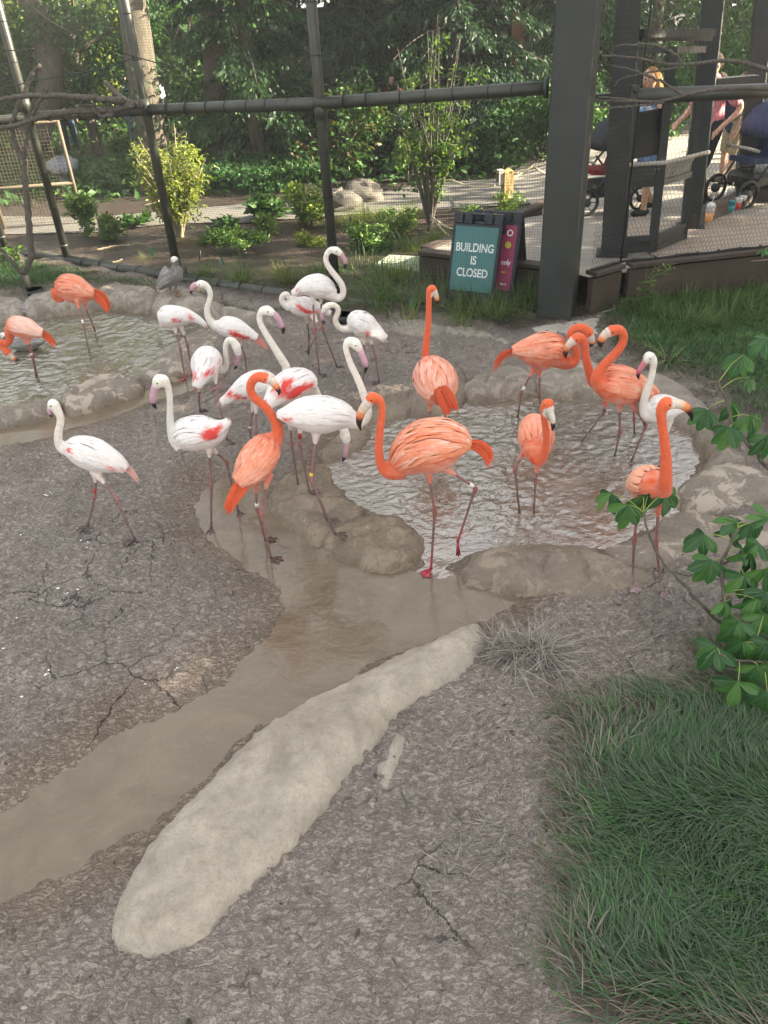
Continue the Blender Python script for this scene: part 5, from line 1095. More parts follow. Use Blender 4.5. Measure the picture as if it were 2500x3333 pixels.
for (x, y, kd, s, lb) in [(665,910,'green',.7,'small green tuft right of the goose, beyond the pipe'), (785,920,'green',1.0,'upright green tuft behind the pipe, over the coral striped flamingo'), (850,905,'thin',.5,'tiny gold tuft right of the upright green one'), (930,925,'gold',.9,'gold green tuft left of the tallest flamingo'), (862,790,'thin',.6,'wispy gold tuft behind the large ferny clump'), (1080,745,'gold',.8,'sunlit gold tuft right of the third post foot'), (1140,735,'gold',.7,'sunlit gold tuft near the path, second from the post'), (1190,722,'gold',.9,'tall sunlit gold tuft on the path edge'), (1240,728,'gold',.8,'sunlit gold tuft halfway to the young tree'), (1330,712,'gold',.9,'gold tuft left of the young tree foot'), (1410,790,'green',.6,'grass tuft below the leaning black stake'), (1440,800,'gold',.8,'gold strap tuft left of the teal sign'), (1310,815,'green',.8,'bright strap leaved tuft before the utility lid'), (1360,825,'gold',.7,'bright strap leaved tuft right of the utility lid front'), (1045,895,'green',.7,'strap leaved tuft right of the tallest flamingo beak'), (1180,900,'wide',1.1,'broad grass mound in front of the lid, left one'), (1240,940,'wide',1.2,'broad grass mound before the timber box, over the bucket'), (1310,920,'gold',1.0,'gold grass mound in front of the timber box'), (1230,1000,'green',1.0,'long green grass by the pipe end'), (1290,1010,'wide',1.0,'arching grass left of the long orange neck'), (1440,985,'wide',1.1,'arching grass right of the long orange neck'), (1545,1020,'wide',1.1,'arching grass below the teal sign'), (1620,1045,'green',.9,'grass below the signs near the rim slab'), (1690,1005,'wide',1.1,'arching grass right of the signs'), (1740,985,'green',.9,'dark grass left of the steel column'), (1330,1060,'thin',.8,'thin grass behind the tan boulder'), (1500,1060,'thin',.8,'thin grass behind the pale rim slab'), (690,900,'thin',.5,'tiny green tuft beside the goose tail'), (480,855,'thin',.6,'tiny green tuft on the mulch behind the goose'), (1115,960,'thin',.8,'thin grass beside the pipe behind the bucket'), (1000,905,'thin',.6,'thin grass between white flamingo and pipe'), (1390,880,'green',.8,'grass at the left foot of the timber box')]:
    tuft(x, y, kd, s, lb)
k_ = 0
for row, (yy, zz) in enumerate([(7.75, .05), (7.45, .06), (7.1, .06)]):
    for x in np.arange(2.75 + .12*row, 4.9, .27):
        k_ += 1; p = np.array([x + RNG.uniform(-.08, .08), yy + (x-2.7)*.16 + RNG.uniform(-.12, .1), zz])
        tuft(0, 0, 'wide' if k_ % 3 else 'green', RNG.uniform(.55, .85), 'arching sedge along the dark deck fascia', raw=p)
# fern like seedling at the fascia
t = thing('seedling', 'bright compound leaved seedling in front of the dark deck fascia', 'plant', G(2085, 1010, .08)); b = np.array(t.location); g = np.random.default_rng(9)
for i in range(9):
    a = g.uniform(-.4, 3.5); L = g.uniform(.16, .30); z = .10 + .05*i; d = np.array([math.cos(a), -abs(math.sin(a))*.6 + .1, .45]); u = np.linspace(0, 1, 8)[:, None]; rb = b + (0, 0, z*.8) + d*L*u - np.array([0, 0, .22])*L*u**2
    m = MB(); m.tube(np.vstack([b + (0, 0, z*.4), rb]), .003, 4); fr = At(t)(m, 'frond', MAT['twig'])
    s = np.cross(d, (0, 0, 1.)); s /= np.linalg.norm(s); c = np.vstack([rb[1:], rb[1:]]); dd = np.vstack([np.tile(s + d*.4, (7, 1)), np.tile(-s + d*.4, (7, 1))])
    v, f, cc = leaves(c, .055, GREEN['light'], dirs=dd*3, aspect=.4, rng=g); flatmesh('leaflets', v - b, f, MAT['leaf'], fr, smooth=False, attrs={'Col': cc}, kind='stuff')
m = MB(); m.tube([b, b + (.02, .02, .3), b + (.0, .03, .5)], [.006, .005, .003], 5); At(t)(m, 'stem', MAT['twig'])

# lawns
def lawn(name, pl, n, L, w, cols, seed, edge=None, lay=(.25, 1.0), straw=.0, win=None, mat='grass', wind=None):
    g = np.random.default_rng(seed); lo = pl.min(0); hi = pl.max(0)
    if win: lo = np.maximum(lo, win[0]); hi = np.minimum(hi, win[1])
    P = np.stack([g.uniform(lo[0], hi[0], n*4), g.uniform(lo[1], hi[1], n*4)], 1); s = sdist(pl, P[:, 0], P[:, 1]) + .10*noise2(P[:, 0]*3, P[:, 1]*3, seed % 50) + .05*noise2(P[:, 0]*9, P[:, 1]*9, seed % 50)
    keep = (s > -.03) & (g.uniform(0, 1, len(P)) < sm(-.06, .5, s + .12*noise2(P[:, 0]*4, P[:, 1]*4, 21))*.93 + .07); P = P[keep][:n]; s = s[keep][:n]
    z = ground_parts(P[:, 0][None], P[:, 1][None])[0][0]; n = len(P)
    a = g.uniform(0, 2*np.pi, n) if wind is None else wind + 2.2*noise2(P[:, 0]*2, P[:, 1]*2, 4) + g.normal(0, .55, n)
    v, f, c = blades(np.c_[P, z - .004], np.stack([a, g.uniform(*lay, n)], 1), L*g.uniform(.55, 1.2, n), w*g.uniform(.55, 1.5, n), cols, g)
    st = np.array(GCOL['straw'])[g.integers(0, 3, n)]; isst = g.uniform(0, 1, n) < (straw + (1-straw)*(1 - sm(.0, .35, s + .1*noise2(P[:, 0]*2, P[:, 1]*2, 7)))*.75)
    c = np.where(np.repeat(isst, 8)[:, None], np.repeat(st, 8, axis=0)*.85, c)
    return flatmesh(name, v, f, MAT[mat], attrs={'Col': c}, kind='stuff')
lawn('near_grass', LAWN_N, 30000, .14, .0055, GCOL['sage'] + GCOL['sage'] + GCOL['lawn'][:2], 601, win=((0.2, .6), (3.9, 4.1)), lay=(.5, 1.5), wind=2.4)
lawn('far_grass', LAWN_R, 44000, .11, .0055, GCOL['lawn'], 602, win=((2.0, 4.4), (7.5, 8.3)), lay=(.35, 1.25), straw=.03)
lawn('left_grass', LAWN_L, 32000, .075, .006, GCOL['lawn'], 603, win=((-7, 8.3), (0.3, 12.6)), lay=(.3, .9), straw=.02)
SLOPE = np.array([(-10, 15.2), (-3, 15.4), (-2.6, 18), (-9.5, 21)]); lawn('slope_grass', SLOPE, 6000, .22, .012, GCOL['lawn'], 604, lay=(.2, .8))
# matted dry grass patches on the mud
def matted(label, px, py, n, L, spread, seed, cols='mudstraw', cat='dead grass', lean=(.7, 1.5), w=.0045, group=None):
    g = np.random.default_rng(seed); b = G(px, py, .035); a = g.uniform(0, 2*np.pi, n); r = g.uniform(0, 1, n)**.5*spread; c = np.stack([np.cos(a)*r, np.sin(a)*r, .01 + .05*(1-(r/spread)**2)], 1)
    v, f, cc = blades(c, np.stack([a + g.normal(0, .45, n), g.uniform(*lean, n)], 1), L*g.uniform(.5, 1.2, n), np.full(n, w), GCOL[cols], g)
    o = flatmesh('dry_grass_tuft', v, f, MAT['dry'], attrs={'Col': cc}); o.location = b; tag(o, label, cat, group)
g = np.random.default_rng(611); n = 520; b = G(1705, 2150, .035); sub_ = g.normal(0, .07, (9, 2)); si = g.integers(0, 9, n); fl_ = g.uniform(0, 6.28, 9); c = np.c_[sub_[si] + g.normal(0, .028, (n, 2)), g.uniform(0, .05, n)]
out_ = np.arctan2(c[:, 1], c[:, 0]); a = np.where(g.uniform(0, 1, n) < .55, out_ + g.normal(0, .6, n), fl_[si] + g.normal(0, .7, n))
v, f, cc = blades(c, np.stack([a, g.uniform(.35, 1.6, n)], 1), .17*g.uniform(.35, 1.25, n), g.uniform(.003, .0062, n), GCOL['mudstraw'], g, bend=.9, kseg=5)
o = flatmesh('dry_grass_tuft', v, f, MAT['dry'], attrs={'Col': cc}); o.location = b; tag(o, 'grey dead grass tussock lying on the mud before the pond', 'dead grass')
def straw(name, spots, L, spread, cols, w, seed):
    g = np.random.default_rng(seed); C = []; A2 = []
    for x, y, n in spots:
        b = G(x, y, .035); a = g.uniform(0, 2*np.pi, n); r = g.uniform(0, 1, n)**.5*spread; C.append(b + np.stack([np.cos(a)*r, np.sin(a)*r, .012 + 0*r], 1)); A2.append(a)
    C = np.vstack(C); A2 = np.concatenate(A2); n = len(A2)
    v, f, cc = blades(C, np.stack([A2 + g.normal(0, .8, n), g.uniform(1.0, 1.6, n)], 1), L*g.uniform(.5, 1.2, n), np.full(n, w), GCOL[cols], g); flatmesh(name, v, f, MAT['dry'], attrs={'Col': cc}, kind='stuff')
straw('mud_straw', [(1620, 2300, 45), (1740, 2370, 60), (1900, 2270, 50), (1880, 2350, 60), (1850, 2210, 40), (2010, 2200, 50), (2050, 2130, 45), (2150, 2060, 45), (2230, 2000, 45), (1790, 2420, 50), (1700, 2500, 60), (1560, 2420, 40), (1950, 2130, 30), (1650, 2700, 60), (1500, 2900, 50)], .10, .14, 'mudstraw', .004, 620)
straw('rim_straw', [(2000, 1160, 80), (2140, 1205, 100), (2350, 1310, 100), (2410, 1365, 100), (1940, 1145, 70), (2250, 1250, 90), (2450, 1420, 80)], .13, .22, 'straw', .006, 650)
matted('fallen pale strap leaved clump behind the curved rim rock', 1440*1.507, 795*1.507, 46, .30, .05, 660, 'sedge', 'plant', (.5, 1.5), .018)
# ------------------------------------------------------------------ people
MAT['cloth'] = vcol('cloth', .85, .15, .25, 18); MAT['skin'] = vcol('skin', .55, .3, .15, 25); MAT['hair'] = plain('hair', (.06, .04, .03), .6, .3, 40)
def solid(tubes, vox, smooth=3):
    raw = MB()
    for pts, r in tubes:
        p = np.asarray(pts, float); n = max(6, len(p)*4); rr = np.broadcast_to(np.asarray(r, float), (len(p),)); s = spline(np.c_[p, rr], n); raw.tube(s[:, :3], s[:, 3], 10)
        raw.ball(p[0], rr[0]*.98, 10, 6); raw.ball(p[-1], rr[-1]*.98, 10, 6)
    me = bpy.data.meshes.new('tmp'); me.from_pydata(np.vstack(raw.v).tolist(), [], raw.f); to = bpy.data.objects.new('tmp', me); COL.objects.link(to)
    rm = to.modifiers.new('r', 'REMESH'); rm.mode = 'VOXEL'; rm.voxel_size = vox; s2 = to.modifiers.new('s', 'SMOOTH'); s2.factor = .5; s2.iterations = smooth
    m2 = to.evaluated_get(bpy.context.evaluated_depsgraph_get()).to_mesh(); v = np.empty(len(m2.vertices)*3); m2.vertices.foreach_get('co', v); F = [tuple(p.vertices) for p in m2.polygons]
    to.evaluated_get(bpy.context.evaluated_depsgraph_get()).to_mesh_clear(); bpy.data.objects.remove(to); bpy.data.meshes.remove(me); return v.reshape(-1, 3), F
def rot2(a): return np.array([[math.cos(a), -math.sin(a), 0], [math.sin(a), math.cos(a), 0], [0, 0, 1]])
def person(label, base, face, H=1.72, lean=0.0, arms=None, legs=None, shirt=(.4,.4,.4), shorts=(.05,.05,.06), skin=(.48,.29,.20), hair=(.06,.04,.03), sleeves=True, long_=False, shoes=(.03,.03,.03), shoe_h=.10, longhair=False, seated=False, detail=True, group=None, pattern=None):
    """face: heading angle; body coordinates: x forward, y to the left, z up, metres at H 1.72"""
    k_ = H/1.72; R = rot2(face)*1.0; base = np.asarray(base, float); t = thing('person', label, 'person', base, group); A_ = At(t)
    def q(x, y, z): return base + R @ (np.array([x, y, z])*k_)
    def up(z, y=0, dx=0):   # leaning trunk above the hips
        h = z - .92; return (math.sin(lean)*h + dx, y, .92 + math.cos(lean)*h)
    legs = legs or [[(0, .10, .90), (.02, .11, .50), (0, .11, .07)], [(0, -.10, .90), (.02, -.11, .50), (0, -.11, .07)]]
    arms = arms or [[up(1.40, .20), (.02, .25, 1.10), (.10, .24, .84)], [up(1.40, -.20), (.02, -.25, 1.10), (.10, -.24, .84)]]
    T = lambda pts: [q(*p) for p in pts]; z = k_
    body = [(T([(0, 0, .93), up(1.15), up(1.32), up(1.42)]), np.array([.155, .145, .15, .10])*z), (T([up(1.40, .17), up(1.42, 0), up(1.40, -.17)]), np.array([.062, .075, .062])*z), (T([up(1.42), up(1.54, 0, .015)]), np.array([.062, .055])*z),
            (T([up(1.60, 0, .03), up(1.66, 0, .025)]), np.array([.088, .088])*z), (T([up(1.56, 0, .06), up(1.60, 0, .06)]), np.array([.055, .062])*z), (T([up(1.615, 0, .115), up(1.59, 0, .128)]), np.array([.014, .018])*z)]
    for s in (1, -1): body.append((T([up(1.62, s*.085, .02), up(1.60, s*.088, .02)]), np.array([.016, .013])*z))
    for L in legs:
        body.append((T(L), np.array([.088, .056, .040])*z)); f = L[2]; d = L[3] if len(L) > 3 else 0; body.append((T([(f[0]-.03, f[1], f[2]-.02), (f[0]+.14, f[1]+d, f[2]-.035)]), np.array([.042, .032])*z))
    hands = []
    for a in arms:
        body.append((T(a[:3]), np.array([.050, .042, .030])*z)); w = np.array(a[2]); e = np.array(a[1]); d = (w-e)/np.linalg.norm(w-e); sd = np.cross(d, (0, 0, 1)) if abs(d[2]) < .9 else np.array([1., 0, 0]); sd = sd/np.linalg.norm(sd)
        body.append((T([tuple(w + d*.02), tuple(w + d*.075)]), np.array([.030, .034])*z)); nn_ = np.cross(d, sd)
        for i, ln in zip((-1.5, -.5, .5, 1.5), (.062, .078, .074, .058)): b0 = w + d*.085 + sd*i*.018; body.append((T([tuple(b0), tuple(b0 + d*ln*.55 + nn_*.006), tuple(b0 + d*ln*.9 + nn_*.026)]), np.array([.0105, .010, .009])*z))
        b0 = w + d*.03 + sd*.03; body.append((T([tuple(b0), tuple(b0 + d*.03 + sd*.025), tuple(b0 + d*.062 + sd*.028)]), np.array([.013, .012, .010])*z))
    v, F = solid(body, .014 if detail else .022); m = MB(); m.add(v, F, skin); A_(m, 'body', MAT['skin'], col=True)
    # clothes follow the body
    sh = [(T([(0, 0, .90), (0, 0, .98), up(1.15), up(1.32), up(1.425)]), np.array([.170, .172, .166, .168, .115])*z), (T([up(1.40, .18), up(1.42, 0), up(1.40, -.18)]), np.array([.074, .088, .074])*z)]
    if sleeves:
        for a in arms:
            s0, e0 = np.array(a[0]), np.array(a[1]); u = .98 if long_ else .72; sh.append((T([tuple(s0), tuple(s0 + (e0-s0)*u)]), np.array([.068, .064])*z))
            if long_: sh.append((T([tuple(e0), tuple(e0 + (np.array(a[2])-e0)*.9)]), np.array([.056, .044])*z))
    v, F = solid(sh, .016 if detail else .024); m = MB(); col_ = np.tile(np.array(shirt), (len(v), 1))
    if pattern is not None:
        n_ = noise2(v[:, 0]*24 + v[:, 1]*9, v[:, 2]*24, 3); n2_ = noise2(v[:, 0]*30 + 7, v[:, 2]*30 + v[:, 1]*9, 5); col_ = np.where((n_ > .12)[:, None], np.array(pattern[0]), col_); col_ = np.where((n2_ > .2)[:, None], np.array(pattern[1]), col_)
    m.add(v, F, col_); A_(m, 'shirt', MAT['cloth'], col=True)
    pa = [(T([(0, .05, .95), (0, -.05, .95)]), np.array([.145, .145])*z)]
    for L in legs:
        h, kn, f = [np.array(p) for p in L[:3]]; e = kn*.96 + h*.04 if not long_ else f
        pa.append((T([tuple(h)] + ([tuple(kn)] if long_ else []) + [tuple(e)]), np.array([.108, .085, .066] if long_ else [.108, .088])*z))
    v, F = solid(pa, .016 if detail else .024); m = MB(); m.add(v, F, shorts); A_(m, 'trousers' if long_ else 'shorts', MAT['cloth'], col=True)
    for L in legs:
        f = np.array(L[2]); d = L[3] if len(L) > 3 else 0; tb = [(T([(f[0]-.04, f[1], f[2]-.025), (f[0]+.15, f[1]+d, f[2]-.035)]), np.array([.052, .040])*z)]
        if shoe_h > .12: kn = np.array(L[1]); u_ = (kn-f)/np.linalg.norm(kn-f); tb.append((T([tuple(f), tuple(f + u_*shoe_h)]), np.array([.052, .052])*z))
        v, F = solid(tb, .014); m = MB(); m.add(v, F, shoes); A_(m, 'shoe', MAT['cloth'], col=True)
    hr = [(T([up(1.68, 0, .0), up(1.645, 0, -.02)]), np.array([.088, .092])*z)]
    if longhair: hr.append((T([up(1.63, 0, -.06), up(1.48, 0, -.08), up(1.36, 0, -.09)]), np.array([.075, .075, .05])*z))
    v, F = solid(hr, .014); m = MB(); m.add(v, F, hair); A_(m, 'hair', MAT['cloth'], col=True)
    e = 0
    for s in (1, -1):
        m = MB(); m.ball(q(*up(1.625, s*.032, .112)), .010*z, 6, 4); A_(m, 'eye', MAT['eye'])
    m = MB(); m.tube(T([up(1.555, .022, .116), up(1.553, 0, .121), up(1.555, -.022, .116)]), .006*z, 5, c=(.35, .10, .09)); A_(m, 'mouth', MAT['skin'], col=True)
    return t, q, A_
def gd(x, y, z=ZD): return G(*T3((x, y))[0][:2], z)
person('man in a pink shirt and black shorts with dark boots, walking behind the mesh', gd(1288, 1215) - np.array([.13, 0, 0]), math.radians(200), 1.74, .10, legs=[[(0, .10, .90), (.10, .10, .50), (.02, .10, .08)], [(0, -.10, .90), (.12, -.11, .52), (-.16, -.11, .12)]],
       arms=[[(.05, .20, 1.39), (-.16, .30, 1.16), (.06, .26, .94)], [(.05, -.20, 1.39), (.10, -.28, 1.12), (.32, -.20, 1.0)]], shirt=(.62, .24, .28), shorts=(.018, .019, .026), shoes=(.025, .022, .022), shoe_h=.26)
wt, wq, wA = person('woman in a patterned blue top with bare arms, behind the steel gate', gd(905, 1278), math.radians(195), 1.66, .16, legs=[[(0, .09, .90), (.06, .10, .50), (.06, .10, .07)], [(0, -.09, .90), (.02, -.11, .50), (-.20, -.11, .10)]],
       arms=[[(.08, .19, 1.38), (.10, .34, 1.12), (.30, .26, .98)], [(.08, -.19, 1.38), (.12, -.26, 1.10), (.36, -.20, .98)]], shirt=(.16, .30, .52), shorts=(.14, .22, .38), skin=(.50, .30, .20), sleeves=False, pattern=[(.55, .30, .42), (.55, .66, .72)], hair=(.30, .17, .07), longhair=True)
person('man in navy shirt and khaki shorts, behind the man in pink', gd(1395, 1095), math.radians(190), 1.52, .55, shirt=(.040, .048, .095), shorts=(.34, .29, .20), group=None)
person('visitor in a hot pink top beyond the navy stroller', gd(1490, 1060), math.radians(175), 1.40, .3, shirt=(.80, .035, .20), shorts=(.05, .06, .09), long_=True, hair=(.12, .07, .03), longhair=True)
# small distant visitors
def gg(x, y): return np.array([*G(*T1((x, y))[0][:2], .0)[:2], .05])
def far_person(label, base, face, **k): return person(label, base, face, detail=False, **k)
far_person('distant visitor in dark blue shirt and jeans beyond the wire cage', (-7.2, 21.2, .1), 1.6, H=1.7, shirt=(.05, .08, .18), shorts=(.08, .11, .20), long_=True)
far_person('distant visitor in pale blue beyond the vine thicket', (-5.55, 20.9, .1), .6, H=1.62, shirt=(.42, .52, .70), shorts=(.30, .38, .5), long_=True)
far_person('distant visitor in a white shirt right of the pale blue one', (-4.75, 20.6, .1), 2.6, H=1.7, shirt=(.68, .70, .74), shorts=(.04, .04, .05))
far_person('distant visitor in a red top glimpsed through the dark evergreens', (-1.05, 19.6, .1), 2.0, H=1.6, shirt=(.48, .03, .04), shorts=(.05, .05, .07), long_=True)
sp_ = person('person in a rusty orange top resting beside the shed, seen through the young tree', (.75, 17.2, .15), 4.2, 1.55, .25, shirt=(.42, .13, .07), shorts=(.02, .02, .03), long_=True, hair=(.02, .016, .014), longhair=True, detail=False)
far_person('visitor in a pale pink top left of the person in rusty orange', (.1, 17.5, .15), 4.4, H=1.5, shirt=(.55, .36, .34), shorts=(.1, .1, .12), long_=True)
# ------------------------------------------------------------------ branches, buckeye, small things
def WD(x, y, d): return np.array([0, 0, CAMH]) + ray(x, y)*(d/FPX)
def branch(m, pts, r0, r1, n=7):
    s = spline(pts, max(8, len(pts)*5)); s = s + RNG.normal(0, 1, s.shape)*min(r0*.25, .006); m.tube(s, np.linspace(r0, r1, len(s)), n)
# perching branches at the left
t = thing('dead_branch', 'long forked dead perching branch hung across the left fence posts', 'branch', W(470, 340, 9.8)); A_ = At(t)
def wp(Y, *pts): return [W(x, y, Y) for x, y in pts]
K = .30139
def b6(*pts): return [(x*K, y*K) for x, y in pts]
for nm, pts, r0, r1, Y in [('stem', [(1560,1130),(1440,1130),(1340,1080),(1250,1010),(1140,880)], .05, .026, 9.75), ('stem', [(1340,1080),(1200,1075),(900,1050),(640,1035),(420,1030),(220,1045),(-60,1075)], .036, .022, 9.6),
                           ('stem', [(1440,1130),(1330,1155),(1200,1190),(900,1195),(700,1215),(500,1240),(330,1300),(150,1355),(-60,1400)], .040, .022, 9.65), ('twig', [(1210,1190),(1190,1235),(1100,1255),(1040,1210),(1015,1130),(1010,1050),(990,960)], .030, .008, 9.6), ('twig', [(1015,1130),(950,1140),(850,1130),(740,1105)], .014, .006, 9.6), ('twig', [(1010,1060),(1030,990)], .010, .005, 9.6), ('twig', [(180,1050),(60,1110),(-30,1160)], .014, .008, 9.6), ('twig', [(1210,1190),(1150,1155)], .016, .01, 9.6), ('twig', [(450,1030),(470,950)], .012, .008, 9.6)]:
    m = MB(); branch(m, wp(Y, *b6(*pts)), r0, r1); A_(m, nm, MAT['twig'])
t = thing('bare_sapling', 'bare grey forked sapling on the lawn at the left edge', 'sapling', G(97, 962)); A_ = At(t)
Ys = float(G(97, 962)[1])
for nm, pts, r0, r1 in [('trunk', [(97,965),(90,925),(75,890)], .052, .045), ('stem', [(75,890),(98,850),(92,700),(80,560),(78,520)], .042, .034), ('stem', [(78,520),(50,470),(38,420),(48,370),(80,300),(100,250),(130,213)], .030, .022), ('stem', [(78,520),(88,440),(92,390),(120,310)], .026, .012), ('twig', [(92,390),(125,340),(155,290)], .018, .012), ('stem', [(75,890),(40,855),(5,815),(-30,790)], .030, .018), ('twig', [(92,700),(60,640)], .008, .004), ('twig', [(70,425),(50,408),(75,428)], .010, .008)]:
    m = MB(); branch(m, wp(Ys, *pts), r0, r1); A_(m, nm, MAT['twig'])
# dead branches at the right, in front of the deck
t = thing('dead_branch', 'upper bare curved branch with buds before the steel gate', 'branch', W(2200, 205, 5.6)); A_ = At(t); s_ = .36166
def b2(*pts): return [(1900 + x*s_, y*s_) for x, y in pts]
for nm, pts, r0, r1 in [('stem', [(160,495),(300,505),(450,520),(650,560),(800,578),(980,575),(1200,550),(1400,555),(1560,595),(1750,650)], .006, .016), ('twig', [(880,570),(840,510),(760,450),(620,405),(480,400),(290,412)], .012, .004), ('twig', [(870,600),(700,630),(540,660),(400,690),(310,722)], .008, .003), ('twig', [(310,722),(275,778)], .004, .003)]:
    m = MB(); branch(m, wp(5.6, *b2(*pts)), r0, r1, 6); A_(m, nm, MAT['twig'])
t = thing('dead_branch', 'lower bare curved branch with buds before the pipe rail', 'branch', W(2200, 310, 5.5)); A_ = At(t)
for nm, pts, r0, r1 in [('stem', [(130,870),(300,885),(500,910),(700,908),(850,870),(1000,835),(1200,805),(1400,788),(1750,805)], .004, .017), ('twig', [(900,850),(780,780),(600,690),(420,625),(250,588)], .013, .004), ('twig', [(720,915),(600,940),(400,960),(90,968)], .010, .004), ('twig', [(620,918),(400,908),(200,905),(60,885),(52,870)], .008, .003)]:
    m = MB(); branch(m, wp(5.5, *b2(*pts)), r0, r1, 6); A_(m, nm, MAT['twig'])
# wires of the aviary at upper left
t = thing('stay_wire', 'thin black stay wires meeting at the second fence post, upper left', 'wire', W(440, 185, 10.0)); A_ = At(t)
for pts in ([(60,-20),(150,60),(280,130),(440,186)], [(440,186),(560,215),(640,235)], [(440,186),(330,225),(120,262),(-40,300)], [(0,160),(60,165),(110,158)]):
    m = MB(); branch(m, wp(9.9, *pts), .006, .006, 5); A_(m, 'wire', MAT['cable'])

# buckeye: branches with palmate leaves
bk = thing('buckeye_sapling', 'leafy buckeye branches with palmate leaves at the lower right corner', 'sapling', (1.95, 2.55, .05)); A_ = At(bk)
br0 = [WD(2500, 2158, 3.6), WD(2700, 2280, 3.6)]
STEMS = [([(2700,2330),(2520,2200),(2430,2100),(2330,2013),(2222,1900),(2150,1820),(2112,1733),(2094,1668)], .013, .005, 3.85), ([(2560,2240),(2470,2130),(2373,2004),(2354,1923),(2346,1836),(2370,1787),(2403,1717)], .014, .006, 3.75), ([(2700,2280),(2540,2165),(2415,2151),(2339,2129)], .012, .003, 3.55), ([(2800,1780),(2620,1640),(2500,1524),(2441,1451),(2392,1386),(2359,1288),(2338,1245)], .014, .007, 4.0), ([(2338,1245),(2310,1246),(2290,1262)], .007, .005, 4.0), ([(2354,1836),(2420,1800),(2510,1790)], .007, .004, 3.75), ([(2600,2200),(2493,2130),(2459,2095)], .01, .006, 3.6)]
BRP = np.vstack([spline([WD(x, y, d) for x, y in pts], 60) for pts, r0, r1, d in STEMS])
for pts, r0, r1, d in STEMS:
    m = MB(); branch(m, [WD(x, y, d) for x, y in pts], r0, r1, 8); A_(m, 'branch', MAT['bark'])
m = MB(); branch(m, [(1.95, 2.55, .0), (1.85, 2.6, .4), tuple(WD(2700, 2330, 3.8))], .025, .014, 8); branch(m, [(1.95, 2.55, .0), (2.1, 2.8, .8), tuple(WD(2800, 1780, 4.0))], .025, .014, 8); A_(m, 'trunk', MAT['bark'])
k = N('buckeye_leaf'); uv = k.n('ShaderNodeUVMap', uv_map='UVMap').outputs[0]; sx = k.n('ShaderNodeSeparateXYZ'); k.l(uv, sx.inputs[0])
ve = k.math('ADD', sx.outputs[1], k.math('MULTIPLY', k.math('ABSOLUTE', sx.outputs[0]), -.55)); vein = k.ramp(k.math('FRACT', k.math('MULTIPLY', ve, 11.0)), (.0, 1.0), (.18, 0.0), (.82, 0.0), (1.0, 1.0)); midr = k.ramp(k.math('ABSOLUTE', sx.outputs[0]), (.0, 1.0), (.09, 0.0))
oi = k.n('ShaderNodeObjectInfo'); cA = k.ramp(oi.outputs['Random'], (0, (.020, .072, .026)), (.55, (.034, .105, .032)), (1, (.075, .18, .038)))
cA = k.mix(k.math('MULTIPLY', vein, .35), cA, (.07, .16, .05)); cA = k.mix(k.math('MULTIPLY', midr, .7), cA, (.16, .25, .08)); k.set(cA, .42, .4, k.bump(k.math('ADD', vein, midr), -.35, .004))
tr_ = k.n('ShaderNodeBsdfTranslucent'); k.l(k.mix(1.0, cA, (1.3, 1.5, .6), 'MULTIPLY'), tr_.inputs[0]); mx_ = k.n('ShaderNodeMixShader'); mx_.inputs[0].default_value = .3; k.l(k.b.outputs[0], mx_.inputs[1]); k.l(tr_.outputs[0], mx_.inputs[2]); k.l(mx_.outputs[0], k.out.inputs[0]); MAT['buckeye'] = k.m
MAT['petiole'] = plain('petiole', (.22, .26, .06), .5, .15)
def leaflet_mesh(droop):
    nu, nv = 9, 7; u = np.linspace(0, 1, nu); v_ = np.linspace(-1, 1, nv); V = []; UVs = []
    for a in u:
        w = .30*(math.sin(math.pi*min(1, a**1.35*.93 + .04)))**.8*(1.0 if a < 1 else 0) + .004
        for b in v_:
            V.append((b*w*.72, a - .0, -droop*a*a + .10*abs(b)*w*1.6 - .02*math.sin(a*40)*abs(b)*.15)); UVs.append((b, a))
    f = grid_faces(nv, nu); me = bpy.data.meshes.new('leaflet'); me.from_pydata([tuple(q) for q in V], [], [tuple(int(i) for i in q) for q in f]); uvl = me.uv_layers.new(name='UVMap'); li = np.empty(len(me.loops), np.int32); me.loops.foreach_get('vertex_index', li); uvl.data.foreach_set('uv', np.array(UVs, np.float32)[li].ravel())
    me.polygons.foreach_set('use_smooth', [True]*len(me.polygons)); me.materials.append(MAT['buckeye']); return me
LFM = [leaflet_mesh(d) for d in (.12, .28, .45)]
camR = CR[:, 0]; camU = CR[:, 1]; camF = -CR[:, 2]
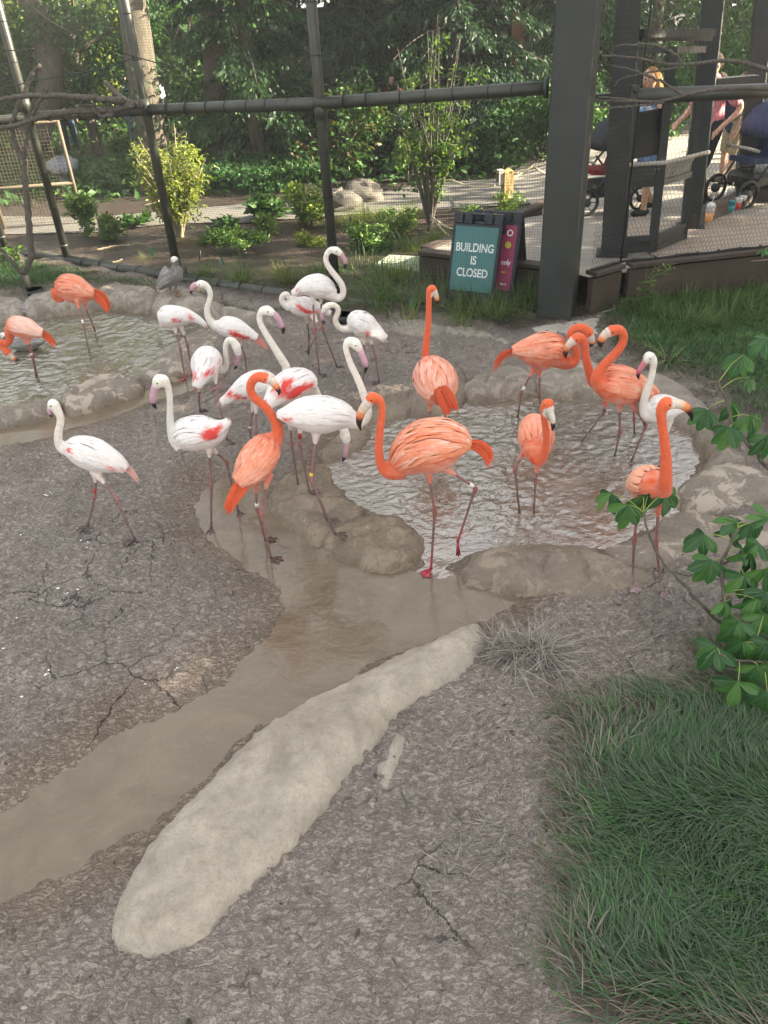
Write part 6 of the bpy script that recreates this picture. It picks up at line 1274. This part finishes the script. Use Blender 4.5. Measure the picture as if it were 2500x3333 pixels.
def palm(px, py, ang, size, d, seed, pet=.09, nl=5, fan=1.0):
    g = np.random.default_rng(seed); node = WD(px, py, d); a = math.radians(ang); ax = camR*math.cos(a) + camU*math.sin(a); ax = ax - np.array([0, 0, .25]); ax /= np.linalg.norm(ax)
    dd_ = np.linalg.norm(BRP - (node - ax*.04 - np.array([0, 0, .02])), axis=1); src = BRP[dd_.argmin()] if dd_.min() < .3 else node - ax*.08; m = MB(); m.tube(spline([src, (src+node)/2 + np.array([0, 0, .10])*np.linalg.norm(node-src), node], 9), np.linspace(.0028, .0018, 9), 5); lf = A_(m, 'leaf', MAT['petiole'])
    nrm = np.array([0, 0, 1.]) - camF*.5 + g.normal(0, .18, 3); nrm -= ax*np.dot(nrm, ax); nrm /= np.linalg.norm(nrm); side = np.cross(ax, nrm)
    for i in range(nl):
        th = (i - (nl-1)/2)*math.radians(44)*fan + g.normal(0, .10); dirv = ax*math.cos(th) + side*math.sin(th) - np.array([0, 0, .30 + .15*abs(math.sin(th))]) + g.normal(0, .08, 3); dirv /= np.linalg.norm(dirv)
        n2 = nrm + g.normal(0, .22, 3); n2 -= dirv*np.dot(n2, dirv); n2 /= np.linalg.norm(n2); x2 = np.cross(dirv, n2); s = size*(1.0 - .22*abs(i - (nl-1)/2)/2)*g.uniform(.9, 1.1)
        o = obj('leaflet', LFM[g.integers(0, 3)], lf); M_ = np.eye(4); M_[:3, 0] = x2*s*1.12; M_[:3, 1] = dirv*s*1.12; M_[:3, 2] = n2*s*1.12; M_[:3, 3] = node - np.array(bk.location); o.matrix_local = Matrix(M_.tolist())
for i, (x, y, a, s, d) in enumerate([(2419,1155,235,.125,4.05), (2494,1104,200,.11,4.05), (2300,1334,235,.115,4.0), (2378,1315,300,.10,4.05), (2376,1391,250,.115,3.95), (2446,1353,290,.12,3.95), (2435,1229,330,.08,4.1), (2500,1420,270,.12,3.95),
    (1990,1606,215,.115,3.9), (2050,1644,258,.125,3.85), (2094,1616,285,.11,3.88), (2165,1606,305,.125,3.85), (2110,1610,200,.07,3.9), (2294,1741,215,.12,3.8), (2319,1825,225,.13,3.72), (2372,1739,70,.09,3.8), (2400,1700,150,.11,3.78), (2446,1703,275,.115,3.75), (2424,1874,252,.12,3.68), (2412,1790,20,.10,3.72), (2490,1852,290,.12,3.66), (2408,2023,232,.125,3.62), (2462,1950,275,.12,3.62), (2484,2004,265,.12,3.6), (2335,2108,228,.125,3.56), (2422,2091,255,.105,3.58), (2403,2219,252,.125,3.5), (2468,2167,275,.12,3.5), (2497,2250,255,.12,3.48), (2470,1770,200,.10,3.7), (2500,1690,100,.10,3.75), (2360,1960,300,.09,3.66), (2440,1800,300,.11,3.7), (2498,1930,230,.12,3.62), (2490,810,180,.06,5.2), (2500,2090,230,.12,3.55)]):
    palm(x, y, a, s, d, 800+i)

# wire cage at the far left
MAT['cage'] = plain('cage_wire', (.12, .095, .065), .7, .2); MAT['tarp'] = plain('tarp', (.17, .18, .21), .6, .2, 8, .5, 14)
ca_, cb_ = G(-260, 790)[:2], G(278, 745)[:2]; Hc = 1.62
t = thing('wire_cage', 'low tan wire mesh cage panel at the left beyond the fence', 'cage', (*cb_, 0)); A_ = At(t)
cp = lambda u, z: np.array([*(ca_ + (cb_-ca_)*u), z])
for u in (.999, .52, 0): m = MB(); m.tube([cp(u, 0), cp(u, Hc)], .028, 6); A_(m, 'frame_post', MAT['cage'])
for z in (.02, .72, Hc): m = MB(); m.tube([cp(0, z), cp(1, z)], .026, 6); A_(m, 'frame_bar', MAT['cage'])
L = np.linalg.norm(cb_-ca_); uu = np.arange(0, 1, .052/L); zz = np.arange(.05, Hc, .052)
v1, f1 = segs([cp(u, 0) for u in uu], [cp(u, Hc) for u in uu], .0035); v2, f2 = segs([cp(0, z) for z in zz], [cp(1, z) for z in zz], .0035)
flatmesh('mesh_panel', np.vstack([v1, v2]) - np.array(t.location), np.vstack([f1, f2+len(v1)]), MAT['cage'], t, smooth=False, kind='stuff')
g = np.random.default_rng(3); c = W(205, 545, 16.0); m = MB(); m.ball(c, (.30, .24, .17), 16, 10); m.v[0] += np.stack([noise2(m.v[0][:, 0]*5, m.v[0][:, 2]*5, 1), noise2(m.v[0][:, 1]*5, m.v[0][:, 2]*5, 2), noise2(m.v[0][:, 0]*6, m.v[0][:, 1]*6, 3)], 1)*.09
m.tube([c - (0, 0, .15), (c[0], c[1], -.05)], .10, 8); o = m.build('tarp_bundle', MAT['tarp'], None, loc=c); tag(o, 'pale crumpled grey tarp bundle behind the wire cage', 'tarp')
sl_ = [G(x, y, .06) for x, y in [(-40,785), (60,765), (140,778), (30,812), (-40,815)]]; m = MB(); m.add(np.vstack([sl_, np.array(sl_) - (0, 0, .06)]), [(0,1,2,3,4), (5,9,8,7,6), (0,5,6,1), (1,6,7,2), (2,7,8,3), (3,8,9,4), (4,9,5,0)]); o = m.build('concrete_slab', MAT['concrete'], None, smooth=False); tag(o, 'flat concrete slab behind the far left fence post', 'slab')
# stump, log
MAT['endgrain'] = plain('end_grain', (.42, .31, .19), .8, .2, 20)
b = G(352, 795); t = thing('stump', 'cut tree stump with pale top at the left behind the fence', 'stump', b); m = MB(); m.tube([b - (0, 0, .05), b + (0, 0, .1), b + (.0, 0, .40)], [.105, .085, .08], 12); At(t)(m, 'trunk', MAT['bark_pale']); m = MB(); m.tube([b + (0, 0, .40), b + (0, 0, .405)], [.076, .074], 12); At(t)(m, 'cut_face', MAT['endgrain'])
b2_ = G(365, 800); 
for pts, lab in [([(312, 815), (370, 802), (420, 797)], 'pale dead stick lying before the stump'), ([(345, 862), (400, 845)], 'short pale stick on the mulch by the base pipe')]:
    m = MB(); branch(m, [G(x, y, .09) for x, y in pts], .018, .010, 6); o = m.build('stick', MAT['stem_tan'], None); tag(o, lab, 'stick', )
# rope barrier
MAT['rope'] = plain('rope', (.42, .37, .25), .9, .15, 30, .4, 90); MAT['post_wood'] = barkmat('post_wood', (.26, .18, .075), (.42, .31, .15), 14)
b = np.array([*G(1648, 702, .05)[:2], .05]); t = thing('rope_post', 'squared yellow timber rope post with small grey lamp box', 'post', b); hp = .64
m = MB(); m.box((-.075, -.075, 0), (.075, .075, hp), .2, b); m.add(b + np.array([(-.075,-.075,hp),(.075,-.075,hp),(.075,.075,hp+.0),(-.075,.075,hp),(0,-.0,hp+.05)]), [(0,1,4),(1,2,4),(2,3,4),(3,0,4)]); o = At(t)(m, 'post', MAT['post_wood'], smooth=False)
m = MB(); m.box((-.16, -.06, hp-.17), (-.077, .06, hp+.03), .2, b); At(t)(m, 'lamp_box', MAT['concrete'], smooth=False); m = MB(); m.box((-.163, -.045, hp-.14), (-.161, .045, hp-.01), .2, b); At(t)(m, 'lamp_glass', MAT['sign_black'], smooth=False)
def ropeline(label, pts, Ys, posts=()):
    P = [W(x, y, Y) for (x, y), Y in zip(pts, Ys)]; t = thing('rope', label, 'rope', P[0]); m = MB()
    for a, b in zip(P[:-1], P[1:]):
        u = np.linspace(0, 1, 12)[:, None]; s = a*(1-u) + b*u; s[:, 2:] -= .16*np.linalg.norm(b-a)*.5*(u*(1-u)*2); m.tube(s, .014, 6)
    At(t)(m, 'line', MAT['rope'])
ropeline('pale rope barrier running behind the boulders to the timber post', [(833,630),(1128,592),(1370,560),(1470,585),(1610,604)], [15.2,15.5,15.3,14.2,12.8]); ropeline('rope sagging behind the sunlit shrub at the left', [(275,690),(520,655)], [14.6,14.6]); ropeline('rope running from the timber post to the steel column', [(1640,590),(1735,540),(1790,570)], [12.6,13.0,13.2])
ropeline('two slack ropes from the black stake towards the teal sign', [(1410,708),(1500,748)], [11.7,10.6]); ropeline('slack rope from the black stake down behind the teal sign', [(1412,712),(1498,785)], [11.7,10.3])
MAT['dark_metal'] = plain('dark_metal', (.02, .02, .022), .5, .1)
for (x0, y0, x1, y1, lab) in [(1386,765,1414,700,'leaning black stake holding slack ropes in the bed'), (1150,745,1138,705,'thin black stake near the sunlit gold tufts'), (1498,720,1496,685,'thin black stake behind the teal sign'), (650,855,652,815,'thin black stake on the mulch right of the goose'), (607,910,604,870,'black stake just right of the goose neck'), (820,930,817,900,'black stake in the upright green tuft behind the pipe'), (1128,590,1128,640,'thin black rope stake behind the boulders'), (833,632,834,680,'thin rope stake left of the boulders')]:
    a = G(x0, y0, .05) if y0 > y1 else None
    if a is None: q = W(x0, y0, 15.3); m = MB(); m.tube([q, (q[0], q[1], .0)], .016, 6); base = (q[0], q[1], 0)
    else: m = MB(); m.tube([a, W(x1, y1, a[1])], .012, 6); base = a
    o = m.build('stake', MAT['dark_metal'], None, loc=base); tag(o, lab, 'stake')
# boulders
MAT['boulder'] = plain('boulder', (.085, .078, .066), .85, .4, 5, 1.0, 18)
def boulder(px, py, w, d, h, lab, seed):
    b = G(px, py, .08); m = MB(); m.ball((0, 0, 0), (1, 1, 1), 26, 18); v = m.v[0]; n_ = np.stack([fbm(v[:, 0]*1.7 + seed, v[:, 2]*1.7, 4, seed % 20), fbm(v[:, 1]*1.7, v[:, 2]*1.7 + seed, 4, seed % 17), fbm(v[:, 0]*2, v[:, 1]*2 + seed, 4, seed % 13)], 1); v = v/np.abs(v).max(1)[:, None]**.35 + n_*.30; m.v[0] = v*np.array([w/2, d/2, h]) + b; o = m.build('boulder', MAT['boulder'], None, loc=b); tag(o, lab, 'boulder', 'pale boulders at the path')
boulder(1075, 684, .95, .6, .27, 'pale boulder at the path edge, the nearer left one by the fence post', 3); boulder(1180, 650, .85, .6, .28, 'pale boulder at the path edge, farther right one under the rope', 8)
# plant tags
MAT['tag'] = plain('tag_green', (.015, .17, .10), .45, .1)
for x, y, lab in [(500, 840, 'green plastic plant label left of the goose head'), (728, 872, 'green plastic plant label below the ferny clump'), (1340, 1020, 'green plastic plant label lying behind the tan boulder')]:
    b = G(x, y, .05); m = MB(); m.add([b + q for q in [(-.022,0,.14),(.0,0,.14),(.03,0,.0),(-.012,0,.0),(-.022,.004,.14),(0,.004,.14),(.03,.004,0),(-.012,.004,0),(-.015,0,.18),(-.015,.004,.18)]], [(0,1,2,3)[::-1],(4,5,6,7),(0,4,7,3),(1,2,6,5),(0,1,8),(4,9,5),(0,8,9,4),(1,5,9,8),(2,3,7,6)]); o = m.build('plant_label', MAT['tag'], None, smooth=False, loc=b); tag(o, lab, 'plant label')
# dark bowls
MAT['rubber'] = plain('rubber', (.018, .019, .021), .45, .1)
for x, y, r, lab in [(1118, 1052, .10, 'black rubber feed bowl behind the shaggy white flamingo'), (118, 966, .11, 'black rubber pan behind the far rim rocks at left')]:
    b = G(x, y, .03); m = MB(); m.tube([b, b + (0, 0, .10), b + (0, 0, .10), b + (0, 0, .02)], [r*.85, r, r*.9, r*.75], 18); o = m.build('feed_bowl', MAT['rubber'], None, loc=b); tag(o, lab, 'bowl')
# droppings and floating feathers
MAT['white_drop'] = plain('dropping', (.62, .60, .56), .8, .1); m = MB(); g = np.random.default_rng(17)
for (x, y, n) in [(283,1778,2),(291,1803,3),(211,1942,5),(256,1945,3),(5,1988,2),(165,2210,4),(45,2024,2),(60,1935,1),(68,1753,1),(155,1628,3),(165,1622,2),(205,1985,2),(585,2187,2),(440,1855,1),(80,2292,1),(465,2240,1),(22,2128,1),(440,1510,1),(365,1430,1),(402,1430,1),(470,1465,1),(970,980+240,1),(1255,1120,1)]:
    for i in range(n):
        p = G(x + g.normal(0, 7), y + g.normal(0, 4)); p[2] = ground_z(p[0], p[1]) + .004; k_ = g.uniform(.004, .012); m.ball(p, (k_, k_*g.uniform(.5, 1), .003), 7, 4)
o = m.build('bird_droppings', MAT['white_drop'], None); o['kind'] = 'stuff'; o['label'] = 'small white bird droppings on the mud'
MAT['feather_w'] = plain('loose_feather', (.70, .60, .56), .8, .1)
b = G(1862, 1278, -.01); m = MB()
for i in range(26): a = g.uniform(0, 6.28); r = g.uniform(0, .07); p = b + (math.cos(a)*r*1.3, math.sin(a)*r, g.uniform(0, .03)); m.tube([p, p + g.normal(0, 1, 3)*(.03, .03, .008)], [.004, .0015], 5)
o = m.build('feather_clump', MAT['feather_w'], None, loc=b); tag(o, 'tangled clump of pale feathers floating by the far pond edge', 'feathers')
b = G(1868, 1258, -.01); m = MB(); m.tube(spline([b + (-.04, 0, .01), b + (0, 0, .035), b + (.03, .01, .07)], 7), np.linspace(.009, .002, 7), 6); o = m.build('loose_feather', MAT['white_drop'], None, loc=b); tag(o, 'single white feather standing on the floating clump', 'feather')
# drinks on the kerb
MAT['cup_clear'] = plain('cup_plastic', (.72, .72, .72), .25, .06); MAT['juice_o'] = plain('orange_drink', (.75, .36, .16), .35, .15); MAT['juice_p'] = plain('pink_drink', (.55, .22, .20), .35, .15); MAT['teal_cup'] = plain('teal_cup', (.03, .25, .30), .4, .1); MAT['red_print'] = plain('red_print', (.5, .05, .03), .5, .1)
def cup(p, h, r, lab, lower, straw=True, upper='cup_clear', dome=True, cat='drink cup'):
    t = thing('drink_cup', lab, cat, p, 'drinks left on the kerb'); A_ = At(t); m = MB(); m.tube([p, p + (0, 0, h*.62)], [r*.78, r*.93], 14); A_(m, 'drink', MAT[lower]); m = MB(); m.tube([p + (0, 0, h*.621), p + (0, 0, h), p + (0, 0, h+.004)], [r*.93, r, r*1.06], 14); A_(m, 'rim', MAT[upper])
    if dome: m = MB(); m.tube([p + (0, 0, h+.005), p + (0, 0, h+.03), p + (0, 0, h+.045)], [r*1.02, r*.8, r*.3], 14); A_(m, 'lid', MAT[upper])
    if straw: m = MB(); m.tube([p + (0, 0, h), p + (.02, 0, h+.11)], .006, 6); A_(m, 'straw', MAT['white_drop'])
kz = ZD + .172
cup(G(*T3((1300, 1330))[0][:2], kz), .17, .052, 'clear cup of orange pink drink with straw, nearest on the kerb', 'juice_o'); cup(G(*T3((1420, 1228))[0][:2], ZD + .01), .17, .045, 'tall clear cup of pink drink with straw behind the teal cup', 'juice_p')
cup(G(*T3((1436, 1268))[0][:2], kz), .115, .042, 'teal cup without a straw on the kerb', 'teal_cup', False, 'teal_cup', False); cup(G(*T3((1474, 1252))[0][:2], kz), .12, .042, 'white and red paper cup between teal cup and kerb end', 'red_print', False, 'cup_clear', False); cup(G(*T3((1500, 1238))[0][:2], kz), .12, .042, 'white patterned paper cup at the end of the kerb row', 'sign_black', False, 'cup_clear', False)
# strollers
def stroller(base, rz, lab, can, seat, sc=1.0):
    t = thing('stroller', lab, 'stroller', base, None, rz); K_ = lambda m, nm, mt, **k: m.build(nm, mt, t, **k)
    for nm, x, y, r in (('wheel', .38, .27, .15), ('wheel', .38, -.27, .15), ('wheel', -.38, .27, .14), ('wheel', -.38, -.27, .14)):
        m = MB(); m.tube([(x + math.cos(a)*r, y, r + math.sin(a)*r) for a in np.linspace(0, 2*math.pi, 21)], .022, 6, cap=False); o = K_(m, nm, MAT['rubber'])
        m = MB(); m.tube([(x, y-.025, r), (x, y+.025, r)], r*.35, 10); 
        for a in np.linspace(0, math.pi, 4)[:-1]: m.tube([(x - math.cos(a)*r, y, r - math.sin(a)*r), (x + math.cos(a)*r, y, r + math.sin(a)*r)], .006, 4)
        m.build('hub', MAT['steel'], o)
    m = MB()
    for y in (-.27, .27):
        m.tube([(.38, y, .15), (.0, y, .62), (-.42, y, 1.0)], .014, 6); m.tube([(-.38, y, .14), (.05, y, .62)], .014, 6)
    m.tube([(-.42, -.27, 1.0), (-.46, -.2, 1.03), (-.46, .2, 1.03), (-.42, .27, 1.0)], .016, 6); K_(m, 'frame', MAT['steel'])
    m = MB(); m.box((-.30, -.24, .18), (.30, .24, .36)); o = K_(m, 'basket', MAT['rubber'], smooth=False); o.modifiers.new('b', 'BEVEL').width = .05
    m = MB(); m.beam((-.24, 0, .95), (-.05, 0, .48), .42, .06, up=(0, 0, 1)); m.beam((-.05, 0, .48), (.30, 0, .50), .42, .06); K_(m, 'seat', MAT[seat], smooth=False)
    V = []; n1, n2_ = 12, 9
    for i in range(n1):
        a = math.radians(-5 + 150*i/(n1-1))
        for j in range(n2_):
            b = (j/(n2_-1) - .5)*2; rr = .36*math.sqrt(max(.0, 1-.35*abs(b)**4)); V.append((-.12 + math.cos(math.pi-a)*rr*-1, b*.26, .78 + math.sin(a)*rr*(1-.12*b*b) + .008*math.sin(i*2.1)))
    f = [tuple(int(x) for x in q) for q in grid_faces(n2_, n1)]; m = MB(); m.add(V, f); o = K_(m, 'canopy', MAT[can]); o.modifiers.new('s', 'SOLIDIFY').thickness = .012
    m = MB(); m.tube([(.30, -.25, .62), (.42, -.15, .66), (.42, .15, .66), (.30, .25, .62)], .018, 6); K_(m, 'bumper_bar', MAT['concrete'])
    t.scale = (sc, sc, sc); return t
MAT['navy'] = plain('navy_fabric', (.028, .045, .10), .8, .3, 6, .3, 20); MAT['black_fabric'] = plain('black_fabric', (.022, .023, .028), .8, .3, 6, .3, 20); MAT['red_fabric'] = plain('red_fabric', (.16, .015, .02), .8, .2)
stroller(gd(690, 1262) + (0, .15, 0), math.radians(190), 'black stroller with dark red seat pocket between two steel columns', 'black_fabric', 'red_fabric', 1.0)
stroller(gd(1520, 1215) + (.15, .1, 0), math.radians(200), 'navy blue stroller with big hood at the right edge', 'navy', 'navy', 1.08)
# shed and timber posts behind
MAT['siding'] = plain('grey_siding', (.17, .19, .165), .75, .12, 3, .2, 20); MAT['door_grey'] = plain('shed_door', (.045, .055, .055), .6, .15); MAT['brown_post'] = plain('brown_post', (.14, .065, .045), .75, .2)
sd_ = thing('shed', 'grey boarded shed with dark door half hidden by the young tree', 'shed', (1.3, 19.4, 0)); A_ = At(sd_)
m = MB(); m.box((-.9, 18.6, -.05), (3.0, 20.6, 2.75)); A_(m, 'wall', MAT['siding'], smooth=False); 
for i in range(22):
    m = MB(); x = -.86 + i*.175; m.box((x, 18.575, .0), (x+.15, 18.597, 2.7)); A_(m, 'board', MAT['siding'], smooth=False)
m = MB(); m.box((1.65, 18.53, .0), (2.55, 18.573, 2.05)); dr = A_(m, 'door', MAT['door_grey'], smooth=False); m = MB(); m.tube([(2.45, 18.525, 1.0), (2.45, 18.49, 1.0)], .025, 8); hd_ = m.build('handle', MAT['steel'], dr); hd_.data.transform(Matrix.Translation(-sd_.location))
m = MB(); m.beam((-1.2, 18.4, 2.8), (3.3, 18.4, 2.8), .2, .1); m.box((-1.2, 18.5, 2.76), (3.3, 20.8, 2.86)); A_(m, 'roof', MAT['door_grey'], smooth=False)
for (x, Y, w, h, lab) in [(1668, 17.6, .26, 2.6, 'reddish brown timber post left of the big steel column'), (1640, 18.2, .14, 2.2, 'grey post beside the reddish brown timber post')]:
    q = W(x, 420, Y); m = MB(); m.box((-w/2, -w/2, -.05), (w/2, w/2, h), .1); o = m.build('timber_post', MAT['brown_post'] if w > .2 else MAT['siding'], None, smooth=False); o.location = (q[0], q[1], 0); tag(o, lab, 'post')
w_ = thing('window_frame', 'white framed window glimpsed between young tree and brown post', 'window', W(1598, 408, 18.9)); A_ = At(w_); q = np.array(w_.location)
for a, b in (((-.3, -.32), (.3, -.32)), ((-.3, .32), (.3, .32)), ((-.3, -.32), (-.3, .32)), ((.3, -.32), (.3, .32)), ((0, -.32), (0, .32))):
    m = MB(); m.beam(q + (a[0], 0, a[1]), q + (b[0], 0, b[1]), .06, .06, up=(0, 1, 0)); A_(m, 'bar', MAT['cup_clear'], smooth=False)
m = MB(); m.box((-.29, .02, -.31), (.29, .03, .31), 0, q); A_(m, 'pane', MAT['door_grey'], smooth=False); m = MB(); m.box((-.7, .035, -2.2), (.9, .2, 1.2), 0, q); A_(m, 'wall', MAT['siding'], smooth=False)
# woods beyond everything
g = np.random.default_rng(77); n = 52000; P = np.stack([g.uniform(-34, 34, n), 0*np.arange(n), 0*np.arange(n)], 1); P[:, 1] = 27 + 3.2*g.uniform(0, 1, n) + 2*noise2(P[:, 0]*.25, P[:, 0]*0, 5); P[:, 2] = (g.uniform(0, 1, n)**.8)*(3.3 + 1.6*sm(5, 9, P[:, 0]) + 1.6*noise2(P[:, 0]*.35, P[:, 0]*0+3, 8))
v, f, c = leaves(P, .38, GREEN['dark'] + GREEN['mid'], aspect=.6, rng=g); flatmesh('far_woods', v, f, MAT['leaf'], smooth=False, attrs={'Col': c}, kind='stuff')

n = 26000; P = np.stack([g.uniform(-14, 14, n), g.uniform(15.0, 26, n), g.uniform(0, 1, n)**2*.4 + .03], 1); P = P[fbm(P[:, 0]*.7, P[:, 1]*.7, 2, 14) > -.35]
P = P[~((P[:, 0] > 3.0) & (P[:, 1] < 17))]
v, f, c = leaves(P, .17, GREEN['vine'] + GREEN['mid'], aspect=.5, rng=g, droop=-.3); flatmesh('ground_cover', v, f, MAT['leaf'], smooth=False, attrs={'Col': c}, kind='stuff')

# litter: little stones, twigs and leaf scraps on mud and mulch
g = np.random.default_rng(91); m = MB(); cs_ = [(.10,.075,.05),(.22,.17,.11),(.30,.27,.23),(.06,.05,.04),(.16,.15,.14)]
LX = g.uniform(-5, 3.2, 900); LY = g.uniform(1.2, 8.5, 900); LZ, LS = [q[0] for q in ground_parts(LX[None], LY[None])[:2]]
for x, y, z, s0 in zip(LX, LY, LZ, LS):
    if s0 > -.03: continue
    k_ = g.integers(0, 3); c_ = np.array(cs_[g.integers(0, 5)])*g.uniform(.7, 1.2); a = g.uniform(0, 6.28)
    if k_ == 0: m.ball((x, y, z), (g.uniform(.003, .011), g.uniform(.003, .009), g.uniform(.002, .006)), 6, 4, c_)
    elif k_ == 1: L_ = g.uniform(.012, .05); m.tube([(x, y, z+.004), (x + math.cos(a)*L_, y + math.sin(a)*L_, z + .004 + g.uniform(-.002, .008))], [.0022, .0014], 4, c=c_)
    else:
        L_ = g.uniform(.008, .022); d = np.array([math.cos(a), math.sin(a), 0])*L_; s_ = np.array([-d[1], d[0], 0])*.45; p_ = np.array([x, y, z + .005]); m.add([p_ - d, p_ + s_ + (0, 0, .004), p_ + d + (0, 0, .003), p_ - s_], [(0, 1, 2), (0, 2, 3)], c_)
MAT['litter'] = vcol('litter', .85, .2); o = m.build('litter', MAT['litter'], None, col=True, smooth=False); o['kind'] = 'stuff'; o['label'] = 'scattered twigs, scraps and small stones on the mud'
# thin scattering box added for the milky lens veil over the background
HAZE = .0018
hm = bpy.data.materials.new('haze'); hm.use_nodes = True; ht = hm.node_tree; ht.nodes.remove(ht.nodes['Principled BSDF']); pv = ht.nodes.new('ShaderNodeVolumePrincipled'); pv.inputs['Color'].default_value = (.93, .96, .92, 1); pv.inputs['Density'].default_value = HAZE; pv.inputs['Anisotropy'].default_value = .3
ht.links.new(pv.outputs[0], ht.nodes['Material Output'].inputs['Volume'])
m = MB(); m.box((-75, -14, -1.4), (75, 115, 13.5)); o = m.build('haze', hm, None, smooth=False); o['kind'] = 'stuff'
